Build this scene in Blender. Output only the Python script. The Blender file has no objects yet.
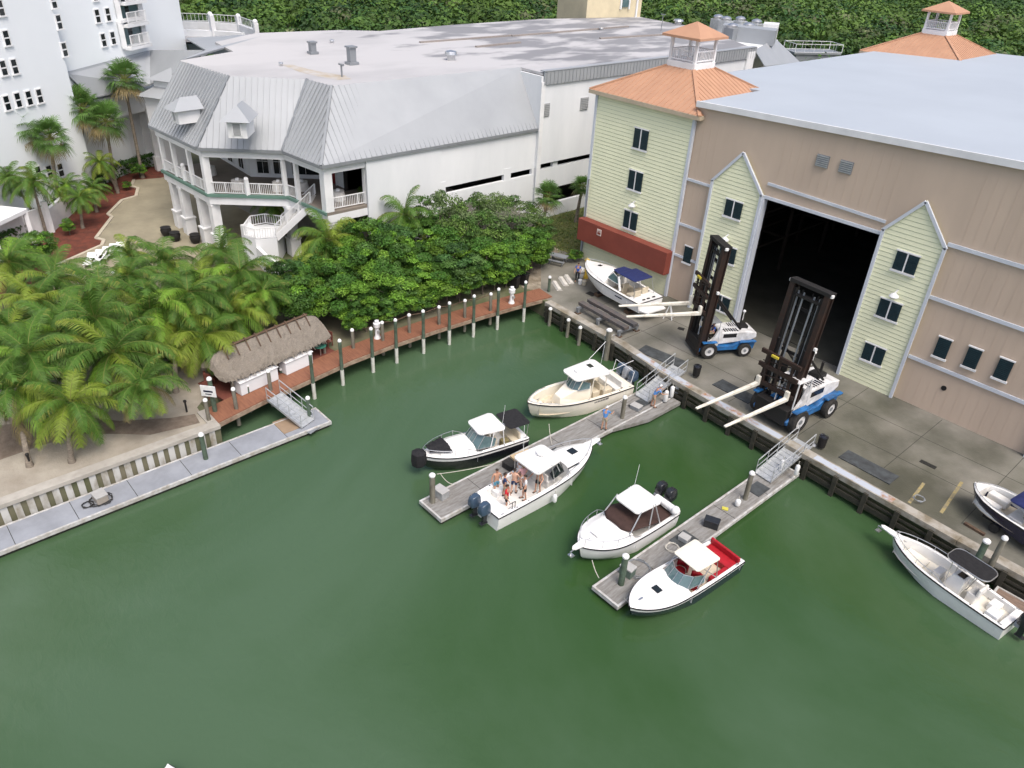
import bpy, bmesh, math, random
import numpy as np
from mathutils import Vector, Matrix
random.seed(7)
R = math.radians
scene = bpy.context.scene
col = scene.collection

# ------------------------------------------------------------------ camera, world, sun, exposure
CF, PITCH, ROLL, AZ, CAMH = 763.3, 0.557, 0.055, -0.817, 29.0
def _axes():
    cp, sp = math.cos(PITCH), math.sin(PITCH)
    fw = Vector((0, cp, -sp)); ri = Vector((1, 0, 0)); up = Vector((0, sp, cp))
    cr, sr = math.cos(ROLL), math.sin(ROLL)
    r = cr*ri + sr*up; u = -sr*ri + cr*up
    a = AZ
    m = Matrix(((math.cos(a), math.sin(a), 0), (-math.sin(a), math.cos(a), 0), (0, 0, 1)))
    return m @ fw, m @ r, m @ u
FW, RI, UP = _axes()
cam_d = bpy.data.cameras.new('camera')
cam_d.lens = CF/1024*36; cam_d.sensor_width = 36; cam_d.clip_start = 0.5; cam_d.clip_end = 9000
cam = bpy.data.objects.new('camera', cam_d); col.objects.link(cam)
cam.matrix_world = Matrix(((RI.x, UP.x, -FW.x, 0), (RI.y, UP.y, -FW.y, 0), (RI.z, UP.z, -FW.z, CAMH), (0, 0, 0, 1)))
scene.camera = cam

SUN_EL, SUN_AZ = 60.0, -14.0      # azimuth measured from +X towards +Y
world = bpy.data.worlds.new("World"); scene.world = world; world.use_nodes = True
wn = world.node_tree; wn.nodes.clear()
sky = wn.nodes.new('ShaderNodeTexSky'); sky.sky_type = 'NISHITA'; sky.sun_disc = False
sky.sun_elevation = R(SUN_EL); sky.sun_rotation = R(90 - SUN_AZ)
sky.air_density = 0.9; sky.dust_density = 5.5; sky.ozone_density = 1.2
bg = wn.nodes.new('ShaderNodeBackground'); bg.inputs['Strength'].default_value = 0.15
out = wn.nodes.new('ShaderNodeOutputWorld')
wn.links.new(sky.outputs[0], bg.inputs[0]); wn.links.new(bg.outputs[0], out.inputs[0])
sun_d = bpy.data.lights.new('sun', 'SUN'); sun_d.energy = 1.3; sun_d.angle = R(28); sun_d.color = (1.0, 0.96, 0.9)
sun = bpy.data.objects.new('sun', sun_d); col.objects.link(sun)
sd = Vector((math.cos(R(SUN_EL))*math.cos(R(SUN_AZ)), math.cos(R(SUN_EL))*math.sin(R(SUN_AZ)), math.sin(R(SUN_EL))))
sun.rotation_euler = (-sd).to_track_quat('-Z', 'Y').to_euler()
sun.location = (0, 0, 80)
scene.view_settings.view_transform = 'Standard'; scene.view_settings.look = 'None'
scene.view_settings.gamma = 1; scene.view_settings.exposure = 0.5
scene.view_settings.use_curve_mapping = False

# ------------------------------------------------------------------ surveying helpers: photograph pixel -> point in the place
def ray(x, y): return FW + RI*((x-512)/CF) - UP*((y-384)/CF)
def at(x, y, z=0.0):
    d = ray(x, y); t = (z-CAMH)/d.z; return Vector((d.x*t, d.y*t, z))
def onY(x, y, Y):
    d = ray(x, y); t = Y/d.y; return Vector((d.x*t, Y, CAMH+d.z*t))
def onX(x, y, X):
    d = ray(x, y); t = X/d.x; return Vector((X, d.y*t, CAMH+d.z*t))
def hat(x, y, p):
    d = ray(x, y); t = math.hypot(p[0], p[1])/math.hypot(d.x, d.y); return CAMH+d.z*t
def nearv(x, y, p):           # point of the pixel ray nearest the vertical line through p
    d = ray(x, y); t = (d.x*p[0]+d.y*p[1])/(d.x*d.x+d.y*d.y); return Vector((d.x*t, d.y*t, CAMH+d.z*t))

# ------------------------------------------------------------------ materials
MATS = {}
def mat(name, c, rough=0.6, metal=0.0, c2=None, scale=3.0, bump=0.0, bscale=None, spec=0.4, trans=0.0, stretch=(1, 1, 1),
        lo=0.35, hi=0.65, coords='Object', detail=6, alpha=1.0, emit=None, coat=0.0):
    if name in MATS: return MATS[name]
    m = bpy.data.materials.new(name); m.use_nodes = True; nt = m.node_tree; b = nt.nodes['Principled BSDF']
    b.inputs['Base Color'].default_value = (*c, 1); b.inputs['Roughness'].default_value = rough
    b.inputs['Metallic'].default_value = metal; b.inputs['Specular IOR Level'].default_value = spec
    b.inputs['Transmission Weight'].default_value = trans; b.inputs['Coat Weight'].default_value = coat
    if c2 is None: c2 = tuple(x*0.86 for x in c)
    tc = nt.nodes.new('ShaderNodeTexCoord'); mp = nt.nodes.new('ShaderNodeMapping'); mp.inputs['Scale'].default_value = stretch
    nt.links.new(tc.outputs[coords], mp.inputs[0])
    n = nt.nodes.new('ShaderNodeTexNoise'); n.inputs['Scale'].default_value = scale; n.inputs['Detail'].default_value = detail
    n.inputs['Roughness'].default_value = 0.6
    nt.links.new(mp.outputs[0], n.inputs['Vector'])
    cr = nt.nodes.new('ShaderNodeValToRGB'); cr.color_ramp.elements[0].position = lo; cr.color_ramp.elements[1].position = hi
    cr.color_ramp.elements[0].color = (*c2, 1); cr.color_ramp.elements[1].color = (*c, 1)
    nt.links.new(n.outputs['Fac'], cr.inputs[0]); nt.links.new(cr.outputs[0], b.inputs['Base Color'])
    if bump:
        n2 = nt.nodes.new('ShaderNodeTexNoise'); n2.inputs['Scale'].default_value = bscale or scale*4; n2.inputs['Detail'].default_value = 4
        nt.links.new(mp.outputs[0], n2.inputs['Vector'])
        bp = nt.nodes.new('ShaderNodeBump'); bp.inputs['Strength'].default_value = bump; bp.inputs['Distance'].default_value = 0.05
        nt.links.new(n2.outputs['Fac'], bp.inputs['Height']); nt.links.new(bp.outputs[0], b.inputs['Normal'])
    MATS[name] = m; return m

white_paint = mat('white_paint', (.80, .81, .82), .55, c2=(.68, .69, .70), scale=.6)
white_wall = mat('white_wall', (.74, .76, .78), .8, c2=(.62, .645, .67), scale=.25, stretch=(1, 1, .25), lo=.25, hi=.6)
hotel_wall = mat('hotel_wall', (.82, .86, .89), .8, c2=(.77, .81, .84), scale=.12, lo=.3, hi=.7)
gel_white = mat('gel_white', (.82, .82, .81), .25, c2=(.76, .76, .75), scale=2, coat=.3)
gel_cream = mat('gel_cream', (.80, .76, .66), .28, c2=(.74, .70, .60), scale=2, coat=.3)
gel_black = mat('gel_black', (.012, .013, .018), .2, scale=2, coat=.5)
gel_navy = mat('gel_navy', (.012, .014, .045), .2, scale=2, coat=.5)
canvas_black = mat('canvas_black', (.018, .018, .02), .85, c2=(.01, .01, .012), scale=6, bump=.3)
canvas_navy = mat('canvas_navy', (.015, .025, .11), .8, c2=(.01, .016, .08), scale=5, bump=.25)
canvas_brown = mat('canvas_brown', (.055, .03, .025), .85, c2=(.04, .022, .018), scale=4, bump=.25)
canvas_ivory = mat('canvas_ivory', (.76, .74, .64), .8, c2=(.68, .66, .56), scale=4, bump=.2)
vinyl_beige = mat('vinyl_beige', (.62, .55, .42), .6, scale=4)
vinyl_white = mat('vinyl_white', (.74, .73, .70), .55, scale=4)
vinyl_red = mat('vinyl_red', (.42, .015, .025), .5, c2=(.32, .01, .018), scale=4)
motor_black = mat('motor_black', (.02, .022, .026), .25, scale=6, coat=.4)
motor_blue = mat('motor_blue', (.045, .075, .12), .28, scale=6, coat=.4)
motor_grey = mat('motor_grey', (.28, .30, .33), .35, scale=6)
steel = mat('steel', (.62, .63, .64), .3, .85, scale=8)
alu = mat('aluminium', (.55, .57, .58), .45, .5, c2=(.42, .44, .45), scale=4)
black_rubber = mat('black_rubber', (.018, .018, .018), .85, c2=(.035, .033, .03), scale=7, bump=.3)
dark_glass = mat('dark_glass', (.012, .018, .02), .08, scale=2, spec=.6)
tint_glass = mat('tint_glass', (.10, .16, .17), .06, scale=2, spec=.7)
shutter_teal = mat('shutter_teal', (.012, .035, .045), .55, c2=(.01, .026, .034), scale=3)
dock_plank = mat('dock_plank', (.28, .28, .272), .85, c2=(.155, .145, .13), scale=1.4, stretch=(6, 1, 1), bump=.3, lo=.3, hi=.7)
dock_plank_x = mat('dock_plank_x', (.29, .31, .345), .85, c2=(.21, .225, .25), scale=.7, bump=.3, lo=.3, hi=.65)
dock_edge = mat('dock_edge', (.52, .53, .53), .8, c2=(.33, .31, .28), scale=2.5)
float_black = mat('float_black', (.02, .022, .02), .8, c2=(.035, .035, .025), scale=2)
red_deck = mat('red_deck', (.27, .12, .068), .8, c2=(.19, .08, .047), scale=1.2, stretch=(1, 7, 1), bump=.25, lo=.3, hi=.7)
pile_green = mat('pile_green', (.10, .15, .11), .85, c2=(.055, .075, .05), scale=2.5, bump=.3)
pile_wood = mat('pile_wood', (.24, .23, .19), .9, c2=(.11, .10, .075), scale=3, stretch=(1, 1, .3), bump=.4)
cap_white = mat('cap_white', (.80, .81, .81), .5, scale=4)
sleeve_white = mat('sleeve_white', (.62, .63, .60), .6, c2=(.45, .45, .38), scale=3)
thatch = mat('thatch', (.31, .275, .23), .95, c2=(.16, .14, .115), scale=9, stretch=(1, 6, 1), bump=.7, bscale=25, lo=.3, hi=.7)
wood_dark = mat('wood_dark', (.13, .085, .055), .85, c2=(.08, .05, .035), scale=3, stretch=(1, 1, .4))
wood_red = mat('wood_red', (.16, .05, .035), .8, scale=3)
mast_brown = mat('mast_brown', (.034, .017, .012), .6, c2=(.022, .015, .013), scale=2.5, bump=.15)
mast_black = mat('mast_black', (.014, .013, .013), .6, scale=3)
fork_cream = mat('fork_cream', (.72, .70, .62), .6, c2=(.44, .38, .30), scale=2, stretch=(1, 1, 1), lo=.25, hi=.5)
truck_white = mat('truck_white', (.78, .79, .81), .4, c2=(.50, .50, .50), scale=1.6, coat=.2)
truck_blue = mat('truck_blue', (.02, .17, .46), .4, c2=(.02, .08, .20), scale=1.6, coat=.2)
tan_wall = mat('tan_wall', (.60, .48, .375), .75, c2=(.52, .415, .325), scale=.35, stretch=(1, 1, .2), lo=.3, hi=.7)
trim_grey = mat('trim_grey', (.62, .66, .72), .6, c2=(.55, .59, .65), scale=.8)
siding_green = mat('siding_green', (.87, .88, .63), .7, c2=(.80, .815, .58), scale=.4, lo=.3, hi=.7)
siding_cream = mat('siding_cream', (.66, .58, .40), .7, scale=.5)
band_red = mat('band_red', (.24, .06, .04), .7, c2=(.20, .048, .033), scale=.6)
tile_orange = mat('tile_orange', (.47, .27, .17), .7, c2=(.41, .23, .145), scale=.8, lo=.3, hi=.7)
soffit = mat('soffit', (.50, .42, .31), .7, scale=1)
roof_blue = mat('roof_blue', (.41, .455, .50), .6, c2=(.375, .415, .46), scale=.09, lo=.35, hi=.65)
metal_roof = mat('metal_roof', (.37, .39, .41), .5, .2, c2=(.33, .35, .37), scale=.35, lo=.3, hi=.7)
metal_dark = mat('metal_dark', (.27, .29, .31), .5, .3, scale=.5)
green_trim = mat('green_trim', (.12, .22, .18), .6, scale=1)
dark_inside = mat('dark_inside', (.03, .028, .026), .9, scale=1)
porch_floor = mat('porch_floor', (.22, .19, .16), .8, scale=1)
red_door = mat('red_door', (.20, .012, .012), .5, scale=1)
foam = mat('rope', (.55, .53, .47), .9, scale=9)
yellow_paint = mat('yellow_paint', (.36, .29, .12), .8, c2=(.20, .18, .13), scale=4)
skin_tan = mat('skin_tan', (.48, .27, .18), .5, c2=(.44, .24, .16), scale=8)
skin_light = mat('skin_light', (.60, .37, .27), .5, scale=8)
hair_dark = mat('hair_dark', (.03, .02, .015), .7, scale=20)
hair_fair = mat('hair_fair', (.30, .20, .10), .7, scale=20)
def cloth(n, c): return mat('cloth_'+n, c, .9, scale=10)

# ------------------------------------------------------------------ mesh helpers
def empty(name, loc=(0, 0, 0), rz=0.0):
    o = bpy.data.objects.new(name, None); col.objects.link(o); o.location = loc; o.rotation_euler = (0, 0, rz); o.empty_display_size = .3
    return o
def tag(o, label=None, cat=None, group=None, kind=None):
    if label: o['label'] = label
    if cat: o['category'] = cat
    if group: o['group'] = group
    if kind: o['kind'] = kind
    return o
def thing(name, label, cat, loc=(0, 0, 0), rz=0.0, group=None):
    return tag(empty(name, loc, rz), label, cat, group)
def kids(o): return list(o.children)
def copy_tree(o, parent=None):
    c = o.copy(); col.objects.link(c)
    if parent is not None: c.parent = parent
    for ch in kids(o): copy_tree(ch, c)
    return c

class MB:
    def __init__(s): s.v = []; s.f = []; s.m = []; s.cm = 0
    def add(s, vs, fs):
        n = len(s.v); s.v += [tuple(v) for v in vs]
        for f in fs: s.f.append(tuple(i+n for i in f)); s.m.append(s.cm)
        return s
    def quad(s, *p): return s.add(p, [tuple(range(len(p)))])
    def box(s, cx, cy, cz, sx, sy, sz, rz=0.0, M=None):
        vs = []
        for dz in (-.5, .5):
            for dx, dy in ((-.5, -.5), (.5, -.5), (.5, .5), (-.5, .5)):
                x, y = dx*sx, dy*sy
                vs.append(Vector((cx+x*math.cos(rz)-y*math.sin(rz), cy+x*math.sin(rz)+y*math.cos(rz), cz+dz*sz)))
        if M is not None: vs = [M @ v for v in vs]
        return s.add(vs, [(3, 2, 1, 0), (4, 5, 6, 7), (0, 1, 5, 4), (1, 2, 6, 5), (2, 3, 7, 6), (3, 0, 4, 7)])
    def bx(s, x0, x1, y0, y1, z0, z1): return s.box((x0+x1)/2, (y0+y1)/2, (z0+z1)/2, abs(x1-x0), abs(y1-y0), abs(z1-z0))
    def beam(s, p, q, w, h=None, up=(0, 0, 1)):
        p, q = Vector(p), Vector(q); h = h or w; d = (q-p); L = d.length
        if L < 1e-6: return s
        d /= L; u = Vector(up)
        if abs(d.dot(u)) > .98: u = Vector((1, 0, 0))
        a = d.cross(u).normalized(); b = a.cross(d)
        vs = [e + a*(i*w/2) + b*(j*h/2) for e in (p, q) for i, j in ((-1, -1), (1, -1), (1, 1), (-1, 1))]
        return s.add(vs, [(0, 1, 2, 3), (7, 6, 5, 4), (0, 4, 5, 1), (1, 5, 6, 2), (2, 6, 7, 3), (3, 7, 4, 0)])
    def tube(s, pts, r, n=8, r1=None, cap=True):
        pts = [Vector(p) for p in pts]; N = len(pts); vs = []; prev = None
        for i, p in enumerate(pts):
            d = (pts[min(i+1, N-1)]-pts[max(i-1, 0)]).normalized()
            if prev is None:
                u = Vector((0, 0, 1)) if abs(d.z) < .9 else Vector((1, 0, 0)); a = d.cross(u).normalized()
            else: a = (prev - d*prev.dot(d)).normalized()
            prev = a; b = d.cross(a)
            rr = r if r1 is None else r+(r1-r)*i/(N-1)
            for k in range(n):
                t = 2*math.pi*k/n; vs.append(p + a*(math.cos(t)*rr) + b*(math.sin(t)*rr))
        fs = [(i*n+k, i*n+(k+1) % n, (i+1)*n+(k+1) % n, (i+1)*n+k) for i in range(N-1) for k in range(n)]
        if cap: fs += [tuple(range(n-1, -1, -1)), tuple(range((N-1)*n, N*n))]
        return s.add(vs, fs)
    def cyl(s, p, q, r, r1=None, n=12): return s.tube([p, q], r, n, r1)
    def prism(s, poly, z0, z1):
        n = len(poly)
        return s.add([(x, y, z0) for x, y in poly]+[(x, y, z1) for x, y in poly],
                     [tuple(range(n-1, -1, -1)), tuple(range(n, 2*n))]+[(i, (i+1) % n, n+(i+1) % n, n+i) for i in range(n)])
    def prismY(s, poly, y0, y1):     # polygon in XZ extruded along Y
        n = len(poly)
        return s.add([(x, y0, z) for x, z in poly]+[(x, y1, z) for x, z in poly],
                     [tuple(range(n)), tuple(range(2*n-1, n-1, -1))]+[((i+1) % n, i, n+i, n+(i+1) % n) for i in range(n)])
    def lathe(s, prof, c=(0, 0, 0), n=14):
        vs = [(c[0]+r*math.cos(2*math.pi*k/n), c[1]+r*math.sin(2*math.pi*k/n), c[2]+z) for r, z in prof for k in range(n)]
        N = len(prof)
        fs = [(i*n+k, i*n+(k+1) % n, (i+1)*n+(k+1) % n, (i+1)*n+k) for i in range(N-1) for k in range(n)]
        fs += [tuple(range(n-1, -1, -1)), tuple(range((N-1)*n, N*n))]
        return s.add(vs, fs)
    def ball(s, c, r, n=10, sz=1.0):
        prof = [(r*math.sin(math.pi*i/6)+.0005, -r*sz*math.cos(math.pi*i/6)) for i in range(7)]
        return s.lathe(prof, c, n)
    def build(s, name, m, parent=None, smooth=False, bevel=0.0, angle=40, seg=2, label=None):
        me = bpy.data.meshes.new(name); me.from_pydata(s.v, [], s.f)
        ms = m if isinstance(m, (list, tuple)) else [m]
        for x in ms: me.materials.append(x)
        if len(ms) > 1: me.polygons.foreach_set('material_index', s.m)
        if smooth:
            me.polygons.foreach_set('use_smooth', [True]*len(me.polygons)); me.set_sharp_from_angle(angle=R(angle))
        me.update()
        o = bpy.data.objects.new(name, me); col.objects.link(o)
        if parent is not None: o.parent = parent
        if bevel:
            b = o.modifiers.new('bevel', 'BEVEL'); b.width = bevel; b.segments = seg; b.limit_method = 'ANGLE'; b.angle_limit = R(35); b.harden_normals = False
        if label: o['label'] = label
        return o
    def build_each(s, name, m, parent=None, **k):
        """one object for every separate piece of this mesh"""
        par = list(range(len(s.v)))
        def find(i):
            while par[i] != i: par[i] = par[par[i]]; i = par[i]
            return i
        for f in s.f:
            a = find(f[0])
            for i in f[1:]: par[find(i)] = a
        grp = {}
        for f in s.f: grp.setdefault(find(f[0]), []).append(f)
        out = []
        for fs in grp.values():
            ids = sorted({i for f in fs for i in f}); mp = {i: n for n, i in enumerate(ids)}; b = MB(); b.add([s.v[i] for i in ids], [tuple(mp[i] for i in f) for f in fs])
            out.append(b.build(name, m, parent, **k))
        return out
def recalc(o):
    bm = bmesh.new(); bm.from_mesh(o.data); bmesh.ops.recalc_face_normals(bm, faces=bm.faces[:]); bm.to_mesh(o.data); bm.free(); return o
# ------------------------------------------------------------------ the setting: water and land
def water_mat():
    m = bpy.data.materials.new('water'); m.use_nodes = True; nt = m.node_tree; b = nt.nodes['Principled BSDF']
    tc = nt.nodes.new('ShaderNodeTexCoord')
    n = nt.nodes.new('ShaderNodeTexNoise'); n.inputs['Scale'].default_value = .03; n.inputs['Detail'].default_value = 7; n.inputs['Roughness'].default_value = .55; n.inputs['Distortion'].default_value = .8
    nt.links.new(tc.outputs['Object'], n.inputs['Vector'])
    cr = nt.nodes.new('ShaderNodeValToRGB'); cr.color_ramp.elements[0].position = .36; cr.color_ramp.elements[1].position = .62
    cr.color_ramp.elements[0].color = (.025, .066, .015, 1); cr.color_ramp.elements[1].color = (.064, .112, .062, 1)  # murky green patches; the paler end also paints in sky sheen
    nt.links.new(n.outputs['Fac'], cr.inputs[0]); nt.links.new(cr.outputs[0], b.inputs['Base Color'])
    # wind-ruffled patches are rougher than the calm lanes between them
    n3 = nt.nodes.new('ShaderNodeTexNoise'); n3.inputs['Scale'].default_value = .035; n3.inputs['Detail'].default_value = 3
    nt.links.new(tc.outputs['Object'], n3.inputs['Vector'])
    rr = nt.nodes.new('ShaderNodeMapRange'); rr.inputs['From Min'].default_value = .35; rr.inputs['From Max'].default_value = .65
    rr.inputs['To Min'].default_value = .05; rr.inputs['To Max'].default_value = .16
    nt.links.new(n3.outputs['Fac'], rr.inputs[0]); nt.links.new(rr.outputs[0], b.inputs['Roughness'])
    b.inputs['IOR'].default_value = 1.33; b.inputs['Specular IOR Level'].default_value = .5
    mp = nt.nodes.new('ShaderNodeMapping'); mp.inputs['Scale'].default_value = (1, 1.7, 1); mp.inputs['Rotation'].default_value = (0, 0, .5)
    nt.links.new(tc.outputs['Object'], mp.inputs[0])
    a = nt.nodes.new('ShaderNodeTexNoise'); a.inputs['Scale'].default_value = 1.6; a.inputs['Detail'].default_value = 7; a.inputs['Distortion'].default_value = .6
    nt.links.new(mp.outputs[0], a.inputs['Vector'])
    st = nt.nodes.new('ShaderNodeMapRange'); st.inputs['From Min'].default_value = .35; st.inputs['From Max'].default_value = .7
    st.inputs['To Min'].default_value = .15; st.inputs['To Max'].default_value = .75
    nt.links.new(n3.outputs['Fac'], st.inputs[0])
    bp = nt.nodes.new('ShaderNodeBump'); bp.inputs['Distance'].default_value = .05
    nt.links.new(st.outputs[0], bp.inputs['Strength'])
    nt.links.new(a.outputs['Fac'], bp.inputs['Height']); nt.links.new(bp.outputs[0], b.inputs['Normal'])
    return m
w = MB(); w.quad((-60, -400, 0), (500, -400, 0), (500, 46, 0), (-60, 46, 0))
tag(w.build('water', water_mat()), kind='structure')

sandy = mat('land_soil', (.19, .17, .12), .95, c2=(.07, .09, .035), scale=.18, bump=.3)
G = 1.45
land = MB()
shore = [(-39.55, -60), (-39.55, 12.9), (-42.6, 12.95), (-43.1, 18), (-43.4, 26), (-43.3, 34), (-42.7, 41.2), (-40.0, 41.0), (-31.3, 40.6), (-27.0, 39.9), (-22.3, 39.6), (-12.9, 39.2), (-5.9, 38.9), (-2.6, 38.9), (60, 38.3)]
big = [(4000, 38.3), (4000, 5000), (-5000, 5000), (-5000, -4000), (-39.55, -4000)]
poly = shore+big
n = len(poly)
bm = bmesh.new()
vt = [bm.verts.new((x, y, G)) for x, y in poly]; vb = [bm.verts.new((x, y, -1.5)) for x, y in poly]
top = bm.faces.new(vt)
for i in range(n):
    j = (i+1) % n; bm.faces.new((vt[j], vt[i], vb[i], vb[j]))
bmesh.ops.triangulate(bm, faces=[top]); bmesh.ops.recalc_face_normals(bm, faces=bm.faces[:])
me = bpy.data.meshes.new('ground'); bm.to_mesh(me); bm.free(); me.materials.append(sandy)
ground = bpy.data.objects.new('ground', me); col.objects.link(ground); tag(ground, kind='structure')

def sheet(name, pts, m, z=G+.004, kind='structure'):
    b = MB(); b.add([(p[0], p[1], z) for p in pts], [tuple(range(len(pts)))])
    o = recalc(b.build(name, m))
    if o.data.polygons[0].normal.z < 0:
        o.data.flip_normals()
    tag(o, kind=kind); return o

# wet concrete apron in front of the boat barn
def concrete_mat():
    m = mat('concrete', (.235, .228, .205), .8, c2=(.095, .096, .075), scale=.11, bump=.25, bscale=9, lo=.36, hi=.60, detail=9)
    nt = m.node_tree; b = nt.nodes['Principled BSDF']
    n = nt.nodes.new('ShaderNodeTexNoise'); n.inputs['Scale'].default_value = .12; n.inputs['Detail'].default_value = 6
    tc = nt.nodes.new('ShaderNodeTexCoord'); nt.links.new(tc.outputs['Object'], n.inputs['Vector'])
    r = nt.nodes.new('ShaderNodeMapRange'); r.inputs['From Min'].default_value = .4; r.inputs['From Max'].default_value = .6
    r.inputs['To Min'].default_value = .35; r.inputs['To Max'].default_value = .9
    nt.links.new(n.outputs['Fac'], r.inputs[0]); nt.links.new(r.outputs[0], b.inputs['Roughness'])
    # fine streaks of washed-down dirt running to the edge of the quay, over the first colour
    mp = nt.nodes.new('ShaderNodeMapping'); mp.inputs['Scale'].default_value = (.5, .35, 1); nt.links.new(tc.outputs['Object'], mp.inputs[0])
    s = nt.nodes.new('ShaderNodeTexNoise'); s.inputs['Scale'].default_value = .8; s.inputs['Detail'].default_value = 8; nt.links.new(mp.outputs[0], s.inputs['Vector'])
    cr = nt.nodes.new('ShaderNodeValToRGB'); cr.color_ramp.elements[0].position = .35; cr.color_ramp.elements[1].position = .7
    cr.color_ramp.elements[0].color = (.72, .72, .68, 1); cr.color_ramp.elements[1].color = (1.25, 1.22, 1.2, 1)
    nt.links.new(s.outputs['Fac'], cr.inputs[0])
    mx = nt.nodes.new('ShaderNodeMix'); mx.data_type = 'RGBA'; mx.blend_type = 'MULTIPLY'; mx.inputs[0].default_value = 1
    old = b.inputs['Base Color'].links[0].from_socket
    nt.links.new(old, mx.inputs[6]); nt.links.new(cr.outputs[0], mx.inputs[7]); nt.links.new(mx.outputs[2], b.inputs['Base Color'])
    return m
conc = concrete_mat()
sheet('concrete_apron', [(-40.0, 41.3), (-31.3, 40.9), (-27.0, 40.2), (-22.3, 39.9), (-12.9, 39.5), (-5.9, 39.2), (40, 38.7), (40, 90), (-45, 90), (-45, 50.2), (-47.5, 50.1), (-46, 46), (-42.7, 42)], conc)
jn = MB()
for k in range(9):
    x = -37+5.1*k; jn.bx(x, x+.035, 41.2 if x < -30 else 40.4, 50.2, G+.0045, G+.008)
for y in (43.6, 47.0): jn.bx(-38, 20, y, y+.035, G+.0047, G+.0085)
tag(jn.build('pavement_joints', mat('joint', (.05, .05, .042), .9)), kind='structure')
# quay cap: a raised concrete kerb with painted and rusted steel plates
quay = MB()
qp = [(-39.9, 41.0), (-31.3, 40.55), (-27.0, 39.85), (-22.3, 39.55), (-12.9, 39.15), (-5.9, 38.85), (40, 38.35)]
for (x0, y0), (x1, y1) in zip(qp, qp[1:]):
    a, b_ = Vector((x0, y0, G+.03)), Vector((x1, y1, G+.03)); quay.beam(a, b_, .70, .38)
quay_m = mat('quay_cap', (.36, .34, .30), .85, c2=(.20, .17, .12), scale=1.1, lo=.35, hi=.6, bump=.4)
tag(quay.build('quay_kerb', quay_m, bevel=.03), kind='structure')
ff = MB()
for (x0, y0), (x1, y1) in zip(qp, qp[1:]):
    ff.beam((x0, y0-.32, .55), (x1, y1-.32, .55), .12, .28); ff.beam((x0, y0-.30, .95), (x1, y1-.30, .95), .10, .14)
k = 0
x = -39.5
while x < 10:
    y = np.interp(x, [p[0] for p in qp], [p[1] for p in qp])
    ff.box(x, y-.4, .45, .26, .2, 2.0); x += 1.9
tag(ff.build('quay_wall_timbers', mat('quay_timber', (.055, .05, .038), .9, c2=(.025, .025, .018), scale=2)), kind='structure')

def yq(x): return float(np.interp(x, [p[0] for p in qp], [p[1] for p in qp]))
# plate strips on the cap
plate_m = mat('painted_plate', (.42, .46, .52), .6, c2=(.33, .17, .08), scale=.9, lo=.38, hi=.5)
for i, (x0, x1) in enumerate(((-29.5, -24.2), (-23.2, -17.0), (-14.6, -9.6))):
    b = MB(); b.beam((x0, yq(x0)-.02, G+.2), (x1, yq(x1)-.02, G+.2), .5, .05)
    tag(b.build('steel_edge_plate', plate_m, bevel=.01), ('pale rust-stained steel plate on the quay edge beside the left forklift', 'pale rust-stained steel plate on the quay edge below the long forks', 'pale rust-stained steel plate on the quay edge right of the second gangway')[i], 'edge plate', 'rust-stained steel plates along the quay')
mat_m = mat('rubber_mat', (.07, .08, .085), .8, c2=(.035, .038, .04), scale=2)
for i, (px0, px1, w_) in enumerate((((640, 349), (681, 366), 1.3), ((716, 383), (752, 402), 1.2), ((842, 455), (893, 482), 1.2))):
    a, b_ = at(*px0, G), at(*px1, G); b = MB(); b.beam((a.x, a.y+.15, G+.04), (b_.x, b_.y+.15, G+.04), w_, .05)
    tag(b.build('rubber_ramp_mat', mat_m, bevel=.01), ('long dark rubber mat by the quay edge near the left forklift', 'dark rubber mat beneath the forks of the large forklift', 'dark rubber mat by the quay edge right of the second gangway')[i], 'mat', 'dark mats along the quay')

# yellow bay lines and drain
yl = MB()
for p0, p1 in (((909, 503), (924, 483)), ((941, 513), (962, 482))):
    a, b_ = at(*p0, G), at(*p1, G); d = (b_-a).normalized(); nn = Vector((-d.y, d.x, 0))*.09
    yl.quad(*[Vector((p.x, p.y, G+.009)) for p in (a-nn, b_-nn, b_+nn, a+nn)])
tag(recalc(yl.build('yellow_road_marking', yellow_paint)), kind='structure')
d0 = at(928, 464.5, G); b = MB(); b.box(d0.x, d0.y, G+.012, .95, .35, .02)
for q in range(5): b.box(d0.x-.38+q*.19, d0.y, G+.026, .05, .33, .012)
tag(b.build('drain_grate', mat('grate', (.02, .02, .018), .8)), 'small black drain grate set in the concrete apron', 'drain')

# lawn, mulch, plaza, beach
sheet('lawn', [(-44.9, 50.0), (-45, 62), (-45.1, 90), (-56, 90), (-55.6, 50), (-52, 46), (-47.5, 47)], mat('lawn', (.085, .12, .03), .95, c2=(.13, .125, .05), scale=.7, bump=.8, bscale=14), G+.003)
sheet('gravel_yard', [(-42.0, 42.2), (-46, 46), (-47.5, 50.0), (-50.5, 50.5), (-51.5, 46.5), (-47, 42.5), (-43.1, 41.3)], mat('gravel', (.34, .30, .24), .95, c2=(.17, .14, .10), scale=1.6, bump=.8, bscale=12), G+.0055)
plaza = [at(x, y, G) for x, y in ((20, 300), (50, 268), (102, 245), (104, 240), (96, 238), (112, 217), (108, 214), (122, 200), (136, 196), (138, 188), (131, 186), (134, 180), (160, 178), (185, 172), (260, 175), (262, 250), (190, 300), (100, 330))]
plaza_m = mat('plaza_paving', (.31, .28, .20), .85, c2=(.24, .215, .155), scale=.5, bump=.3, bscale=14, lo=.35, hi=.65)
sheet('plaza', [(p.x, p.y) for p in plaza], plaza_m, G+.006)
mulch = [at(x, y, G) for x, y in ((-30, 300), (0, 232), (30, 232), (80, 195), (110, 160), (170, 160), (165, 180), (134, 180), (131, 186), (138, 188), (136, 196), (122, 200), (108, 214), (112, 217), (96, 238), (104, 240), (102, 245), (50, 268), (20, 300))]
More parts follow.
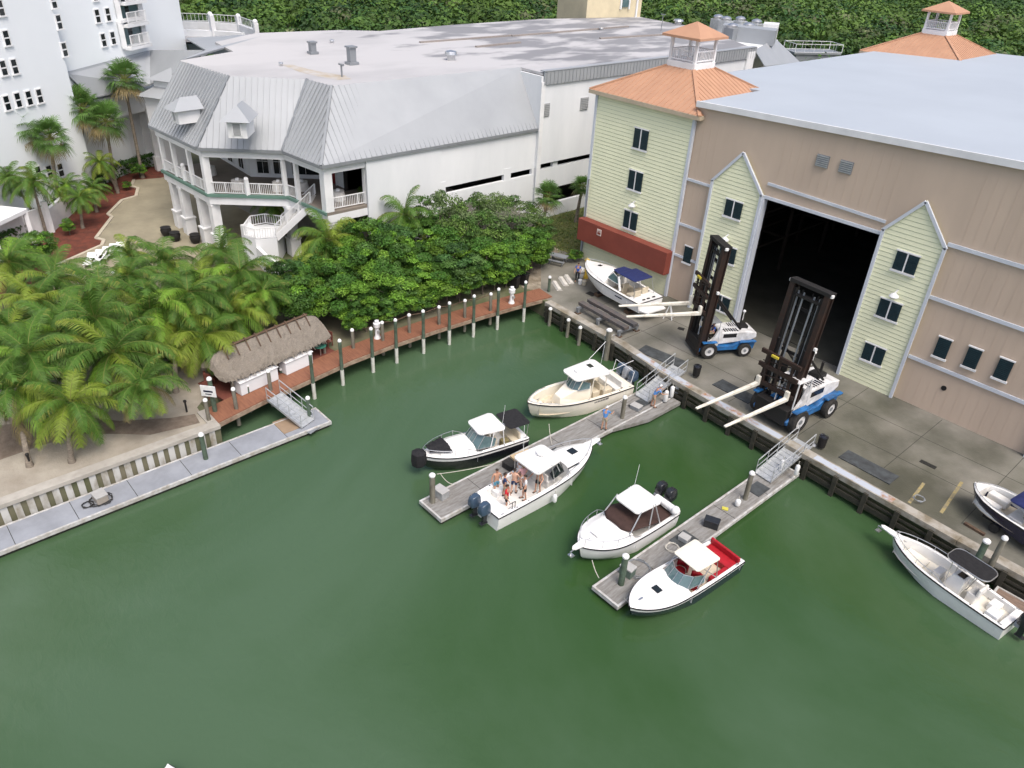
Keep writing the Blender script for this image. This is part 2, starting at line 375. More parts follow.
sheet('mulch_bed', [(p.x, p.y) for p in mulch], mat('mulch', (.16, .045, .028), .95, c2=(.09, .03, .02), scale=1.5, bump=.9, bscale=14), G+.0035)
cb = MB()
ch = [(50, 268), (102, 245), (104, 240), (96, 238), (112, 217), (108, 214), (122, 200), (136, 196), (138, 188), (131, 186), (134, 180)]
for a, b_ in zip(ch, ch[1:]): cb.beam(at(*a, G+.05), at(*b_, G+.05), .3, .12)
tag(cb.build('plaza_kerb', mat('kerb_stone', (.5, .45, .36), .85)), kind='structure')
beach = [at(x, y, G) for x, y in ((-60, 520), (-60, 380), (0, 360), (100, 380), (170, 362), (215, 362), (235, 392), (208, 402), (190, 420))]
bp_ = [(p.x, p.y) for p in beach]
sand_m = mat('sand', (.37, .34, .285), .95, c2=(.27, .24, .195), scale=.5, bump=.7, bscale=9)
sheet('beach', [(-39.9, -20), (-39.9, 12.4), (-42.2, 12.6), (-44.5, 15), (-47, 17.5), (-50, 14), (-56, 8), (-56, -20)], sand_m, G+.004)
path = [at(x, y, G) for x, y in ((-20, 462), (0, 460), (40, 446), (80, 434), (118, 434), (150, 435), (176, 429), (200, 423), (195, 414), (170, 418), (120, 421), (80, 416), (40, 420), (-20, 428))]
sheet('path', [(p.x, p.y) for p in path], mat('paver_path', (.205, .165, .13), .9, c2=(.14, .11, .085), scale=2.5, bump=.5, bscale=16), G+.008)

# ------------------------------------------------------------------ seawall with corrugated sheet piling
sw = thing('seawall', 'concrete capped seawall with white and rusty corrugated sheet piling below the beach palms', 'seawall', (-39.5, 0, 0))
b = MB(); b.bx(-.55, .12, -30, 12.9, G-.18, G+.10); b.bx(-2.1, -.55, 12.35, 12.9, G-.18, G+.10)
b.build('cap', mat('seawall_cap', (.42, .40, .36), .85, c2=(.32, .30, .265), scale=1), sw, bevel=.03)
b = MB(); y = -12.0; kk = 0
while y < 12.6:
    b.bx(-.35, .02, y, y+.34, -.6, G-.19); b.bx(-.35, -.22, y+.34, y+.62, -.6, G-.19); y += .62
b.build('sheet_piling', mat('sheet_pile', (.52, .52, .50), .75, c2=(.22, .19, .13), scale=1.2, stretch=(1, 1, .5), lo=.3, hi=.55), sw)
b = MB(); b.bx(-.50, -.37, -12, 12.6, -.6, G-.2); b.build('backing', float_black, sw)
# ------------------------------------------------------------------ boat barn (big warehouse)
FY = 50.4
def ztop(x): return 17.25+.038*(x+35) if x < 5 else 17.25+.038*40-.038*(x-5)
barn = thing('boat_barn', 'huge tan boat storage barn with pale green gabled panels and black open doorway', 'warehouse')
def wallpoly(x0, x1, z0, y0=FY, y1=FY+.3):
    b = MB(); b.prismY([(x0, z0), (x1, z0), (x1, ztop(x1)), (x0, ztop(x0))], y0, y1); return b
DX0, DX1, DZ = -28.0, -18.95, 11.95
b = MB()
b.prismY([(-35.0, G), (DX0, G), (DX0, ztop(DX0)), (-35.0, ztop(-35))], FY, FY+.3)
b.prismY([(DX0, DZ), (DX1, DZ), (DX1, ztop(DX1)), (DX0, ztop(DX0))], FY, FY+.3)
b.prismY([(DX1, G), (5, G), (5, ztop(5)), (DX1, ztop(DX1))], FY, FY+.3)
b.prismY([(5, G), (45, G), (45, ztop(45)), (5, ztop(5))], FY, FY+.3)
b.bx(-42.2, -41.9, 60.5, 104, G, ztop(-42)-.1); b.bx(44.7, 45, FY+.3, 104, G, ztop(45)-.1); b.bx(-42.2, 45, 104, 104.3, G, 16.9)
wl = b.build('wall', tan_wall, barn)
# vertical panel ribs
b = MB(); x = -34.8
while x < 30:
    z0 = G
    if DX0-.05 < x < DX1+.05: z0 = DZ+.15
    if not (-32.4 < x < -27.9 or -19.1 < x < -14.9): b.bx(x, x+.05, FY-.008, FY-.002, z0, ztop(x)-.25)
    x += .62
b.build('wall_ribs', tan_wall, barn)
# white roof
b = MB()
for (x0, x1, y0) in ((-42.4, -34.95, 58.5), (-34.95, 5, FY-.12), (5, 45.3, FY-.12)):
    a0, a1 = ztop(x0), ztop(x1); y1 = 104.4
    vs = [(x0, y0, a0+.02), (x1, y0, a1+.02), (x1, y1, a1+.02), (x0, y1, a0+.02), (x0, y0, a0+.16), (x1, y0, a1+.16), (x1, y1, a1+.16), (x0, y1, a0+.16)]
    b.add(vs, [(3, 2, 1, 0), (4, 5, 6, 7), (0, 1, 5, 4), (2, 3, 7, 6), (3, 0, 4, 7), (1, 2, 6, 5)])
rf = b.build('roof', roof_blue, barn)
b = MB(); b.beam((-35.0, FY-.2, ztop(-35)), (5, FY-.2, ztop(5)), .14, .42); b.beam((5, FY-.2, ztop(5)), (45, FY-.2, ztop(45)), .14, .42)
b.build('eave_gutter', white_paint, barn)
# inner shell of the hall, its shade put into a near-black colour
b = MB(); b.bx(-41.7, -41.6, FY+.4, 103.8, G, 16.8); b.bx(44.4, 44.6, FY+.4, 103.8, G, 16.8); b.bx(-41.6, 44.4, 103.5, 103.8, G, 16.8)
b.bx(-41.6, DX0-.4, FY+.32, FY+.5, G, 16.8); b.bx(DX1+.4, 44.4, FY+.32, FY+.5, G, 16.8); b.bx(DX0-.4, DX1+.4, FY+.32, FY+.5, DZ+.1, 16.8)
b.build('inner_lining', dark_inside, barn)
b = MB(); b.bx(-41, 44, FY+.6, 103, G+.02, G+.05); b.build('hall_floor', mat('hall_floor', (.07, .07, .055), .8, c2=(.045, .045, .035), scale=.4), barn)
b = MB()
for X in (-33.5, -14.5):
    for k in range(6):
        Y = 56+k*7.5
        for dx in (-1.3, 1.3):
            b.bx(X+dx-.12, X+dx+.12, Y-.12, Y+.12, G, 14)
        for z in (4.5, 7.6, 10.7): b.bx(X-1.4, X+1.4, Y-.1, Y+.1, z, z+.22)
    for z in (4.5, 7.6, 10.7):
        for dx in (-1.3, 1.3): b.bx(X+dx-.08, X+dx+.08, 56, 94, z+.23, z+.4)
b.build('storage_rack', mat('rack_steel', (.06, .045, .035), .7), barn)
# trims
def trim(p0, p1, w=.24, d=.1, y=FY, par=barn, name='trim', m=trim_grey):
    b = MB(); b.beam((p0[0], y-.06-d/2, p0[1]), (p1[0], y-.06-d/2, p1[1]), d, w) if False else b.beam((p0[0], y-d/2-.03, p0[1]), (p1[0], y-d/2-.03, p1[1]), w, d, up=(0, 1, 0))
    return b.build(name, m, par)
trim((DX0, DZ+.12), (DX1, DZ+.12), .22, .12, name='door_header')
trim((-27.9, 13.05), (-19.05, 12.85), .2, .08)
trim((-15.0, 12.65), (20, 12.65), .24); trim((-15.0, 9.1), (20, 9.1), .24); trim((-14.9, 4.75), (-6.35, 4.75), .24)
trim((-34.9, 11.6), (-32.3, 11.6), .2); trim((-34.9, 7.95), (-32.3, 7.95), .2); trim((-34.9, 5.3), (-32.3, 5.3), .2)

def siding(x0, x1, zf, y, par, name='siding', m=siding_green, y1=None, pitch=.30, z0=G):
    # lapped boards with a shadow gap between them; zf(x) gives the top line
    b = MB(); z = z0
    n = 0
    while True:
        za, zb = z, z+pitch-.035
        # width at this height
        xs = [x0+(x1-x0)*i/60 for i in range(61)]
        ok = [x for x in xs if zf(x) >= za-.001]
        if len(ok) < 2: break
        ok2 = [x for x in xs if zf(x) >= zb-.001]
        l0, r0 = ok[0], ok[-1]
        l1, r1 = (ok2[0], ok2[-1]) if len(ok2) > 1 else ((l0+r0)/2-.01, (l0+r0)/2+.01)
        b.add([(l0, y-.042, za), (r0, y-.042, za), (r1, y-.02, zb), (l1, y-.02, zb), (l0, y+.02, za), (r0, y+.02, za), (r1, y+.02, zb), (l1, y+.02, zb)],
              [(0, 1, 2, 3), (1, 5, 6, 2), (4, 0, 3, 7), (3, 2, 6, 7), (1, 0, 4, 5)])
        z += pitch; n += 1
        if n > 200: break
    return b.build(name, m, par)
groove = mat('siding_groove', (.60, .66, .46), .8)
def shutter_window(cx, cz, w, h, y, par, lamp=False, pair=True):
    o = MB(); 
    if pair:
        o.bx(cx-w/2, cx-.05, y-.14, y-.06, cz-h/2, cz+h/2); o.bx(cx+.05, cx+w/2, y-.14, y-.06, cz-h/2, cz+h/2)
    else: o.bx(cx-w/2, cx+w/2, y-.14, y-.06, cz-h/2, cz+h/2)
    win = o.build('window', shutter_teal, par, bevel=.01)
    s = MB(); n = int(h/.13)
    for (a, c) in (((cx-w/2+.07, cx-.12), (cx+.12, cx+w/2-.07)) if pair else ((cx-w/2+.07, cx+w/2-.07),)):
        for i in range(n): s.box((a+c)/2, y-.15, cz-h/2+.1+i*(h-.15)/n, abs(c-a), .03, .05)
    s.build('slats', shutter_teal, win)
    f = MB(); f.bx(cx-w/2-.08, cx+w/2+.08, y-.2, y-.06, cz-h/2-.14, cz-h/2-.004); f.bx(cx-w/2-.06, cx+w/2+.06, y-.17, y-.06, cz+h/2+.004, cz+h/2+.09)
    if pair: f.bx(cx-.045, cx+.045, y-.16, y-.06, cz-h/2, cz+h/2)
    f.build('frame', white_paint, win)
    return win
def wall_lamp(x, z, y, par):
    b = MB(); b.lathe([(.06, .22), (.12, .2), (.30, .06), (.33, -.02), (.2, -.12), (.05, -.15)], (x, y-.38, z), 12); b.beam((x, y-.38, z+.2), (x, y, z+.35), .07)
    return b.build('wall_lamp', white_paint, par, smooth=True)
# gable panels beside the door
def gable(x0, x1, zs, zp, wins, lampz=None):
    y = FY-.22; xm = (x0+x1)/2
    b = MB(); b.prismY([(x0, G), (x1, G), (x1, zs), (xm, zp), (x0, zs)], y, FY-.001); g = b.build('gable_panel', groove, barn)
    zf = lambda x: zs+(zp-zs)*(1-abs(x-xm)/((x1-x0)/2))
    siding(x0+.01, x1-.01, zf, y, g)
    t = MB(); hw = (x1-x0)/2
    yy = y-.1
    for p, q in (((x0, G), (x0, zs+.05)), ((x1, G), (x1, zs+.05)), ((x0-.06, zs-.02), (xm, zp+.08)), ((x1+.06, zs-.02), (xm, zp+.08))):
        t.beam((p[0], yy, p[1]), (q[0], yy, q[1]), .2, .14, up=(0, 1, 0))
    t.build('gable_trim', trim_grey, g)
    for px in wins:
        p = onY(*px, y); shutter_window(p.x, p.z, 1.45, 1.25, y, barn)
        if lampz: pass
    return g
gable(-32.35, -28.05, 12.15, 14.65, [(734, 209), (728, 254), (722, 303)])
gable(-18.95, -15.0, 12.4, 14.75, [(906.5, 262.5), (889.5, 309.5), (874, 353.5)])
for px in ((896, 295), (727, 239)):
    p = onY(*px, FY-.3); wall_lamp(p.x, p.z, FY-.22, barn)
# right-hand pale green bay
b = MB(); b.bx(-6.3, -2.3, FY-.22, FY-.001, G, 9.0); g = b.build('gable_panel', groove, barn); siding(-6.29, -2.31, lambda x: 9.0, FY-.22, g)
b = MB(); b.bx(-6.45, -6.25, FY-.36, FY-.22, G, 9.1); b.bx(-2.35, -2.15, FY-.36, FY-.22, G, 9.1); b.bx(-6.45, -2.15, FY-.37, FY-.22, 9.1, 9.3); b.build('gable_trim', trim_grey, g)
for px in ((943, 347.5), (973, 357.5), (1004, 369)):
    p = onY(*px, FY); shutter_window(p.x, p.z, .8, 1.35, FY, barn, pair=False)
p = onY(688.5, 254.5, FY); shutter_window(p.x, p.z, .75, 1.35, FY, barn, pair=False)
for px in ((823, 161), (846.5, 167)):
    p = onY(*px, FY); v = MB(); v.bx(p.x-.45, p.x+.45, FY-.1, FY-.01, p.z-.4, p.z+.4); v.build('wall_vent', metal_dark, barn)
    s = MB()
    for i in range(6): s.bx(p.x-.42, p.x+.42, FY-.15, FY-.105, p.z-.36+i*.13, p.z-.30+i*.13)
    s.build('vent_slats', alu, barn.children[-1] if barn.children[-1].name.startswith('wall_vent') else barn)
p = onY(944, 388, FY); v = MB(); v.cyl((p.x, FY-.06, p.z), (p.x, FY, p.z), .17); v.build('wall_port', mast_black, barn)
b = MB(); b.bx(DX0-.02, DX0+.16, FY-.26, FY+.32, G, DZ); b.bx(DX1-.16, DX1+.02, FY-.26, FY+.32, G, DZ); b.build_each('door_jamb', trim_grey, barn)

# pale green corner tower, a part of the barn
TX0, TX1, TY1, TZ = -45.0, -34.95, 60.5, 16.3
b = MB(); b.bx(TX0, TX1, FY-.15, TY1, G, TZ); tw = b.build('tower_wall', groove, barn)
siding(TX0+.01, TX1-.01, lambda x: TZ, FY-.15, tw)
# left face boards
sb = MB(); z = G
while z < TZ-.2: sb.bx(TX0-.04, TX0-.001, FY-.1, TY1, z, z+.265); z += .30
sb.build('siding', siding_green, tw)
t = MB()
for x in (TX0, TX1): t.bx(x-.12, x+.12, FY-.28, FY-.05, G, TZ)
t.build_each('corner_trim', trim_grey, tw)
for px in ((641.5, 139), (636, 180.5), (631, 220)):
    p = onY(*px, FY-.15); shutter_window(p.x, p.z, 1.45, 1.55 if px[1] < 200 else 1.5, FY-.15, barn)
p = onY(633, 205.5, FY-.4); wall_lamp(p.x, p.z, FY-.15, barn)
b = MB(); b.bx(TX0-.05, TX1+.05, FY-1.0, FY-.16, 3.55, 5.55)
bd = b.build('red_band', band_red, barn, bevel=.03)
p = onY(599, 232.5, FY-1.03); s = MB(); s.bx(p.x-.25, p.x+.25, FY-1.04, FY-1.003, p.z-.28, p.z+.28); s.build('notice_plate', mat('notice', (.7, .6, .55), .6), bd)
s = MB(); s.bx(p.x-.17, p.x+.17, FY-1.05, FY-1.042, p.z-.18, p.z+.02); s.bx(p.x-.17, p.x+.17, FY-1.05, FY-1.042, p.z+.07, p.z+.12); s.build('notice_print', band_red, bd)
dp = MB(); dp.cyl((TX0+.15, FY-.36, G), (TX0+.15, FY-.36, 9), .07); dp.build('downpipe', metal_dark, barn)

def pyramid_tower_roof(cx, cy, hx, hy, z0, z1, par, r1=1.38):
    b = MB()
    lo = [(cx-hx, cy-hy, z0), (cx+hx, cy-hy, z0), (cx+hx, cy+hy, z0), (cx-hx, cy+hy, z0)]
    hi = [(cx-r1, cy-r1, z1), (cx+r1, cy-r1, z1), (cx+r1, cy+r1, z1), (cx-r1, cy+r1, z1)]
    b.add(lo+hi, [(3, 2, 1, 0), (4, 5, 6, 7)]+[(i, (i+1) % 4, 4+(i+1) % 4, 4+i) for i in range(4)])
    r = b.build('tower_roof', tile_orange, par)
    rb = MB()
    for i in range(4): rb.beam(Vector(lo[i])+Vector((0, 0, .03)), Vector(hi[i])+Vector((0, 0, .03)), .28, .1)
    # fine standing seams
    for i in range(4):
        a, c = Vector(lo[i]), Vector(lo[(i+1) % 4]); ha, hc = Vector(hi[i]), Vector(hi[(i+1) % 4]); L = (c-a).length; e = (c-a)/L
        mid = (a+c)/2; up = ((ha+hc)/2-mid); n = int(L/.5)
        for k in range(1, n):
            s_ = (k/n-.5)*2*L/2; f = 1.0 if abs(s_) < r1 else (L/2-abs(s_))/(L/2-r1)
            rb.beam(mid+e*s_+Vector((0, 0, .01)), mid+e*s_+up*f+Vector((0, 0, .01)), .04, .05)
    rb.build('ridge_tiles', tile_orange, r)
    fb = MB()
    for i in range(4): fb.beam(Vector(lo[i])-Vector((0, 0, .16)), Vector(lo[(i+1) % 4])-Vector((0, 0, .16)), .12, .3)
    fb.build('fascia', soffit, r)
    # open white cupola
    cp = MB(); cp.bx(cx-r1, cx+r1, cy-r1, cy+r1, z1-.15, z1+.45); cu = cp.build('cupola_base', white_paint, par)
    ps = MB(); q = r1-.15
    for sx in (-1, 1):
        for sy in (-1, 1): ps.bx(cx+sx*q-.11, cx+sx*q+.11, cy+sy*q-.11, cy+sy*q+.11, z1+.45, z1+2.2)
    ps.build_each('cupola_post', white_paint, cu)
    rl = MB()
    for z in (z1+.6, z1+1.3):
        for s_ in (-1, 1): rl.beam((cx-q, cy+s_*q, z), (cx+q, cy+s_*q, z), .08); rl.beam((cx+s_*q, cy-q, z), (cx+s_*q, cy+q, z), .08)
    for k in range(1, 12):
        s_ = -q+2*q*k/12
        for t_ in (-1, 1):
            rl.beam((cx+s_, cy+t_*q, z1+.6), (cx+s_, cy+t_*q, z1+1.3), .05); rl.beam((cx+t_*q, cy+s_, z1+.6), (cx+t_*q, cy+s_, z1+1.3), .05)
    rl.build('cupola_railing', white_paint, cu)
    cr = MB(); h = r1+.5; zz = z1+2.2
    cr.add([(cx-h, cy-h, zz), (cx+h, cy-h, zz), (cx+h, cy+h, zz), (cx-h, cy+h, zz), (cx-h, cy-h, zz+.18), (cx+h, cy-h, zz+.18), (cx+h, cy+h, zz+.18), (cx-h, cy+h, zz+.18), (cx, cy, zz+1.15)],
           [(3, 2, 1, 0), (0, 1, 5, 4), (1, 2, 6, 5), (2, 3, 7, 6), (3, 0, 4, 7), (4, 5, 8), (5, 6, 8), (6, 7, 8), (7, 4, 8)])
    cr.build('cupola_roof', tile_orange, cu)
    return r
pyramid_tower_roof(-39.95, 55.55, 5.65, 5.75, 16.5, 18.7, barn)
bc = at(940, 30, 19.6)
pyramid_tower_roof(bc.x, bc.y, 5.8, 5.8, 17.0, 19.2, barn)

# ------------------------------------------------------------------ white club house with metal mansard and corner porch
club = thing('club_building', 'long white clubhouse with grey standing seam metal roof and open corner porch on columns', 'building')
ZE, ZT, ZD = 10.95, 16.0, 6.9
E0, E1, E2, E3, E4 = (-73.9, 22.9), (-64.7, 23.5), (-60.3, 28.9), (-54.8, 29.4), (-54.8, 53.3)
T0, T1, T2, T3, T4 = (-79.3, 31.1), (-66.0, 27.6), (-61.9, 32.6), (-58.6, 33.0), (-58.0, 53.3)
def seam_panel(a, b_, tb, ta, z0, z1, par, step=.5, name='roof_slope', m=metal_roof):
    A, B, TB, TA = Vector((*a, z0)), Vector((*b_, z0)), Vector((*tb, z1)), Vector((*ta, z1))
    s = MB(); dn = Vector((0, 0, -.12)); s.add([A, B, TB, TA, A+dn, B+dn, TB+dn, TA+dn], [(0, 1, 2, 3), (7, 6, 5, 4), (0, 4, 5, 1), (1, 5, 6, 2), (2, 6, 7, 3), (3, 7, 4, 0)])
    o = recalc(s.build(name, m, par))
    e = (B-A); L = e.length; e.normalize(); nrm = e.cross((TA-A)).normalized()
    if nrm.z < 0: nrm = -nrm
    u = nrm.cross(e).normalized()
    if u.z < 0: u = -u
    # trapezoid in (s,t)
    def st(p): d = p-A; return d.dot(e), d.dot(u)
    P = [(0, 0), (L, 0), st(TB), st(TA)]
    r = MB(); x = step/2; mn = min(p[0] for p in P); mx = max(p[0] for p in P); x = mn+step/2
    while x < mx:
        ts = []
        for i in range(4):
            (x0, t0), (x1, t1) = P[i], P[(i+1) % 4]
            if (x0-x)*(x1-x) <= 0 and abs(x1-x0) > 1e-6: ts.append(t0+(t1-t0)*(x-x0)/(x1-x0))
        if len(ts) >= 2 and max(ts)-min(ts) > .1:
            r.beam(A+e*x+u*min(ts)+nrm*.03, A+e*x+u*max(ts)+nrm*.03, .07, .08, up=nrm)
        x += step
    r.build('roof_seam', m, o)
    return o
seam_panel(E0, E1, T1, (-74.4, 26.8), ZE, ZT, club)
seam_panel(E1, E2, T2, T1, ZE, ZT, club)
seam_panel(E2, E3, T3, T2, ZE, ZT, club)
seam_panel(E3, E4, T4, T3, ZE, ZT, club)
hp = MB()
for e, t in ((E1, T1), (E2, T2), (E3, T3)): hp.beam((*e, ZE+.05), (*t, ZT+.05), .22, .12)
for e, t in ((E0, E1), (E1, E2), (E2, E3), (E3, E4)): hp.beam((*e, ZE-.12), (*t, ZE-.12), .16, .26)
hp.build('roof_edge', metal_dark, club)
# flat membrane roof
def flat_mat():
    m = mat('membrane', (.45, .448, .455), .8, c2=(.36, .36, .37), scale=.10, stretch=(1, .5, 1), lo=.35, hi=.55, bump=.15)
    nt = m.node_tree; b = nt.nodes['Principled BSDF']; tc = nt.nodes.new('ShaderNodeTexCoord')
    mp = nt.nodes.new('ShaderNodeMapping'); mp.inputs['Scale'].default_value = (.34, .15, 1); nt.links.new(tc.outputs['Object'], mp.inputs[0])
    n = nt.nodes.new('ShaderNodeTexNoise'); n.inputs['Scale'].default_value = 1.0; n.inputs['Detail'].default_value = 8; nt.links.new(mp.outputs[0], n.inputs['Vector'])
    # ponding dirt is heavier towards the far (Y) end of the roof
    sx = nt.nodes.new('ShaderNodeSeparateXYZ'); nt.links.new(tc.outputs['Object'], sx.inputs[0])
    r = nt.nodes.new('ShaderNodeMapRange'); r.inputs['From Min'].default_value = 42; r.inputs['From Max'].default_value = 62; r.inputs['To Min'].default_value = -.22; r.inputs['To Max'].default_value = .10
    nt.links.new(sx.outputs['Y'], r.inputs[0])
    ad = nt.nodes.new('ShaderNodeMath'); ad.operation = 'ADD'; nt.links.new(n.outputs['Fac'], ad.inputs[0]); nt.links.new(r.outputs[0], ad.inputs[1])
    cr = nt.nodes.new('ShaderNodeValToRGB'); cr.color_ramp.elements[0].position = .50; cr.color_ramp.elements[1].position = .62
    cr.color_ramp.elements[0].color = (1, 1, 1, 1); cr.color_ramp.elements[1].color = (.50, .51, .53, 1)
    nt.links.new(ad.outputs[0], cr.inputs[0])
    mx = nt.nodes.new('ShaderNodeMix'); mx.data_type = 'RGBA'; mx.blend_type = 'MULTIPLY'; mx.inputs[0].default_value = 1
    old = b.inputs['Base Color'].links[0].from_socket
    nt.links.new(old, mx.inputs[6]); nt.links.new(cr.outputs[0], mx.inputs[7]); nt.links.new(mx.outputs[2], b.inputs['Base Color'])
    return m
memb = flat_mat()
far = [at(x, y, ZT) for x, y in ((762, 48), (700, 28), (640, 17), (540, 19), (450, 25), (380, 31), (340, 30), (256, 33), (215, 42))]
fp = [T1, T2, T3, T4, (-54.9, 53.3)] + [(-54.9, 88.5)] + [(p.x, p.y) for p in far[1:]] + [(-77.0, 33.0), (-74.4, 26.8)]
b = MB(); b.prism(fp, ZT-.25, ZT); recalc(b.build('flat_roof', memb, club))
# rust trail and roof stains are wear on the membrane
rp = [at(x, y, ZT+.012) for x, y in ((281, 64.5), (292, 64.5), (306, 68.5), (322, 72), (345, 75.5), (352, 79), (338, 80), (318, 76.5), (300, 72), (288, 67.5))]
b = MB(); b.add([(p.x, p.y, ZT+.012) for p in rp], [tuple(range(len(rp)))]); o = recalc(b.build('rust_stain', mat('rust_stain', (.38, .315, .22), .9, c2=(.44, .43, .42), scale=.9), club))
if o.data.polygons[0].normal.z < 0: o.data.flip_normals()
# roof furniture
def roof_thing(px, h, r, kind):
    p = at(*px, ZT)
    b = MB()
    if kind == 'stack': b.box(p.x, p.y, ZT+h/2, r*2, r*2, h); b.box(p.x, p.y, ZT+h+.07, r*2.7, r*2.7, .14); b.box(p.x, p.y, ZT+.12, r*3, r*3, .24)
    elif kind == 'vent': b.lathe([(r, 0), (r, h*.6), (r*1.5, h*.65), (r*1.3, h), (.03, h*1.15)], (p.x, p.y, ZT))
    elif kind == 'pipe': b.cyl((p.x, p.y, ZT), (p.x, p.y, ZT+h), r); b.cyl((p.x-.35, p.y, ZT+h), (p.x+.35, p.y, ZT+h), r*1.1)
    return b.build({'stack': 'roof_flue', 'vent': 'roof_vent', 'pipe': 'vent_pipe'}[kind], metal_dark if kind != 'vent' else steel, club, bevel=.01)
roof_thing((313, 54), 1.0, .28, 'stack'); roof_thing((352, 64.5), 1.45, .32, 'stack'); roof_thing((342, 77), 1.0, .08, 'pipe')
roof_thing((451, 60), .8, .42, 'vent'); roof_thing((281, 66), .3, .14, 'vent'); roof_thing((332, 43), .3, .18, 'vent'); roof_thing((601, 84-54), .3, .2, 'vent')
roof_thing((678, 24), .6, .5, 'vent'); roof_thing((661, 31), 2.0, .05, 'pipe')
# long low ridge joints across the far roof
b = MB()
for p0, p1 in (((420, 43), (512, 36)), ((512, 36.5), (628, 27)), ((476, 47.5), (520, 43)), ((600, 39), (700, 33))):
    a, c = at(*p0, ZT), at(*p1, ZT); b.beam((a.x, a.y, ZT+.08), (c.x, c.y, ZT+.08), .35, .16)
b.build('roof_joint', mat('joint_strip', (.30, .27, .25), .8), club)
# walls of the long wing
b = MB()
b.bx(-55.15, -54.75, 53.3, 88.5, 7.35, 15.1); b.bx(-58.4, -54.75, 53.3-.25, 53.3, 7, 15.7)
b.bx(-55.35, -55.0, 34.0, 53.3, 7.0, ZE-.25)
b.bx(-55.10, -54.9, 33.6, 41.3, G, ZE-.25)
# lower parapet wall under the slots, slots are real openings
b.bx(-55.3, -54.95, 41.3, 53.3, 4.55, 6.4); b.bx(-55.3, -54.95, 53.3, 88.5, 4.55, 6.75)
for y0, y1 in ((41.3, 41.9), (49.0, 49.9), (52.7, 53.9), (55.6, 56.3), (70, 70.8), (80, 80.8)): b.bx(-55.28, -54.97, y0, y1, 6.35, 7.55)
b.bx(-55.3, -54.95, 41.3, 54.5, G, 4.55); b.bx(-55.3, -54.95, 54.5, 88.5, G, 2.9)
for y0 in (60.5, 68.5, 76.5, 84.5): b.bx(-55.28, -54.97, y0, y0+.6, 2.9, 4.55)
b.bx(-56.5, -55.3, 88.2, 88.5, G, 15)
b.build('wall', white_wall, club)
pl = MB(); pl.bx(-54.74, -54.6, 53.0, 53.5, G, 15.2); pl.bx(-54.74, -54.5, 86.9, 88.4, 13.2, 15.7); pl.build_each('pilaster', white_paint, club)
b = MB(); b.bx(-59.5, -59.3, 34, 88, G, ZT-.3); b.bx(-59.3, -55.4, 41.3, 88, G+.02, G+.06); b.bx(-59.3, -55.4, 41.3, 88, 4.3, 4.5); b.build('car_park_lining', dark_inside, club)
b = MB(); b.bx(-54.75, -54.55, 53.3, 88.7, 14.95, ZT+.12); b.bx(-55.2, -54.5, 53.25, 88.7, ZT+.13, ZT+.2); o = b.build('metal_parapet', metal_roof, club)
b = MB(); y = 53.5
while y < 88.5: b.bx(-54.54, -54.49, y, y+.05, 14.95, ZT+.1); y += .5
b.build('parapet_seam', metal_roof, o)
for px in ((545, 110), (584, 103.5)):
    p = onX(*px, -54.75); b = MB(); b.bx(-54.74, -54.66, p.y-.55, p.y+.55, p.z-.6, p.z+.6); v = b.build('wall_vent', mat('louvre', (.36, .37, .38), .6), club)
    b = MB()
    for i in range(7): b.bx(-54.65, -54.62, p.y-.5, p.y+.5, p.z-.55+i*.165, p.z-.47+i*.165)
    b.build('vent_slats', alu, v)
# porch: deck, band, beams, columns, railing
pd = [(-73.9, 23.1), (-66.9, 24.1), (-63.1, 28.6), (-61.0, 29.9), (-55.0, 30.4), (-55.0, 36), (-62, 37), (-78, 33)]
pd = [(-73.7, 23.3), (-64.9, 23.9), (-60.6, 29.2), (-55.1, 29.8), (-55.1, 38), (-75, 38)]
b = MB(); b.prism(pd, ZD-.9, ZD-.25); recalc(b.build('porch_fascia', white_paint, club))
b = MB(); b.prism([(x+(-.0), y-.06) for x, y in pd[:4]]+pd[4:], ZD-.25, ZD-.02); recalc(b.build('porch_deck', [porch_floor], club))
eg = MB()
for p, q in zip(pd[:4], pd[1:4]): eg.beam((p[0], p[1]-.1, ZD-.08), (q[0], q[1]-.1, ZD-.08), .2, .26)
eg.build('porch_green_edge', green_trim, club)
def column(x, y, z0, z1, w, par=club, base=True):
    b = MB(); b.box(x, y, (z0+z1)/2, w, w, z1-z0)
    if base: b.box(x, y, z0+.75, w+.22, w+.22, 1.5); b.box(x, y, z0+1.6, w+.34, w+.34, .18)
    b.box(x, y, z1-.15, w+.14, w+.14, .2)
    return b.build('porch_column', white_paint, par, bevel=.02)
up_cols = [(-73.4, 23.5, .35), (-71.0, 23.65, .35), (-67.9, 23.85, .35), (-65.1, 24.1, .6), (-60.9, 29.1, .35), (-59.4, 29.5, .35), (-55.5, 30.1, .75), (-55.5, 33.8, .4)]
for x, y, w_ in up_cols: column(x, y, ZD, ZE-.3, w_, base=False)
for x, y in ((-73.2, 23.9), (-71.0, 23.9), (-67.6, 24.2), (-65.3, 24.35), (-60.9, 29.3), (-55.6, 30.2)): column(x, y, G, ZD-.9, .75)
hb = MB()
pe = [(-73.6, 23.4), (-64.95, 24.0), (-60.6, 29.3), (-55.3, 29.9), (-55.3, 34.0)]
for p, q in zip(pe, pe[1:]): hb.beam((*p, ZE-.55), (*q, ZE-.55), .4, .6)
hb.build('porch_beam', white_paint, club)
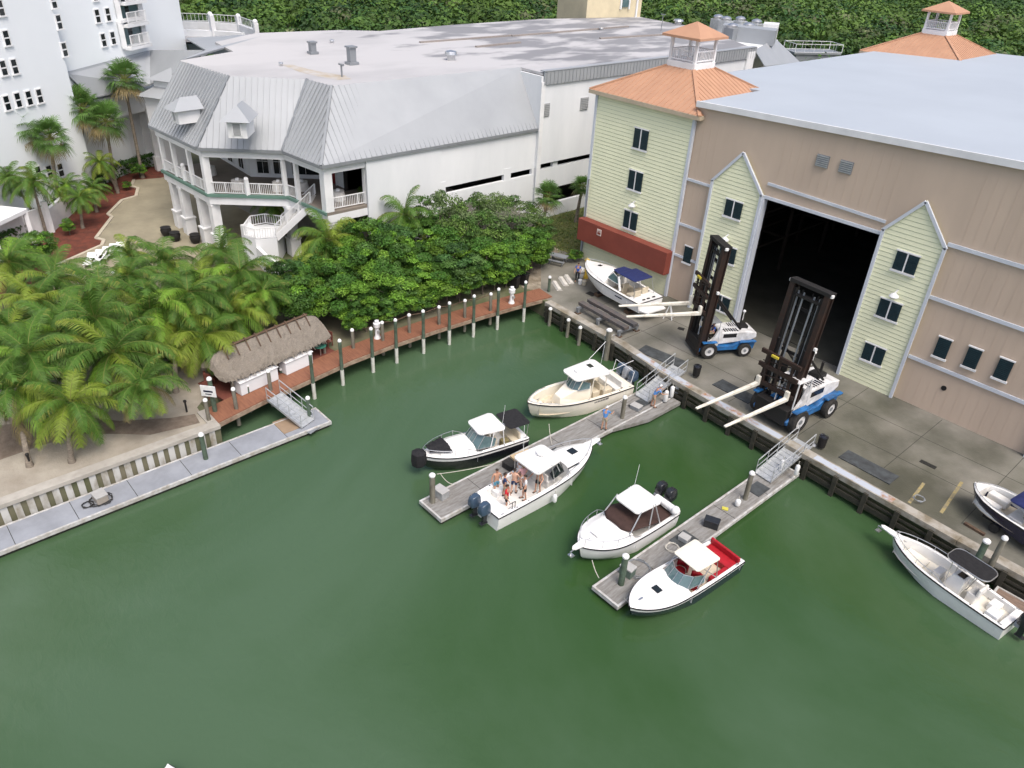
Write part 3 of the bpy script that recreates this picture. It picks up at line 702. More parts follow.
def railing(pts, par, h=1.0, name='railing', m=white_paint, step=.16, post=.09):
    b = MB()
    for p, q in zip(pts, pts[1:]):
        p, q = Vector(p), Vector(q); L = (q-p).length; up = Vector((0, 0, 1))
        b.beam(p+up*h, q+up*h, .09, .07); b.beam(p+up*.12, q+up*.12, .06, .06)
        n = max(2, int(L/step))
        for k in range(n+1): a = p+(q-p)*k/n; b.beam(a+up*.12, a+up*h, .035 if k % 9 else post)
    return b.build(name, m, par)
railing([(-73.5, 23.45, ZD), (-65.0, 24.0, ZD)], club); railing([(-65.0, 24.0, ZD), (-60.7, 29.2, ZD)], club); railing([(-60.7, 29.2, ZD), (-59.6, 29.45, ZD)], club); railing([(-55.6, 30.0, ZD), (-55.4, 33.9, ZD)], club)
# newel in the chamfer railing
b = MB(); b.box(-62.8, 26.5, ZD+.65, .3, .3, 1.3); b.ball((-62.8, 26.5, ZD+1.4), .2); b.box(-69.4, 23.7, ZD+.65, .3, .3, 1.3); b.ball((-69.4, 23.7, ZD+1.4), .2); b.build_each('railing_newel', white_paint, club)
# rooms behind the porch
b = MB(); b.prism([(-76, 29.2), (-67.5, 29.0), (-63.2, 34.2), (-59.3, 34.3), (-59.3, 41), (-55.2, 41), (-55.2, 44), (-76, 44)], ZD, ZE-.3); recalc(b.build('room_wall', white_wall, club))
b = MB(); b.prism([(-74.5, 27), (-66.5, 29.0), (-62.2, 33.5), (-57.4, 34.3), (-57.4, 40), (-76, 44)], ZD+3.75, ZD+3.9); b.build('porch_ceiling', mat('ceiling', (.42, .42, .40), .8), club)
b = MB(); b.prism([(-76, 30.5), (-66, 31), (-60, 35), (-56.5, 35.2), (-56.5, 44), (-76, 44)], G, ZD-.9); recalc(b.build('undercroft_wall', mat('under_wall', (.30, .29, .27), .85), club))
def facade_window(p, q, t, w, h, z, par, m=dark_glass, frame=True):
    p, q = Vector((*p, 0)), Vector((*q, 0)); d = (q-p).normalized(); nn = Vector((d.y, -d.x, 0)); c = p+(q-p)*t
    b = MB(); b.beam(c-d*w/2+nn*.05+Vector((0, 0, z)), c+d*w/2+nn*.05+Vector((0, 0, z)), .08, h); wo = b.build('window', m, par)
    f = MB()
    for s in (-1, 1): f.beam(c+d*s*(w/2+.05)+nn*.07+Vector((0, 0, z-h/2-.08)), c+d*s*(w/2+.05)+nn*.07+Vector((0, 0, z+h/2+.08)), .1)
    f.beam(c-d*w/2+nn*.07+Vector((0, 0, z+h/2+.04)), c+d*w/2+nn*.07+Vector((0, 0, z+h/2+.04)), .1); f.beam(c-d*w/2+nn*.07+Vector((0, 0, z)), c+d*w/2+nn*.07+Vector((0, 0, z)), .05)
    f.beam(c+nn*.07+Vector((0, 0, z-h/2)), c+nn*.07+Vector((0, 0, z+h/2)), .05)
    f.build('frame', white_paint, wo)
for t_, w_ in ((.18, 1.0), (.40, 1.0), (.75, 2.4)): facade_window((-67.5, 29.0), (-63.2, 34.2), t_, w_, 2.2, ZD+1.5, club)
for t_ in (.15, .5, .8): facade_window((-76, 29.2), (-67.5, 29.0), t_, 1.1, 2.2, ZD+1.5, club)
facade_window((-63.2, 34.2), (-59.3, 34.3), .35, 1.3, 2.7, ZD+1.4, club, red_door)
# dormers
def dormer(cx, cy, rz, zb, par, s=1.0):
    d = empty('dormer'); d.parent = par; d.location = (cx, cy, zb); d.rotation_euler = (0, 0, rz)
    b = MB(); b.bx(-.85*s, .85*s, 0, 2.6*s, 0, 1.5*s); bo = b.build('dormer_wall', white_paint, d)
    r = MB(); w_ = 1.35*s; z0 = 1.5*s; zr = 2.7*s
    r.add([(-w_, -.45, z0), (w_, -.45, z0), (w_, 2.9*s, z0), (-w_, 2.9*s, z0), (0, .9*s, zr), (0, 2.9*s, zr)], [(0, 1, 4), (1, 2, 5, 4), (3, 0, 4, 5), (3, 2, 1, 0), (2, 3, 5)])
    r.build('dormer_roof', metal_roof, d)
    g = MB(); g.bx(-.32*s, .32*s, -.07, -.003, .3*s, 1.25*s); g.build('dormer_window', mat('louvre', (.36, .37, .38), .6), d)
    f = MB(); f.bx(-.42*s, -.33*s, -.1, -.003, .2*s, 1.35*s); f.bx(.33*s, .42*s, -.1, -.003, .2*s, 1.35*s); f.build('dormer_frame', white_paint, d)
cdir = math.atan2(E2[1]-E1[1], E2[0]-E1[0])
mx_, my_ = (E1[0]+E2[0])/2, (E1[1]+E2[1])/2
p = at(238, 137, ZE+1.6); dormer(p.x, p.y, cdir, ZE+1.5, club, .88)
p = at(176, 122, ZE+1.6); dormer(p.x, p.y, 0.07, ZE+1.5, club, .74)
# outside stair and curved landing wall
st = empty('staircase'); st.parent = club
S0, S1 = at(313, 199, ZD), at(279, 231, 3.9)
dv = (S1-S0); dh = Vector((dv.x, dv.y, 0)).normalized(); sd_ = Vector((-dh.y, dh.x, 0))
b = MB()
n = 17
for k in range(n):
    c = S0+dv*(k+.5)/n; b.beam(c-sd_*1.1, c+sd_*1.1, .36, .18)
b.build('steps', mat('steps', (.55, .54, .52), .8), st)
b = MB()
for s_ in (-1.15, 1.15): b.beam(S0+sd_*s_-Vector((0, 0, .25)), S1+sd_*s_-Vector((0, 0, .25)), .12, .5)
b.build('stringer', white_paint, st)
for s_ in (-1.1, 1.1): railing([S0+sd_*s_, S1+sd_*s_], st, 1.0)
Lc = S1+dh*1.3; b = MB()
ring = [(q.x, q.y) for q in (S1-sd_*1.4-dh*.1, S1+sd_*1.4-dh*.1, S1+sd_*1.9+dh*1.6, S1+sd_*1.2+dh*2.7, S1-sd_*1.2+dh*2.7, S1-sd_*1.9+dh*1.6)]
b.prism(ring, G, S1.z-.1); b.build('landing', white_wall, st)
an = [math.atan2(-dh.y, -dh.x)+.75+(2*math.pi-1.5)*k/9 for k in range(10)]
railing([(x, y, S1.z-.1) for x, y in ring[1:]+ring[:1]], st, .95, step=.2)
pw = at(250, 250, G+1); b = MB()
w0, w1, w2, w3 = at(247, 224, 4.4), at(268, 258, 3.0), at(300, 274, 3.0), at(330, 270, 3.0)
for p, q in ((w0, w1), (w1, w2), (w2, w3)):
    b.beam((p.x, p.y, (G+3.1)/2), (q.x, q.y, (G+3.1)/2), .3, 3.1-G)
b.box(w0.x, w0.y, 2.7, .9, .9, 3.2)
b.build('landing_wall', white_paint, st)
# tables under cloths on the porch
tb0 = thing('dining_table', 'round porch table under a white cloth near the corner column', 'table', (-64.9, 26.6, ZD), 0, 'cloth covered tables on the club porch')
b = MB(); b.lathe([(.62, 0), (.6, .3), (.52, .72), (.55, .76), (.02, .77)]); b.build('tablecloth', vinyl_white, tb0, smooth=True)
b = MB(); b.lathe([(.03, .772), (.2, .775), (.15, .95), (.02, .97)], n=8); b.build('napkin', cap_white, tb0)
for (x, y, l) in ((-62.6, 29.3, 'porch table under a white cloth in the middle of the angled porch front'), (-61.6, 31.0, 'porch table under a white cloth beside the red door'), (-70.0, 26.2, 'porch table under a white cloth on the shaded left side of the porch'), (-57.6, 32.3, 'porch table under a white cloth just behind the head of the outside stair')):
    c = copy_tree(tb0); c.location = (x, y, ZD); c['label'] = l
# ------------------------------------------------------------------ hotel tower on the left and things behind
ha = R(125.5); hd = Vector((math.cos(ha), math.sin(ha), 0)); hn = Vector((hd.y, -hd.x, 0))   # hn points back towards the plaza side
A0 = at(28, 222, G)
if hn.dot(-A0) < 0: hn = -hn
def on_plane(x, y, P0, nrm):
    d = ray(x, y); O = Vector((0, 0, CAMH)); t = (P0-O).dot(nrm)/d.dot(nrm); return O+d*t
hotel = thing('hotel_tower', 'tall white hotel tower with small dark sash windows rising out of the top left corner', 'building')
def slab(s0, s1, off, z0, z1, depth, name, m, par):
    a = A0+hd*s0+hn*off; b_ = A0+hd*s1+hn*off
    pts = [a, b_, b_-hn*depth, a-hn*depth]
    b = MB(); b.prism([(p.x, p.y) for p in pts], z0, z1); return recalc(b.build(name, m, par))
def sof(px, off=0.0):
    p = on_plane(*px, A0+hn*off, hn); return (p-A0).dot(hd), p
c1 = sof((72, 89))[0]
slab(-45, c1, 0, G, 46, 18, 'wall', hotel_wall, hotel)
c2 = sof((150, 48), -1.0)[0]
slab(c1+.01, c2, -1.0, G, 46, 17, 'wall', hotel_wall, hotel)
c3 = sof((163, 47), -2.6)[0]; c4 = sof((185, 38), -4.0)[0]
slab(c2+.01, c4, -4.0, G, 46, 14, 'wall', hotel_wall, hotel)
slab(c2+.01, c2+2.2, -2.4, G, 46, 1.55, 'wall', hotel_wall, hotel)
def sash(px, w, h, off=0.0):
    w *= .68; h *= .68
    s, p = sof(px, off)
    o = empty('window'); o.parent = hotel; o.location = p; o.rotation_euler = (0, 0, math.atan2(hd.y, hd.x))
    sg = -1 if (Matrix.Rotation(math.atan2(hd.y, hd.x), 3, 'Z') @ Vector((0, 1, 0))).dot(hn) < 0 else 1
    y = sg*.04
    b = MB(); b.box(0, y, h*.27, w, .06, h*.42); b.box(0, y, -h*.27, w, .06, h*.42); b.build('pane', dark_glass, o)
    f = MB(); f.box(-w/2-.05, y*1.3, 0, .09, .1, h*1.02); f.box(w/2+.05, y*1.3, 0, .09, .1, h*1.02); f.box(0, y*1.3, h*.5+.03, w+.2, .1, .09); f.box(0, y*1.3, 0, w, .09, .1); f.box(0, y*1.6, -h*.5-.06, w+.35, .16, .12)
    f.build('frame', white_paint, o)
for px in ((6.5, 103), (17.5, 100), (28.5, 98), (39, 96)): sash(px, .85, 1.75)
for px in ((3, 68), (14, 66.5), (6, 38), (64, 49.5), (58.5, 22), (53, 1), (0, 8)): sash(px, .85, 1.75)
for px in ((97, 16), (107.5, 14.5), (103, 40), (112.5, 38), (94, -6)): sash(px, .9, 1.75, -1.0)
for px in ((49, 172), (38, 173), (60, 170)): sash(px, .9, 1.8)
def balcony(px0, px1, ybot):
    s0, p0 = sof(px0, -1.0); s1, p1 = sof(px1, -1.0); zc = sof(ybot, -1.0)[1].z
    o = empty('balcony'); o.parent = hotel
    mid = (s0+s1)/2; w_ = abs(s1-s0)
    def L(s, off, z): return A0+hd*s+hn*(-1.0+off)+Vector((0, 0, z-G))
    b = MB(); b.beam(L(s0, .05, zc+1.35), L(s1, .05, zc+1.35), .1, 2.2, up=(0, 0, 1)); b.build('sliding_door', tint_glass, o)
    b = MB(); b.beam(L(s0+w_*.35, .08, zc+1.35), L(s0+w_*.55, .08, zc+1.35), .08, 2.2); b.build('open_door', dark_glass, o)
    b = MB(); b.beam(L(s0-.2, .5, zc), L(s1+.2, .5, zc), 1.2, .3); b.beam(L(s0-.2, .35, zc+2.7), L(s1+.2, .35, zc+2.7), .7, .3)
    for s in (s0-.2, s1+.2): b.beam(L(s, .3, zc), L(s, .3, zc+2.7), .5, .25)
    b.build('balcony_slab', white_paint, o)
    railing([L(s0, 1.05, zc+.15), L(s1, 1.05, zc+.15)], o, 1.15)
balcony((124, 50), (143, 46), (133, 46)); balcony((120, 25), (139, 21), (129, 24)); balcony((117, 2), (136, -2), (126, 2))
# low white lobby walls at the hotel's foot, partly behind palms
lob = thing('garden_wall', 'low white boarded garden wall at the foot of the hotel behind the hedge', 'wall')
b = MB(); q0, q1 = at(-30, 262, G), at(52, 232, G); b.beam((q0.x, q0.y, 2.7), (q1.x, q1.y, 2.7), .3, 2.5)
q2 = at(80, 205, G); b.beam((q1.x, q1.y, 2.5), (q2.x, q2.y, 2.5), .3, 2.1); b.build('panel', white_paint, lob)
b = MB()
for t_ in (0, .33, .66, 1.0):
    p = q0.lerp(q1, t_); b.box(p.x, p.y, 2.9, .45, .45, 2.9)
b.build_each('post', white_paint, lob)
pav = thing('entrance_canopy', 'small white flat entrance canopy beside the hotel at the left edge', 'canopy')
c0 = at(-22, 222, 4.0); b = MB(); b.box(c0.x, c0.y, 4.6, 6.4, 4.4, .4, R(40)); b.build('canopy_roof', white_wall, pav, bevel=.05)
b = MB()
for dx, dy in ((-3, -2), (3, -2), (3, 2), (-3, 2)):
    x = c0.x+dx*math.cos(R(40))-dy*math.sin(R(40)); y = c0.y+dx*math.sin(R(40))+dy*math.cos(R(40)); b.box(x, y, 2.95, .35, .35, 3.0)
b.build_each('canopy_post', white_paint, pav)

# link wing with a pitched metal roof between hotel and clubhouse
link = thing('link_wing', 'pale two storey wing with grey sloping metal roof joining hotel and clubhouse', 'building')
le0, le1 = at(85, 99, 10.5), at(150, 118, 10.5)
l0, l1 = on_plane(66, 72, A0-hn*.9, hn), on_plane(150, 50, A0-hn*.9, hn)
lt = (l0.z+l1.z)/2
def roof_poly(pts, par, name='roof_slope', m=metal_roof, th=.15):
    b = MB(); n = len(pts); b.add([Vector(p) for p in pts]+[Vector(p)-Vector((0, 0, th)) for p in pts], [tuple(range(n)), tuple(range(2*n-1, n-1, -1))]+[(i, (i+1) % n, n+(i+1) % n, n+i) for i in range(n)])
    return recalc(b.build(name, m, par))
k1 = at(205, 52, 15.6); k2 = at(175, 88, 13.2)
ea, eb = at(92, 96, 11.2), at(146, 82, 11.2)
e_a = at(90, 98, 10.6); e_b = at(150, 80, 10.6)
roof_poly([l0, at(92, 97, 10.6), at(150, 84, 10.9), at(172, 74, 12.6), at(212, 50, 15.7), l1], link)
b = MB()
wa, wb = at(92, 98, 10.3), at(150, 86, 10.3); hh = Vector((0, 0, 0))
b.beam((wa.x, wa.y, 9.0), (wb.x, wb.y, 9.0), .4, 2.2)
b.build('eave_wall', white_wall, link)
b = MB(); wa2, wb2 = Vector((wa.x, wa.y, 0))-hn*1.5, Vector((wb.x, wb.y, 0))-hn*1.5
b.beam((wa2.x, wa2.y, 5.2), (wb2.x, wb2.y, 5.2), .4, 9.5); b.build('wall', white_wall, link)
for t_, z in ((.12, 7.9), (.3, 7.9), (.5, 7.9), (.25, 4.2), (.42, 4.2), (.58, 4.2)):
    facade_window((wb2.x, wb2.y), (wa2.x, wa2.y), t_, 1.1, 2.0, z, link)
for t_, z in ((.15, 9.2), (.4, 9.2), (.7, 9.1)):
    facade_window((wb.x, wb.y), (wa.x, wa.y), t_, 1.6, 1.4, z, link)
# small gabled roofs in the corner by the porch
for px, s, z in (((166, 76), 1.0, 12.0), ((160, 91), 1.25, 10.5)):
    p = at(*px, z); d = empty('gablet'); d.parent = link; d.location = (p.x, p.y, z); d.rotation_euler = (0, 0, R(-60))
    b = MB(); b.bx(-2*s, 2*s, 0, 5*s, -3, 0); b.build('gablet_wall', white_wall, d)
    b = MB(); w_ = 2.5*s; b.add([(-w_, -.5, 0), (w_, -.5, 0), (w_, 5*s, 0), (-w_, 5*s, 0), (0, 1.2*s, 1.1*s), (0, 5*s, 1.1*s)], [(0, 1, 4), (1, 2, 5, 4), (3, 0, 4, 5), (3, 2, 1, 0), (2, 3, 5)]); b.build('gablet_roof', metal_roof, d)
# tall white pilasters left of the porch
for i, (pb, pt, w_) in enumerate((((152, 165), (137, 98), .9), ((160, 170), (146, 108), .5))):
    p = at(*pb, G); z = hat(*pt, p); b = MB(); b.box(p.x, p.y, (G+z)/2, w_, w_, z-G); b.box(p.x, p.y, G+.8, w_+.3, w_+.3, 1.6); b.build('wing_column', white_paint, link)
p = at(150, 130, 6); b = MB(); b.box(p.x-1, p.y+2.5, 5.5, 5, 3, 8, R(-20)); b.build('wing_block', white_wall, link)
b = MB(); b.box(p.x-.2, p.y+.9, 7.9, 2.6, .3, 2.0, R(-20)); b.build('wing_opening', dark_glass, link)

# curved white terrace wall behind the hotel
ter = thing('terrace', 'curved white terrace wall with railing and white posts behind the clubhouse roof', 'terrace')
tp = [at(x, y, 12.0) for x, y in ((165, 40), (186, 35), (214, 36), (243, 38), (257, 35))]
b = MB()
for p, q in zip(tp, tp[1:]): b.beam((p.x, p.y, 11.2), (q.x, q.y, 11.2), .5, 3.0)
b.build('terrace_wall', white_wall, ter)
tq = [at(x, y, 13.5) for x, y in ((180, 21), (211, 22), (239, 24), (256, 30))]
b = MB()
for p, q in zip(tq, tq[1:]): b.beam((p.x, p.y, 12.4), (q.x, q.y, 12.4), .4, 2.2)
b.build('parapet_wall', white_paint, ter)
railing([(p.x, p.y, 13.5) for p in tq], ter, 1.0, step=.5)
b = MB()
for p in tq[1:]+[tp[2]]: b.box(p.x, p.y, 12.9, .6, .6, 2.9); b.ball((p.x, p.y, 14.5), .34)
b.build_each('terrace_post', white_paint, ter)
# roof terrace deck closing the gap behind
dk = [at(x, y, 12.0) for x, y in ((165, 44), (262, 40))]
b = MB(); b.prism([(tp[0].x, tp[0].y), (tp[-1].x, tp[-1].y), (tq[-1].x, tq[-1].y), (tq[1].x, tq[1].y), (tq[0].x, tq[0].y)], 11.6, 11.9); recalc(b.build('terrace_floor', memb, ter))
# grey hip roof joining clubhouse flat roof (left of it)
hp_ = [at(x, y, z) for x, y, z in ((146, 125, ZE), (212, 68, ZT+.1), (205, 49, ZT+.1), (172, 74, 13.0))]
roof_poly([(*E0, ZE), (-74.4, 26.8, ZT), at(206, 50, ZT+.1), at(173, 77, 12.8)], club, 'roof_slope')
roof_poly([(-74.4, 26.8, ZT), at(262, 36, ZT), at(257, 34, ZT-.5), at(186, 38, 13.0), at(206, 50, ZT+.1)], club, 'roof_slope')

# cream stair tower far behind, top edge of the picture
ct = thing('cream_tower', 'cream stair tower with white framed window standing behind the flat roof', 'tower')
t0, t1 = at(586, 18, ZT), at(640, 17, ZT); cc = (t0+t1)/2; aa = math.atan2(t1.y-t0.y, t1.x-t0.x); w_ = (t1-t0).length
b = MB(); ctc = cc+Vector((-math.sin(aa), math.cos(aa), 0))*w_*.4
b.box(ctc.x, ctc.y, 12.5, w_, w_*.8, 26, aa); b.build('wall', siding_cream, ct)
wc = cc+(t1-t0)*.18; b = MB(); b.box(wc.x+math.sin(aa)*.06, wc.y-math.cos(aa)*.06, 19, 1.1, .3, 3.2, aa); wn_ = b.build('window', tint_glass, ct)
b = MB()
for s in (-1, 1): b.box(wc.x+math.cos(aa)*s*.75, wc.y+math.sin(aa)*s*.75, 19, .22, .5, 3.8, aa)
b.box(wc.x+math.cos(aa)*2.2, wc.y+math.sin(aa)*2.2, 19, .25, .5, 7, aa)
b.build('frame', white_paint, wn_)

# plant roof with condensers beyond the barn cupola
pb = thing('plant_roof_building', 'grey roofed plant building with pale sloping roof behind the orange cupola', 'building')
zz = 14.0
r0, r1, r2, r3 = at(762, 47, 15.6), at(800, 62, 13.0), at(779, 39, 15.6), at(722, 20, 16)
roof_poly([at(755, 50, 15.7), at(765, 66, 14.2), at(800, 62, 12.6), at(775, 38, 15.7)], pb)
b = MB(); q = [at(x, y, 15.4) for x, y in ((700, 40), (756, 50), (778, 40), (722, 22))]; b.prism([(p.x, p.y) for p in q], G, 15.4); recalc(b.build('wall', white_wall, pb))
q = [at(x, y, 17.2) for x, y in ((723, 25), (776, 31), (778, 28.5), (725, 22.5))]
b = MB(); b.prism([(p.x, p.y) for p in q], 15.4, 17.2); recalc(b.build('penthouse', metal_roof, pb))
q = [at(x, y, 17.0) for x, y in ((763, 27), (778, 28), (779, 26), (764, 25))]
b = MB(); b.prism([(p.x, p.y) for p in q], 15.0, 17.4); recalc(b.build('white_screen', white_paint, pb))
for i, px in enumerate(((724, 33), (738, 33), (754, 36), (716, 31), (746, 40), (730, 41))):
    p = at(*px, 15.4); u = thing('condenser_unit', ['round topped metal condenser, front left of the roof plant', 'round topped metal condenser, middle of the roof plant', 'round topped metal condenser, right of the roof plant', 'round topped metal condenser nearest the orange cupola', 'dark fronted condenser, right of the roof plant', 'dark fronted condenser, left of the roof plant'][i], 'condenser', (p.x, p.y, 15.4), 0, 'condensers on the plant roof')
    b = MB(); b.box(0, 0, .8, 1.5, 1.5, 1.6); b.build('cabinet', alu if i < 4 else metal_dark, u, bevel=.05)
    b = MB(); b.lathe([(.7, 1.6), (.72, 1.9), (.5, 2.1), (.05, 2.2)]); b.build('fan_cowl', steel, u, smooth=True)
ws = thing('white_platform', 'white railed service platform standing behind the barn roof edge', 'platform')
p = at(812, 52, 10); b = MB(); b.box(p.x, p.y, 10, 9, 4, .3, R(60)); b.box(p.x, p.y, 5, 8, 3.5, 9.5, R(60)); b.build('platform', metal_dark, ws)
cr_ = [(p.x+a*math.cos(R(60))-c*math.sin(R(60)), p.y+a*math.sin(R(60))+c*math.cos(R(60)), 10.1) for a, c in ((-4.5, -2), (4.5, -2), (4.5, 2), (-4.5, 2), (-4.5, -2))]
railing(cr_, ws, 1.4, step=1.5)
# ------------------------------------------------------------------ docks
def float_dock(name, label, x0, x1, y0, y1, z=.42, alongY=True, m=dock_plank_x, group=None):
    d = thing(name, label, 'dock', ((x0+x1)/2, (y0+y1)/2, 0), 0, group); hx, hy = (x1-x0)/2, (y1-y0)/2
    b = MB(); b.bx(-hx+.1, hx-.1, -hy+.1, hy-.1, z-.12, z); b.build('deck', m, d)
    b = MB()
    b.bx(-hx, -hx+.12, -hy, hy, z-.22, z+.03); b.bx(hx-.12, hx, -hy, hy, z-.22, z+.03); b.bx(-hx+.121, hx-.121, -hy, -hy+.12, z-.22, z+.03); b.bx(-hx+.121, hx-.121, hy-.12, hy, z-.22, z+.03)
    b.build('edge_beam', dock_edge, d, bevel=.02)
    b = MB(); b.bx(-hx+.13, hx-.13, -hy+.13, hy-.13, -.3, z-.13); b.build('float', float_black, d)
    b = MB()
    L = y1-y0; n = max(1, int(L/3.0))
    for k in range(1, n): b.bx(-hx+.12, hx-.12, -hy+L*k/n-.015, -hy+L*k/n+.015, z+.001, z+.006)
    b.build('deck_joint', float_black, d)
    return d
float_dock('floating_dock', 'long pale blue-grey floating dock running beside the seawall at left', -39.15, -37.1, -14, 19.1)
b = MB(); p = at(289, 424, .43); b.box(p.x, p.y, .435, 1.6, 1.5, .02)
tag(b.build('plywood_patch', mat('plywood', (.30, .22, .15), .85, scale=2)), 'brown plywood sheet lying on the left dock at the gangway foot', 'board')
fd1 = float_dock('finger_dock', 'grey plank finger dock between the cream boat and the crowded white boat', -27.3, -25.25, 18.95, 39.2, .45, m=dock_plank, group='finger docks off the quay')
b = MB(); b.prism([(1.03, 14.0-10.1), (1.75, 15.6-10.1+1.2), (1.75, 10.1), (1.03, 10.1)], .2, .445); b.build('landing_wing', dock_plank, fd1)
fd2 = float_dock('finger_dock', 'grey plank finger dock between the brown covered boat and the red seated boat', -16.7, -14.95, 21.9, 38.6, .45, m=dock_plank, group='finger docks off the quay')
float_dock('finger_dock', 'brown plank dock at the right edge behind the long open fishing boat', -3.4, 4.0, 37.0, 38.3, .5, m=mat('dock_brown', (.24, .17, .13), .85, c2=(.15, .11, .085), scale=2, stretch=(1, 5, 1), bump=.3), group='finger docks off the quay')

# ------------------------------------------------------------------ boardwalk
bwalk = [(-40.6, 12.6), (-41.3, 16.0), (-41.8, 19.5), (-42.3, 23.0), (-42.5, 27.0), (-42.45, 31), (-42.2, 35), (-41.9, 38.5), (-41.4, 42.2)]
bw = thing('boardwalk', 'red-brown plank boardwalk curving along the mangroves above the water', 'boardwalk')
b = MB(); s = MB(); us = MB()
def bw_at(t):
    i = min(int(t), len(bwalk)-2); f = t-i; return Vector((bwalk[i][0]*(1-f)+bwalk[i+1][0]*f, bwalk[i][1]*(1-f)+bwalk[i+1][1]*f, 0))
N = 230
for k in range(N):
    t = (k+.5)/N*(len(bwalk)-1); p = bw_at(t); q = bw_at(min(t+.05, len(bwalk)-1.001)); r_ = bw_at(max(t-.05, 0)); d = (q-r_).normalized(); nn = Vector((d.y, -d.x, 0))
    c = Vector((p.x, p.y, G+.06)); b.beam(c-nn*.92, c+nn*.92, .122, .05)
b.build('planks', red_deck, bw)
for off in (-.93, .93, 0):
    for k in range(40):
        t0_, t1_ = k/40*(len(bwalk)-1), (k+1)/40*(len(bwalk)-1)-.001
        p, q = bw_at(t0_), bw_at(t1_); d = (q-p).normalized(); nn = Vector((d.y, -d.x, 0))*off
        s.beam(Vector((p.x, p.y, G-.12))+nn, Vector((q.x, q.y, G-.12))+nn, .1, .28)
s.build_each('edge_joist', mat('joist', (.34, .27, .2), .85, c2=(.2, .13, .09), scale=2), bw)

# piles
ORD = ['first', 'second', 'third', 'fourth', 'fifth', 'sixth', 'seventh', 'eighth', 'ninth', 'tenth', 'eleventh', 'twelfth']
def pile(base, top_z, label, z0=-.8, r=.15, sleeve=None, m=pile_green, group=None, cap=True, top=None, name='mooring_pile'):
    t = thing(name, label, 'piling', (base.x, base.y, 0), 0, group)
    dx = 0 if top is None else (top.x-base.x); dy = 0 if top is None else (top.y-base.y)
    b = MB(); b.tube([(0, 0, z0), (dx, dy, top_z)], r, 12, r*.92); b.build('post', m, t, smooth=True)
    if sleeve: b = MB(); b.tube([(0, 0, z0+.05), (dx*sleeve/top_z, dy*sleeve/top_z, sleeve)], r*1.05, 12); b.build('white_sleeve', sleeve_white, t, smooth=True)
    if cap: b = MB(); b.lathe([(r*1.06, -.03), (r*1.08, .06), (r*.7, .14), (.01, .18)], (dx, dy, top_z-.04), 12); b.build('cap', cap_white, t, smooth=True)
    return t
outer = [((314, 391), (308, 352)), ((340, 375), (335.7, 339)), ((367, 360), (364, 325)), ((392, 352), (391, 318)), ((422, 345), (421, 310)), ((449, 337), (448.5, 303)), ((475, 331), (475, 296)), ((499.7, 324), (501, 290)), ((525, 315), (527, 284))]
for i, (pb_, pt_) in enumerate(outer):
    q_ = at(pt_[0]+(pb_[0]-pt_[0])*.72, pt_[1]+(pb_[1]-pt_[1])*.72, G)
    tt = min(range(160), key=lambda k: abs(bw_at(k/20).y-q_.y)); p = Vector((bw_at(tt/20).x+1.12, q_.y, 0)); z = 3.55
    pile(p, z, 'white capped piling on the water side of the boardwalk, %s counting from the thatched hut' % ORD[i], sleeve=G-.2, r=.125, group='outer pilings of the red boardwalk')
inner = [(205, 400), (233, 389), (268, 371), (352, 330), (382, 322.5), (409, 315), (439, 307), (465, 300.5), (491, 294)]
for i, px in enumerate(inner):
    # bases stand along the back edge of the deck
    pt = at(*px, 3.0); pt = Vector((pt.x, pt.y, 0))
    pile(pt, 3.0, 'short white capped post on the land side of the boardwalk, %s from its seawall end' % ORD[i], r=.13, z0=.3, m=pile_wood, group='inner posts of the red boardwalk')
# rope rails between the inner posts near the hut
rp_ = MB()
pts = [at(*px, 2.5) for px in inner]
for a, c in list(zip(pts, pts[1:]))[3:8]:
    mid = (a+c)/2-Vector((0, 0, .15)); rp_.tube([a, mid, c], .03, 5)
tag(rp_.build('rope_rail', wood_dark), 'sagging rope strung between the short posts behind the boardwalk', 'rope')
# sign pile and lamp piles at the seawall end
p = at(219, 431, 0); pile(p, 3.9, 'piling carrying the white notice board where the boardwalk meets the seawall')
sg = thing('notice_board', 'small white notice board with dark lettering on a pile at the boardwalk end', 'sign', (p.x+.05, p.y-.2, 3.1), R(40))
b = MB(); b.box(0, 0, 0, .95, .06, .75); b.build('board', cap_white, sg)
b = MB(); b.box(0, -.036, .0, .6, .01, .12); b.box(0, -.036, -.2, .4, .01, .06); b.build('lettering', gel_navy, sg)
p = at(251, 412, 0); pile(p, hat(245, 384, p)-.1, 'white capped piling with a green brace beside the gangway head, nearest the hut corner')
p = at(206, 459, .4); pile(p, hat(203, 434, p), 'green piling rising through the left dock opposite the seawall end')
p = at(310, 419, .4); pile(p, hat(307, 398, p), 'white capped piling at the tip of the left dock beside the gangway foot', r=.14)
p = at(284, 391, 0); pile(p, hat(278, 369, p), 'white capped piling standing in front of the white benches under the thatch')
p = at(434, 503, .45)
pile(at(432.5, 502, .45), hat(434.4, 475, at(432.5, 502, .45)), 'white topped piling near the outer tip of the first finger dock', r=.17, m=pile_wood)
pile(at(622, 418, .45), hat(624, 397, at(622, 418, .45)), 'piling beside the cream boat on the first finger dock', r=.15, m=pile_wood)
pile(at(621, 584, .45), hat(626, 556, at(621, 584, .45)), 'green piling near the outer tip of the second finger dock beside coiled hose', r=.17)
pile(at(745, 499, .45), hat(752.5, 473, at(745, 499, .45)), 'dark piling with tall white cap on the second finger dock near the gangway', r=.15, m=pile_wood)
def wall_pile(px, Y, r=.15, m=pile_green, label='', group=None):
    q_ = onY(*px, Y); return pile(Vector((q_.x, Y, 0)), q_.z, label, r=r, m=m, group=group)
wall_pile((987, 541), 38.0, label= 'green piling left of the pair beside the open fishing boat', r=.18)
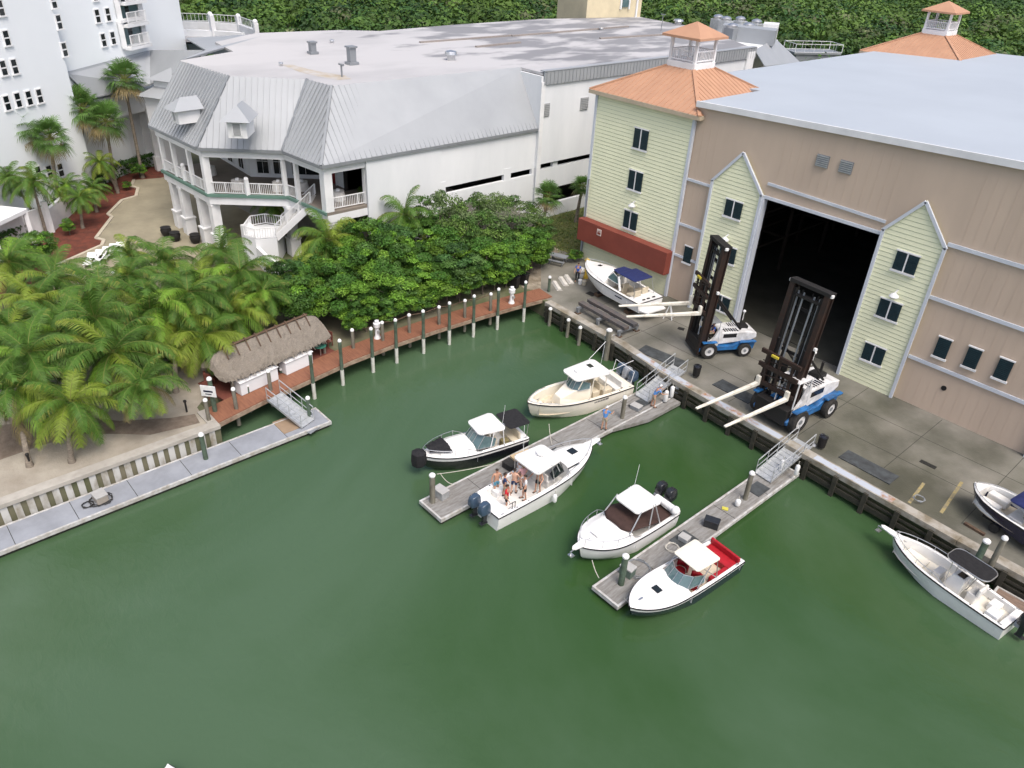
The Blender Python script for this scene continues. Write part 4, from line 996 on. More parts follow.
wall_pile((1005, 538), 38.2, label='dark brown piling right of the pair beside the open fishing boat', r=.15, m=pile_wood)
for i, (pb_, pt_) in enumerate((((553, 324), (553, 310)), ((567, 337), (567, 319)), ((578.5, 345), (579.5, 327)))):
    p = at(*pb_, 0); p = Vector((p.x, min(p.y, 40.35), 0)); pile(p, onY(*pt_, p.y).z, 'short white capped piling in the water off the quay corner, %s from the left' % ORD[i], r=.15, m=pile_wood, group='short pilings off the quay corner')
p = at(547.5, 307, 0); pile(p, hat(548, 277, p), 'tall dark piling with white cap at the very corner of the quay and boardwalk', r=.13)
wall_pile((609.5, 330), 39.95, label='thick short white topped piling beside the quay ladder', r=.22, m=pile_wood)
# pier leg brace
p = at(255, 415, .6)
# white pedestals on the boardwalk
for px, l in (((377.5, 338), 'white dock power pedestal on the boardwalk past the thatched hut'), ((511.5, 303), 'white dock power pedestal near the quay end of the boardwalk')):
    p = at(*px, G+.08); t = thing('power_pedestal', l, 'pedestal', (p.x, p.y, G+.08), 0, 'white power pedestals')
    b = MB(); b.lathe([(.26, 0), (.24, .1), (.17, .25), (.15, .85), (.26, .95), (.27, 1.25), (.15, 1.3), (.16, 1.45), (.02, 1.5)]); b.build('body', white_paint, t, smooth=True)
    b = MB(); b.box(.2, 0, .6, .12, .2, .2); b.build('socket_box', alu, t)

# gangways
def gangway(p0, p1, w, label, railh=1.0, truss=True):
    p0, p1 = Vector(p0), Vector(p1); t = thing('gangway', label, 'gangway', p1[:], 0, 'aluminium gangways')
    a = Vector((0, 0, 0)); c = p0-p1; d = c.normalized(); sdv = Vector((-d.y, d.x, 0)).normalized()
    b = MB(); b.beam(a, c, w, .08, up=(0, 0, 1)); n = int(c.length/.35)
    for k in range(1, n): q = c*k/n+Vector((0, 0, .055)); b.beam(q-sdv*w*.46, q+sdv*w*.46, .05, .03)
    b.build('walkway', alu, t)
    for s_ in (-1, 1):
        r = MB(); o = sdv*s_*w/2; up = Vector((0, 0, 1))
        r.tube([a+o+up*railh, c+o+up*railh], .035, 6); r.tube([a+o+up*railh*.5, c+o+up*railh*.5], .025, 6); r.beam(a+o+up*.1, c+o+up*.1, .05, .14)
        n = max(3, int(c.length/.9))
        for k in range(n+1): q = c*k/n+o; r.tube([q, q+up*railh], .025, 6)
        r.build('handrail', alu, t)
    b = MB(); b.beam(a-d*.4-sdv*w*.5, a-d*.4+sdv*w*.5, .7, .03); b.build('toe_plate', metal_dark, t)
    return t
gangway(at(274, 397, G+.12), at(308, 424, .5), 1.15, 'grey aluminium gangway from the boardwalk down to the left dock')
gangway((-26.3, 41.0, G+.2), (-26.4, 37.2, .53), 1.15, 'aluminium gangway with white fenders down to the first finger dock')
gangway((-15.8, 40.0, G+.2), (-16.1, 36.3, .53), 1.15, 'aluminium gangway with white rail wraps down to the second finger dock')
def fender(p, r, h, label, tilt=(0, 0), m=cap_white, group='white cylindrical fenders', rz=0):
    t = thing('fender', label, 'fender', p, rz, group)
    b = MB(); b.lathe([(.03, 0), (r*.7, .04), (r, .12), (r, h-.12), (r*.7, h-.04), (.03, h)]); o = b.build('bumper', m, t, smooth=True); o.rotation_euler = (tilt[0], tilt[1], 0)
    b = MB(); b.tube([(0, 0, h), (0, 0, h+.25)], .02, 5); q = b.build('rope', foam, t); q.rotation_euler = (tilt[0], tilt[1], 0); return t
for i, (px, l) in enumerate((((665, 402), 'white fender standing against the first gangway, nearest the water'), ((671, 397.5), 'white fender standing against the first gangway, second from the water'), ((676, 394), 'white fender standing against the first gangway, nearest the quay'))):
    p = at(*px, .5); fender((p.x, p.y, .5), .15, .95, l)
for px, l in (((782, 465), 'white fender on the lower end of the second gangway rail'), ((797, 470), 'white fender on the far rail of the second gangway'), ((813, 449), 'white fender at the head of the second gangway')):
    p = at(*px, 1.2); fender((p.x, p.y, .8), .13, .8, l)
p = at(737, 506, .47); fender((p.x, p.y, .47), .16, .5, 'short white fender on the second dock at the foot of its pile')
# things on the docks
def dockbox(px, sx, sy, h, rz, label, m=alu, z=.46):
    p = at(*px, z); t = thing('dock_box', label, 'dock box', (p.x, p.y, z), rz, 'utility boxes on the docks')
    b = MB(); b.box(0, 0, h*.4, sx, sy, h*.8); b.build('case', m, t, bevel=.03)
    b = MB(); b.box(0, 0, h*.9, sx*1.06, sy*1.08, h*.18); b.build('lid', gel_white if False else (m if m is black_rubber or m is motor_black else mat('lid_grey', (.42, .42, .41), .6)), t, bevel=.03); return t
dockbox((101, 500), .75, .6, .5, .1, 'pale utility box on the left dock with hose coiled round it', mat('box_tan', (.34, .31, .27), .7))
dockbox((441, 496), .8, .55, .55, .1, 'grey utility box beside the pile at the tip of the first finger dock', alu)
dockbox((510, 468), .8, .6, .45, .1, 'dark utility box half way along the first finger dock', black_rubber)
dockbox((627, 574), .7, .5, .6, .1, 'green-grey utility box beside the green pile on the second finger dock', mat('box_green', (.12, .17, .14), .7))
dockbox((636, 408.5), .7, .55, .3, .1, 'low grey box near the pile beside the cream boat', metal_dark)
dockbox((684, 540), .55, .45, .3, .1, 'small white box standing on the dark mat on the second finger dock', alu, .49)
dockbox((711, 526), .8, .5, .5, .4, 'dark blue-black box on the second finger dock near the red seated boat', motor_black)
for px, sx, sy, l in (((684, 540), 1.0, 1.3, 'square dark mat on the second finger dock beside the brown covered boat'), ((758, 489), .9, 1.2, 'square dark mat on the second finger dock near the gangway'), ((640, 404), .8, 1.6, 'dark mat on the first finger dock beside the cream boat')):
    p = at(*px, .46); b = MB(); b.box(p.x, p.y, .47, sx, sy, .03); tag(b.build('rubber_mat', mat_m), l, 'mat', 'mats on the finger docks')
p = at(681, 539, .5)
def coil(px, r, label, m=foam, z=.46, n=3, th=.02, cat='hose'):
    c = at(*px, z); pts = []
    for k in range(n*14+1):
        a = 2*math.pi*k/14; rr = r*(1+.12*math.sin(k*1.7))*(1-.12*k/(n*14)); pts.append((c.x+rr*math.cos(a), c.y+rr*math.sin(a)*1.1, z+.03+.012*k/14))
    b = MB(); b.tube(pts, th, 5); return tag(b.build('coiled_hose', m), label, cat, 'hoses coiled on the docks')
coil((88, 505), .28, 'dark hose coiled beside the utility box on the left dock', black_rubber)
coil((101, 500), .55, 'dark hose wound round the utility box on the left dock', black_rubber)
coil((637, 569), .65, 'grey hose coiled in loose loops by the green pile', metal_dark)
coil((672, 548), .35, 'pale rope coiled beside the dark mat on the second finger dock', foam)
b = MB(); p = at(725, 509, .46); b.box(p.x, p.y, .49, .35, .25, .05, .5); tag(b.build('yellow_cloth', mat('yellow', (.55, .5, .08), .8)), 'small yellow cloth lying on the second finger dock', 'cloth')
b = MB(); p, q = at(512, 459, .9), at(530, 452, .9); b.beam(p, q, .45, .25); tag(b.build('wooden_plank_step', mat('step_wood', (.55, .42, .25), .8)), 'tan wooden boarding step on the dock beside the black hulled boat', 'step')

# ------------------------------------------------------------------ thatched hut on the boardwalk
hutA, hutB = Vector((-43.3, 14.3, 0)), Vector((-44.7, 22.6, 0))
hut = thing('thatched_hut', 'long thatched palm roof hut on posts beside the boardwalk', 'hut', ((hutA+hutB)/2)[:], math.atan2(hutB.y-hutA.y, hutB.x-hutA.x))
L = (hutB-hutA).length
b = MB(); hw = 1.75; ZR, ZL = 4.15, 2.85
nx, ny = 44, 10
vs = []; fs = []
for i in range(nx+1):
    u = -L/2-.2+(L+.4)*i/nx
    e = min(1, (L/2+.2-abs(u))/1.3); e = math.sqrt(max(0, 1-(1-e)**2)) if e < 1 else 1
    for j in range(2*ny+1):
        v = -1+j/ny; w_ = hw*(.55+.45*e)
        z = ZL+(ZR-ZL)*(1-abs(v)**1.25)*(.35+.65*e) + random.uniform(-.04, .04)
        if abs(v) == 1: z -= random.uniform(.0, .22)
        vs.append((u+random.uniform(-.03, .03), v*w_+random.uniform(-.04, .04), z))
W = 2*ny+1
for i in range(nx):
    for j in range(2*ny): fs.append((i*W+j, (i+1)*W+j, (i+1)*W+j+1, i*W+j+1))
b.add(vs, fs); ro = b.build('thatch_roof', thatch, hut); sm = ro.modifiers.new('th', 'SOLIDIFY'); sm.thickness = .22; sm.offset = -1
# straw fringe
b = MB()
for k in range(1300):
    u = random.uniform(-L/2, L/2); sd2 = random.choice((-1, 1)); e = min(1, (L/2+.2-abs(u))/1.3); e = math.sqrt(max(0, 1-(1-e)**2)) if e < 1 else 1
    v = random.uniform(.25, 1); w_ = hw*(.55+.45*e)*sd2
    z = ZL+(ZR-ZL)*(1-v**1.25)*(.35+.65*e)+.03
    p = Vector((u, v*w_, z)); q = p+Vector((random.uniform(-.06, .06), sd2*.28, -.26)); s_ = Vector((.03, 0, 0))
    b.quad(p-s_, p+s_, q+s_*.3, q-s_*.3)
b.build('thatch_fringe', thatch, ro)
b = MB()
for k in range(9):
    u = -L/2+1.0+k*(L-2)/8; b.tube([(u-.15, -.75, ZR-.38), (u, -.02, ZR+.22)], .045, 5); b.tube([(u+.15, .75, ZR-.38), (u, .02, ZR+.24)], .045, 5)
b.tube([(-L/2+.8, 0, ZR+.1), (L/2-.8, 0, ZR+.1)], .08, 6)
b.build('ridge_poles', wood_dark, ro)
for u in (-L/2+.5, -L/6, L/6, L/2-.5):
    for v in (-1.25, 1.25):
        b = MB(); b.tube([(u, v, G-.2), (u, v, ZL+.2)], .1, 8); b.build('hut_post', pile_wood, hut, smooth=True)
b = MB(); b.bx(-L/2-.3, L/2+.2, -1.5, 1.6, G-.1, G+.07); b.build('hut_floor', wood_red, hut)
for i, (u0, u1, lab) in enumerate(((-L/2+.7, -.65, 'long white covered bench under the near end of the thatched roof'), (.0, L/2-2.0, 'long white covered bench under the far end of the thatched roof'))):
    t = thing('white_bench', lab, 'bench', (0, 0, 0), 0, 'white covered benches under the thatch'); t.matrix_world = Matrix.Translation(hut.location) @ Matrix.Rotation(hut.rotation_euler[2], 4, 'Z')
    b = MB(); b.bx(u0, u1, -1.85, -1.0, G+.09, G+1.0); b.build('body', white_wall, t, bevel=.04)
    b = MB(); b.bx(u0-.05, u1+.05, -1.92, -.93, G+1.003, G+1.09); b.build('top', white_paint, t, bevel=.03)
# chairs at both ends of the hut
def deck_chair(loc, rz, m, label, group):
    t = thing('deck_chair', label, 'chair', loc, rz, group)
    b = MB(); b.box(0, 0, .42, .55, .5, .06); b.build('seat', m, t)
    b = MB(); b.box(0, .26, .78, .55, .06, .65); b.build('backrest', m, t)
    for sx in (-.24, .24):
        for sy in (-.2, .24): b = MB(); b.box(sx, sy, .2, .05, .05, .4); b.build('leg', m, t)
    return t
M_ = hut.matrix_basis.copy()
hutm = Matrix.Translation(hut.location) @ Matrix.Rotation(hut.rotation_euler[2], 4, 'Z')
for i, (u, v, rz) in enumerate(((-L/2-.4, .4, .5), (-L/2-.7, -.5, 1.8), (-L/2+.2, .9, 3.0), (L/2+.3, -.6, .3), (L/2+.1, .3, 2.2), (L/2+.6, -.1, 3.2))):
    p = hutm @ Vector((u, v, G+.08)); deck_chair(p, rz, wood_red, 'dark red chair at the %s end of the thatched hut, %s' % ('near' if i < 3 else 'far', ('closest to the seawall corner', 'closest to the boardwalk edge', 'tucked under the thatch')[i % 3]), 'red wooden chairs by the thatched hut')
p = hutm @ Vector((L/2-.9, -1.3, G+.08)); t = thing('side_table', 'small green topped table under the far corner of the thatch', 'table', p)
b = MB(); b.lathe([(.42, .72), (.44, .76), (.02, .77)]); b.build('table_top', mat('tbl_green', (.05, .2, .15), .5), t); b = MB(); b.cyl((0, 0, 0), (0, 0, .72), .04); b.build('leg', steel, t)
# path lights on the beach
for px, l in (((187, 412), 'short black bollard light at the seawall corner of the beach'), ((31, 466), 'short black bollard light at the left of the beach near the seawall'), ((92, 432), 'short black bollard light between beach path and leaning palm')):
    p = at(*px, G); t = thing('bollard_light', l, 'bollard', (p.x, p.y, G), 0, 'black bollard lights on the beach'); b = MB(); b.cyl((0, 0, 0), (0, 0, .75), .06); b.build('post', mast_black, t); b = MB(); b.lathe([(.1, .75), (.1, .85), (.02, .9)]); b.build('hood', mast_black, t)
# ------------------------------------------------------------------ boats
def lerp(a, b, t): return a+(b-a)*t
def boat_fn(L, B, h0, h1, full=.55, pw=2.2):
    def bh(t):
        if t < full: return B/2*(.90+.10*math.sin(math.pi/2*t/full))
        return B/2*max(0.012, (1-((t-full)/(1-full))**pw))**.8
    def zs(t): return lerp(h0, h1, t**1.7)
    return bh, zs
def make_hull(par, L, B, h0, h1, mats, rows=None, name='hull', full=.55, pw=2.2):
    """mats = (upper topside, lower topside, bottom)"""
    bh, zs = boat_fn(L, B, h0, h1, full, pw)
    b = MB(); n = 26; prof = []
    for i in range(n+1):
        t = i/n; k = max(0, (t-.5)/.5); H = zs(t); w_ = bh(t)
        prof.append([(L*t, w_, H), (L*t*(1-.008*k), w_*lerp(.99, .93, k), H*.78), (L*t*(1-.03*k*k), w_*lerp(.96, .72, k), H*.40), (L*t*(1-.055*k*k), w_*lerp(.90, .42, k), .02+.30*k**2), (L*t*(1-.09*k**2), 0, -.38+.55*k**3)])
    vs = []; 
    for s in prof:
        vs += [Vector(p) for p in s]+[Vector((p[0], -p[1], p[2])) for p in s[:4][::-1]]
    W = 9; fs = []; ms = []
    for i in range(n):
        for j in range(8):
            fs.append((i*W+j, i*W+j+1, (i+1)*W+j+1, (i+1)*W+j)); jj = j if j < 4 else 7-j
            ms.append(0 if jj == 0 else (1 if jj in (1, 2) else 2))
    fs.append(tuple(range(W-1, -1, -1))); ms.append(0 if mats[0] is mats[1] else 1)
    b.v = [tuple(v) for v in vs]; b.f = fs; b.m = ms
    h = recalc(b.build(name, list(mats), par, smooth=True, angle=32))
    r = MB()
    for s in (-1, 1): r.tube([(L*i/n, s*(bh(i/n)+.015), zs(i/n)-.03) for i in range(n+1)], .035, 6)
    r.tube([(-.01, -bh(0), zs(0)-.03), (-.01, bh(0), zs(0)-.03)], .035, 6)
    r.build('rub_rail', canvas_black if mats[0] is not gel_black else steel, h)
    return bh, zs, h
def make_deck(par, L, bh, zs, tf, gw, zf, m, mfloor, trunk=.0, t0=.07, tc=None, crown=.07, trunk_w=.72):
    """foredeck from tf to bow with cabin trunk; side decks; liner; floor"""
    b = MB(); nA = 12; lip = .015
    # foredeck
    n = 16; W = 13; vs = []
    for i in range(n+1):
        t = lerp(tf, 1, i/n); w_ = bh(t)*1.0; k = min(1, (1-t)/(1-tf)*1.25); kk = k*k*(3-2*k)
        for j in range(W):
            v = -1+2*j/(W-1); av = abs(v); tr = 0 if av > trunk_w+.16 else (1 if av < trunk_w-.12 else (trunk_w+.16-av)/.28)
            vs.append((L*t, v*w_, zs(t)+lip+crown*(1-v*v)+trunk*tr*kk))
    fs = [(i*W+j, (i+1)*W+j, (i+1)*W+j+1, i*W+j+1) for i in range(n) for j in range(W-1)]
    b.add(vs, fs)
    # front bulkhead of the cockpit
    ring = [vs[j] for j in range(W)]
    wi = bh(tf)-gw
    b.add([(x, y, z) for x, y, z in ring]+[(x, y, zf) for x, y, z in ring], [(j, j+1, W+j+1, W+j) for j in range(W-1)])
    # side decks + liner
    for s in (-1, 1):
        vv = []
        for i in range(nA+1):
            t = lerp(0, tf, i/nA); w_ = bh(t); vv += [(L*t, s*w_, zs(t)+lip), (L*t, s*(w_-gw*.5), zs(t)+lip+.02), (L*t, s*(w_-gw), zs(t)+lip), (L*t, s*(w_-gw-.02), zf)]
        b.add(vv, [(i*4+j, i*4+j+1, (i+1)*4+j+1, (i+1)*4+j) if s < 0 else (i*4+j, (i+1)*4+j, (i+1)*4+j+1, i*4+j+1) for i in range(nA) for j in range(3)])
    # transom
    w_ = bh(0); x1 = L*t0; z = zs(0)+lip
    b.add([(0, -w_, z), (x1, -bh(t0), z+.0), (x1, bh(t0), z), (0, w_, z), (x1, -bh(t0), zf), (x1, bh(t0), zf)], [(0, 1, 2, 3), (1, 4, 5, 2)])
    d = recalc(b.build('deck', m, par, smooth=True, angle=30))
    f = MB(); vv = []
    for i in range(nA+1):
        t = lerp(t0, tf, i/nA); vv += [(L*t, bh(t)-gw*.6, zf+.01), (L*t, -bh(t)+gw*.6, zf+.01)]
    f.add(vv, [(i*2, i*2+1, (i+1)*2+1, (i+1)*2) for i in range(nA)])
    fo = recalc(f.build('cockpit_floor', mfloor, par))
    if fo.data.polygons[0].normal.z < 0: fo.data.flip_normals()
    return d
def outboard(par, x, y, z, m, s=1.0, tilt=0.0):
    o = empty('outboard_motor'); o.parent = par; o.location = (x, y, z); o.rotation_euler = (0, tilt, 0)
    b = MB(); prof = [(-.52, .20, .16, .62), (-.42, .24, .12, .78), (-.1, .26, .10, .86), (.12, .24, .12, .80), (.2, .17, .18, .66)]
    vs = []
    for X, w_, z0, z1 in prof:
        vs += [(X*s, -w_*s, z0*s), (X*s, -w_*s*1.05, lerp(z0, z1, .5)*s), (X*s, -w_*.72*s, z1*s), (X*s, w_*.72*s, z1*s), (X*s, w_*s*1.05, lerp(z0, z1, .5)*s), (X*s, w_*s, z0*s)]
    fs = [(i*6+j, (i+1)*6+j, (i+1)*6+(j+1) % 6, i*6+(j+1) % 6) for i in range(4) for j in range(6)]+[tuple(range(6)), tuple(range(29, 23, -1))]
    b.add(vs, fs); c = recalc(b.build('cowling', m, o, smooth=True, angle=60, bevel=.03))
    b = MB(); b.box(-.15*s, 0, -.25*s, .30*s, .18*s, .8*s); b.box(-.2*s, 0, -.62*s, .5*s, .3*s, .04*s); b.build('midsection', motor_black, o, bevel=.02)
    b = MB(); b.box(.12*s, 0, .0, .25*s, .36*s, .3*s); b.build('bracket', motor_grey, o, bevel=.02)
    return o
def windshield(par, x0, x1, xc, yb, z0, h, rake, m=tint_glass, frame=steel, curve=.35):
    o = empty('windshield'); o.parent = par
    pl = [(x0, -yb), (x1, -yb*.86), (x1+curve*.8, -yb*.4), (x1+curve, 0), (x1+curve*.8, yb*.4), (x1, yb*.86), (x0, yb)]
    lo = [Vector((x, y, z0)) for x, y in pl]; hi = [Vector((x-rake*(1 if abs(y) < yb*.99 else .35), y*.86, z0+h*(1 if abs(y) < yb*.99 else .55))) for x, y in pl]
    b = MB()
    for i in range(6): b.quad(lo[i], lo[i+1], hi[i+1], hi[i])
    g = b.build('glass', m, o); s = g.modifiers.new('s', 'SOLIDIFY'); s.thickness = .012
    f = MB(); f.tube(hi, .022, 6); f.tube(lo, .02, 6)
    for i in range(7): f.tube([lo[i], hi[i]], .018, 6)
    f.build('frame', frame, o); return o
def rrect(x0, x1, hw, r, n=5, taper=1.0):
    pts = []
    for cx, cy, a0 in ((x1-r, hw*taper-r, 0), (x0+r, hw-r, 90), (x0+r, -hw+r, 180), (x1-r, -hw*taper+r, 270)):
        for k in range(n+1): a = R(a0+90*k/n); pts.append((cx+r*math.cos(a), cy+r*math.sin(a)))
    return pts
def hardtop(par, x0, x1, hw, z, m=gel_white, th=.1, r=.3, taper=.92, name='hardtop', crown=.08):
    pts = rrect(x0, x1, hw, r, 6, taper); n = len(pts); cx = (x0+x1)/2
    b = MB(); rings = [(1.0, -th), (1.0, 0), (.93, crown*.45), (.7, crown*.8), (.35, crown)]
    vs = [(cx+(x-cx)*s, y*s, z+dz) for s, dz in rings for x, y in pts]; m_ = len(rings)
    fs = [(i*n+k, i*n+(k+1) % n, (i+1)*n+(k+1) % n, (i+1)*n+k) for i in range(m_-1) for k in range(n)]+[tuple(range(n-1, -1, -1)), tuple(range((m_-1)*n, m_*n))]
    b.add(vs, fs); return recalc(b.build(name, m, par, smooth=True, angle=50))
def legs(par, pts, r=.028, m=steel, name='top_support'):
    b = MB()
    for p in pts: b.tube(p, r, 6)
    return b.build_each(name, m, par, smooth=True)
def bow_rail(par, L, bh, zs, t0, h=.5, t1=.985, inset=.1, m=steel):
    b = MB(); n = 12; P = []
    for s in (1, -1):
        rng = [lerp(t0, t1, i/n) for i in range(n+1)]
        P += [(L*t, s*max(bh(t)-inset, .03), zs(t)+min(h, (t-t0)*h*8+.03)) for t in (rng if s > 0 else rng[::-1])]
    b.tube(P, .02, 6)
    for s in (1, -1):
        for t in (lerp(t0, t1, f) for f in (.25, .5, .75, .97)):
            y = s*max(bh(t)-inset, .03); b.tube([(L*t, y, zs(t)), (L*t, y, zs(t)+min(h, (t-t0)*h*8+.03))], .016, 5)
    return b.build('bow_rail', m, par)
def pulpit(par, L, z, m=gel_white, ln=.75):
    b = MB(); b.prism([(L-.5, -.26), (L+ln-.15, -.14), (L+ln, 0), (L+ln-.15, .14), (L-.5, .26)], z-.02, z+.07); p = b.build('bow_pulpit', m, par, bevel=.02)
    a = MB(); a.tube([(L+ln-.4, 0, z-.05), (L+ln+.1, 0, z-.1), (L+ln+.05, 0, z-.4)], .035, 6); a.box(L+ln+.02, 0, z-.38, .25, .3, .05); a.build('anchor', steel, p)
    return p
def seat(par, x, y, z, w, d, h, m, back=True, face=1, name='seat'):
    o = MB(); o.box(x, y, z+h/2, d, w, h); s = o.build(name, m, par, bevel=.05)
    if back: q = MB(); q.box(x-face*(d/2+.02), y, z+h+.22, .14, w, .5); q.build('seat_back', m, s, bevel=.05)
    return s
def console(par, x, z, w, d, h, m=gel_white):
    b = MB(); b.add([(x-d/2, -w/2, z), (x+d/2, -w/2, z), (x+d/2, w/2, z), (x-d/2, w/2, z), (x-d/2, -w*.45, z+h), (x+d*.2, -w*.42, z+h*1.02), (x+d*.2, w*.42, z+h*1.02), (x-d/2, w*.45, z+h)],
                    [(3, 2, 1, 0), (4, 5, 6, 7), (0, 1, 5, 4), (1, 2, 6, 5), (2, 3, 7, 6), (3, 0, 4, 7)])
    c = recalc(b.build('console', m, par, bevel=.05)); q = MB(); q.box(x-d*.2, 0, z+h+.02, d*.4, w*.6, .03); q.build('dash', gel_black, c)
    s = MB(); pts = [(x-d/2-.12, .18*math.cos(a)-.1*w, z+h*.85+.18*math.sin(a)) for a in [2*math.pi*k/12 for k in range(13)]]; s.tube(pts, .018, 5); s.build('steering_wheel', steel, c)
    return c
def hatch(par, x, y, z, w, d, m=dark_glass, name='deck_hatch'):
    b = MB(); b.box(x, y, z, d, w, .05); return b.build(name, m, par, bevel=.015)
def place_boat(t, bow_px, l_px, r_px, z):
    bo, l, r_ = at(*bow_px, z), at(*l_px, z), at(*r_px, z); c = (l+r_)/2; d = bo-c
    t.location = (c.x, c.y, 0); t.rotation_euler = (0, 0, math.atan2(d.y, d.x)); return d.length, (l-r_).length

# --- A: cream walkaround with hard top and three motors
A = thing('motor_boat', 'cream open-bow fishing boat with white hardtop moored beside the first finger dock', 'boat')
L, Bm = place_boat(A, (534, 407), (609, 368), (643.5, 387), 1.2); L = 8.15; Bm = 2.9; A.location.x -= .3
bh, zs, hl = make_hull(A, L, Bm, 1.0, 1.5, (gel_cream, gel_cream, gel_cream), pw=2.5, full=.5)
make_deck(A, L, bh, zs, .93, .24, .55, gel_cream, vinyl_beige, trunk=0, t0=.10)
b = MB(); b.add([(L*.42, -.85, .56), (L*.72, -.55, .56), (L*.72, .55, .56), (L*.42, .85, .56), (L*.42, -.75, 1.75), (L*.58, -.6, 1.65), (L*.70, -.35, 1.25), (L*.70, .35, 1.25), (L*.58, .6, 1.65), (L*.42, .75, 1.75)],
    [(0, 1, 6, 5, 4), (1, 2, 7, 6), (2, 3, 9, 8, 7), (3, 0, 4, 9), (4, 5, 8, 9), (5, 6, 7, 8), (3, 2, 1, 0)]); recalc(b.build('console_cabin', gel_cream, A, bevel=.05))
windshield(A, L*.45, L*.55, 0, .82, 1.66, .62, .35)
tp_ = hardtop(A, L*.25, L*.60, 1.08, 2.62, gel_white, .09, .35, .8)
hatch(tp_, L*.36, -.25, 2.71, .45, .35); b = MB(); b.lathe([(.3, 0), (.3, .12), (.2, .2), (.02, .22)], (L*.5, 0, 2.70)); b.build('radar_dome', gel_white, tp_, smooth=True)
b = MB(); b.tube([(L*.3, 1.0, 2.7), (L*.3-1.8, 1.5, 3.4)], .02, 5); b.tube([(L*.3, -1.0, 2.7), (L*.3-1.8, -1.5, 3.4)], .02, 5); b.tube([(L*.55, .7, 2.75), (L*.62, .9, 3.5)], .012, 5); b.build('outrigger', white_paint, tp_)
legs(A, [[(L*.28, s*.75, .6), (L*.29, s*.95, 2.55)] for s in (-1, 1)]+[[(L*.43, s*.8, .7), (L*.42, s*.9, 2.55)] for s in (-1, 1)]+[[(L*.55, s*.62, 1.7), (L*.52, s*.8, 2.55)] for s in (-1, 1)], .035, gel_cream)
seat(A, L*.36, -.4, .56, .7, .6, .6, vinyl_beige); seat(A, L*.36, .4, .56, .7, .6, .6, vinyl_beige)
seat(A, L*.14, 0, .56, 1.9, .5, .42, vinyl_white); seat(A, L*.78, .0, .56, .9, .6, .35, vinyl_beige, False); seat(A, L*.83, 0, .56, 1.2, .5, .25, gel_cream, False, name='bow_seat')
seat(A, L*.24, .55, .56, .5, .8, .5, vinyl_beige, False); b = MB(); b.tube([(L*.72, .3, .6), (L*.78, .28, 1.1), (L*.80, -.1, .8)], .12, 6); b.build('cushion_roll', vinyl_beige, A)
for y in (-.62, 0, .62): outboard(A, -.25, y, .95, motor_blue if y else motor_grey, 1.0)
b = MB(); b.tube([(.1, -1.0, 1.1), (-.1, -1.0, 2.0), (-.1, 1.0, 2.0), (.1, 1.0, 1.1)], .025, 6); b.build('stern_arch', white_paint, A)
b = MB(); b.box(L*.52, -(Bm/2-.02)*.99, .95, .7, .02, .1); 
b = MB()
for k in range(9): b.box(L*.30+k*.14, Bm/2*.985, .86, .09, .03, .11)
b.build('hull_lettering', mat('letter_grey', (.12, .12, .12), .6), A)
bow_rail(A, L, bh, zs, .72, .12)

# --- B: black hull with white pilothouse and black covers
Bt = thing('motor_boat', 'black hulled cabin boat with white top and black covers on its bow and stern', 'boat')
place_boat(Bt, (430, 461), (514, 424), (534.8, 439), 1.0); L = 6.9; Bm = 2.35; Bt.location.x -= .35
bh, zs, hl = make_hull(Bt, L, Bm, .95, 1.35, (gel_white, gel_black, gel_black))
make_deck(Bt, L, bh, zs, .54, .22, .5, gel_white, vinyl_white, trunk=.28)
windshield(Bt, L*.36, L*.52, 0, .98, 1.15, .78, .55)
hardtop(Bt, L*.24, L*.50, .98, 2.2, gel_white, .09, .28, .85)
legs(Bt, [[(L*.26, s*1.0, 1.1), (L*.27, s*.9, 2.15)] for s in (-1, 1)]+[[(L*.40, s*1.0, 1.1), (L*.36, s*.9, 2.15)] for s in (-1, 1)], .03, white_paint)
c = hardtop(Bt, -.15, L*.20, .92, 2.0, canvas_black, .03, .2, 1, 'stern_canopy', .03)
legs(Bt, [[(L*.03, s*1.0, 1.0), (0, s*.85, 2.0)] for s in (-1, 1)], .02)
seat(Bt, L*.36, .45, .5, .55, .5, .5, vinyl_beige); seat(Bt, L*.36, -.45, .5, .55, .5, .5, vinyl_beige); seat(Bt, L*.12, 0, .5, 1.6, .5, .4, vinyl_beige)
b = MB(); b.box(L*.22, .55, .8, .5, .4, .5); b.build('cooler', mat('khaki', (.2, .17, .08), .8), Bt, bevel=.03)
b = MB()  # rumpled tarp over the bow
nn_ = 12; vs = []
for i in range(nn_+1):
    for j in range(nn_+1):
        u = L*.76+.95*i/nn_*1.3; v = (-1+2*j/nn_)*lerp(.85, .35, i/nn_); vs.append((u, v, zs(.9)+.46-abs(v)*.16+random.uniform(-.05, .05)))
b.add(vs, [(i*(nn_+1)+j, (i+1)*(nn_+1)+j, (i+1)*(nn_+1)+j+1, i*(nn_+1)+j+1) for i in range(nn_) for j in range(nn_)])
o = b.build('bow_tarp', canvas_black, Bt, smooth=True); s_ = o.modifiers.new('s', 'SOLIDIFY'); s_.thickness = .05
b = MB(); b.lathe([(.18, -.68), (.43, -.6), (.50, -.2), (.44, .25), (.2, .36), (.01, .38)], (L+.18, 0, 1.35), 7); b.build('covered_bow_motor', canvas_black, Bt, smooth=True, angle=25)
bow_rail(Bt, L, bh, zs, .5, .45)

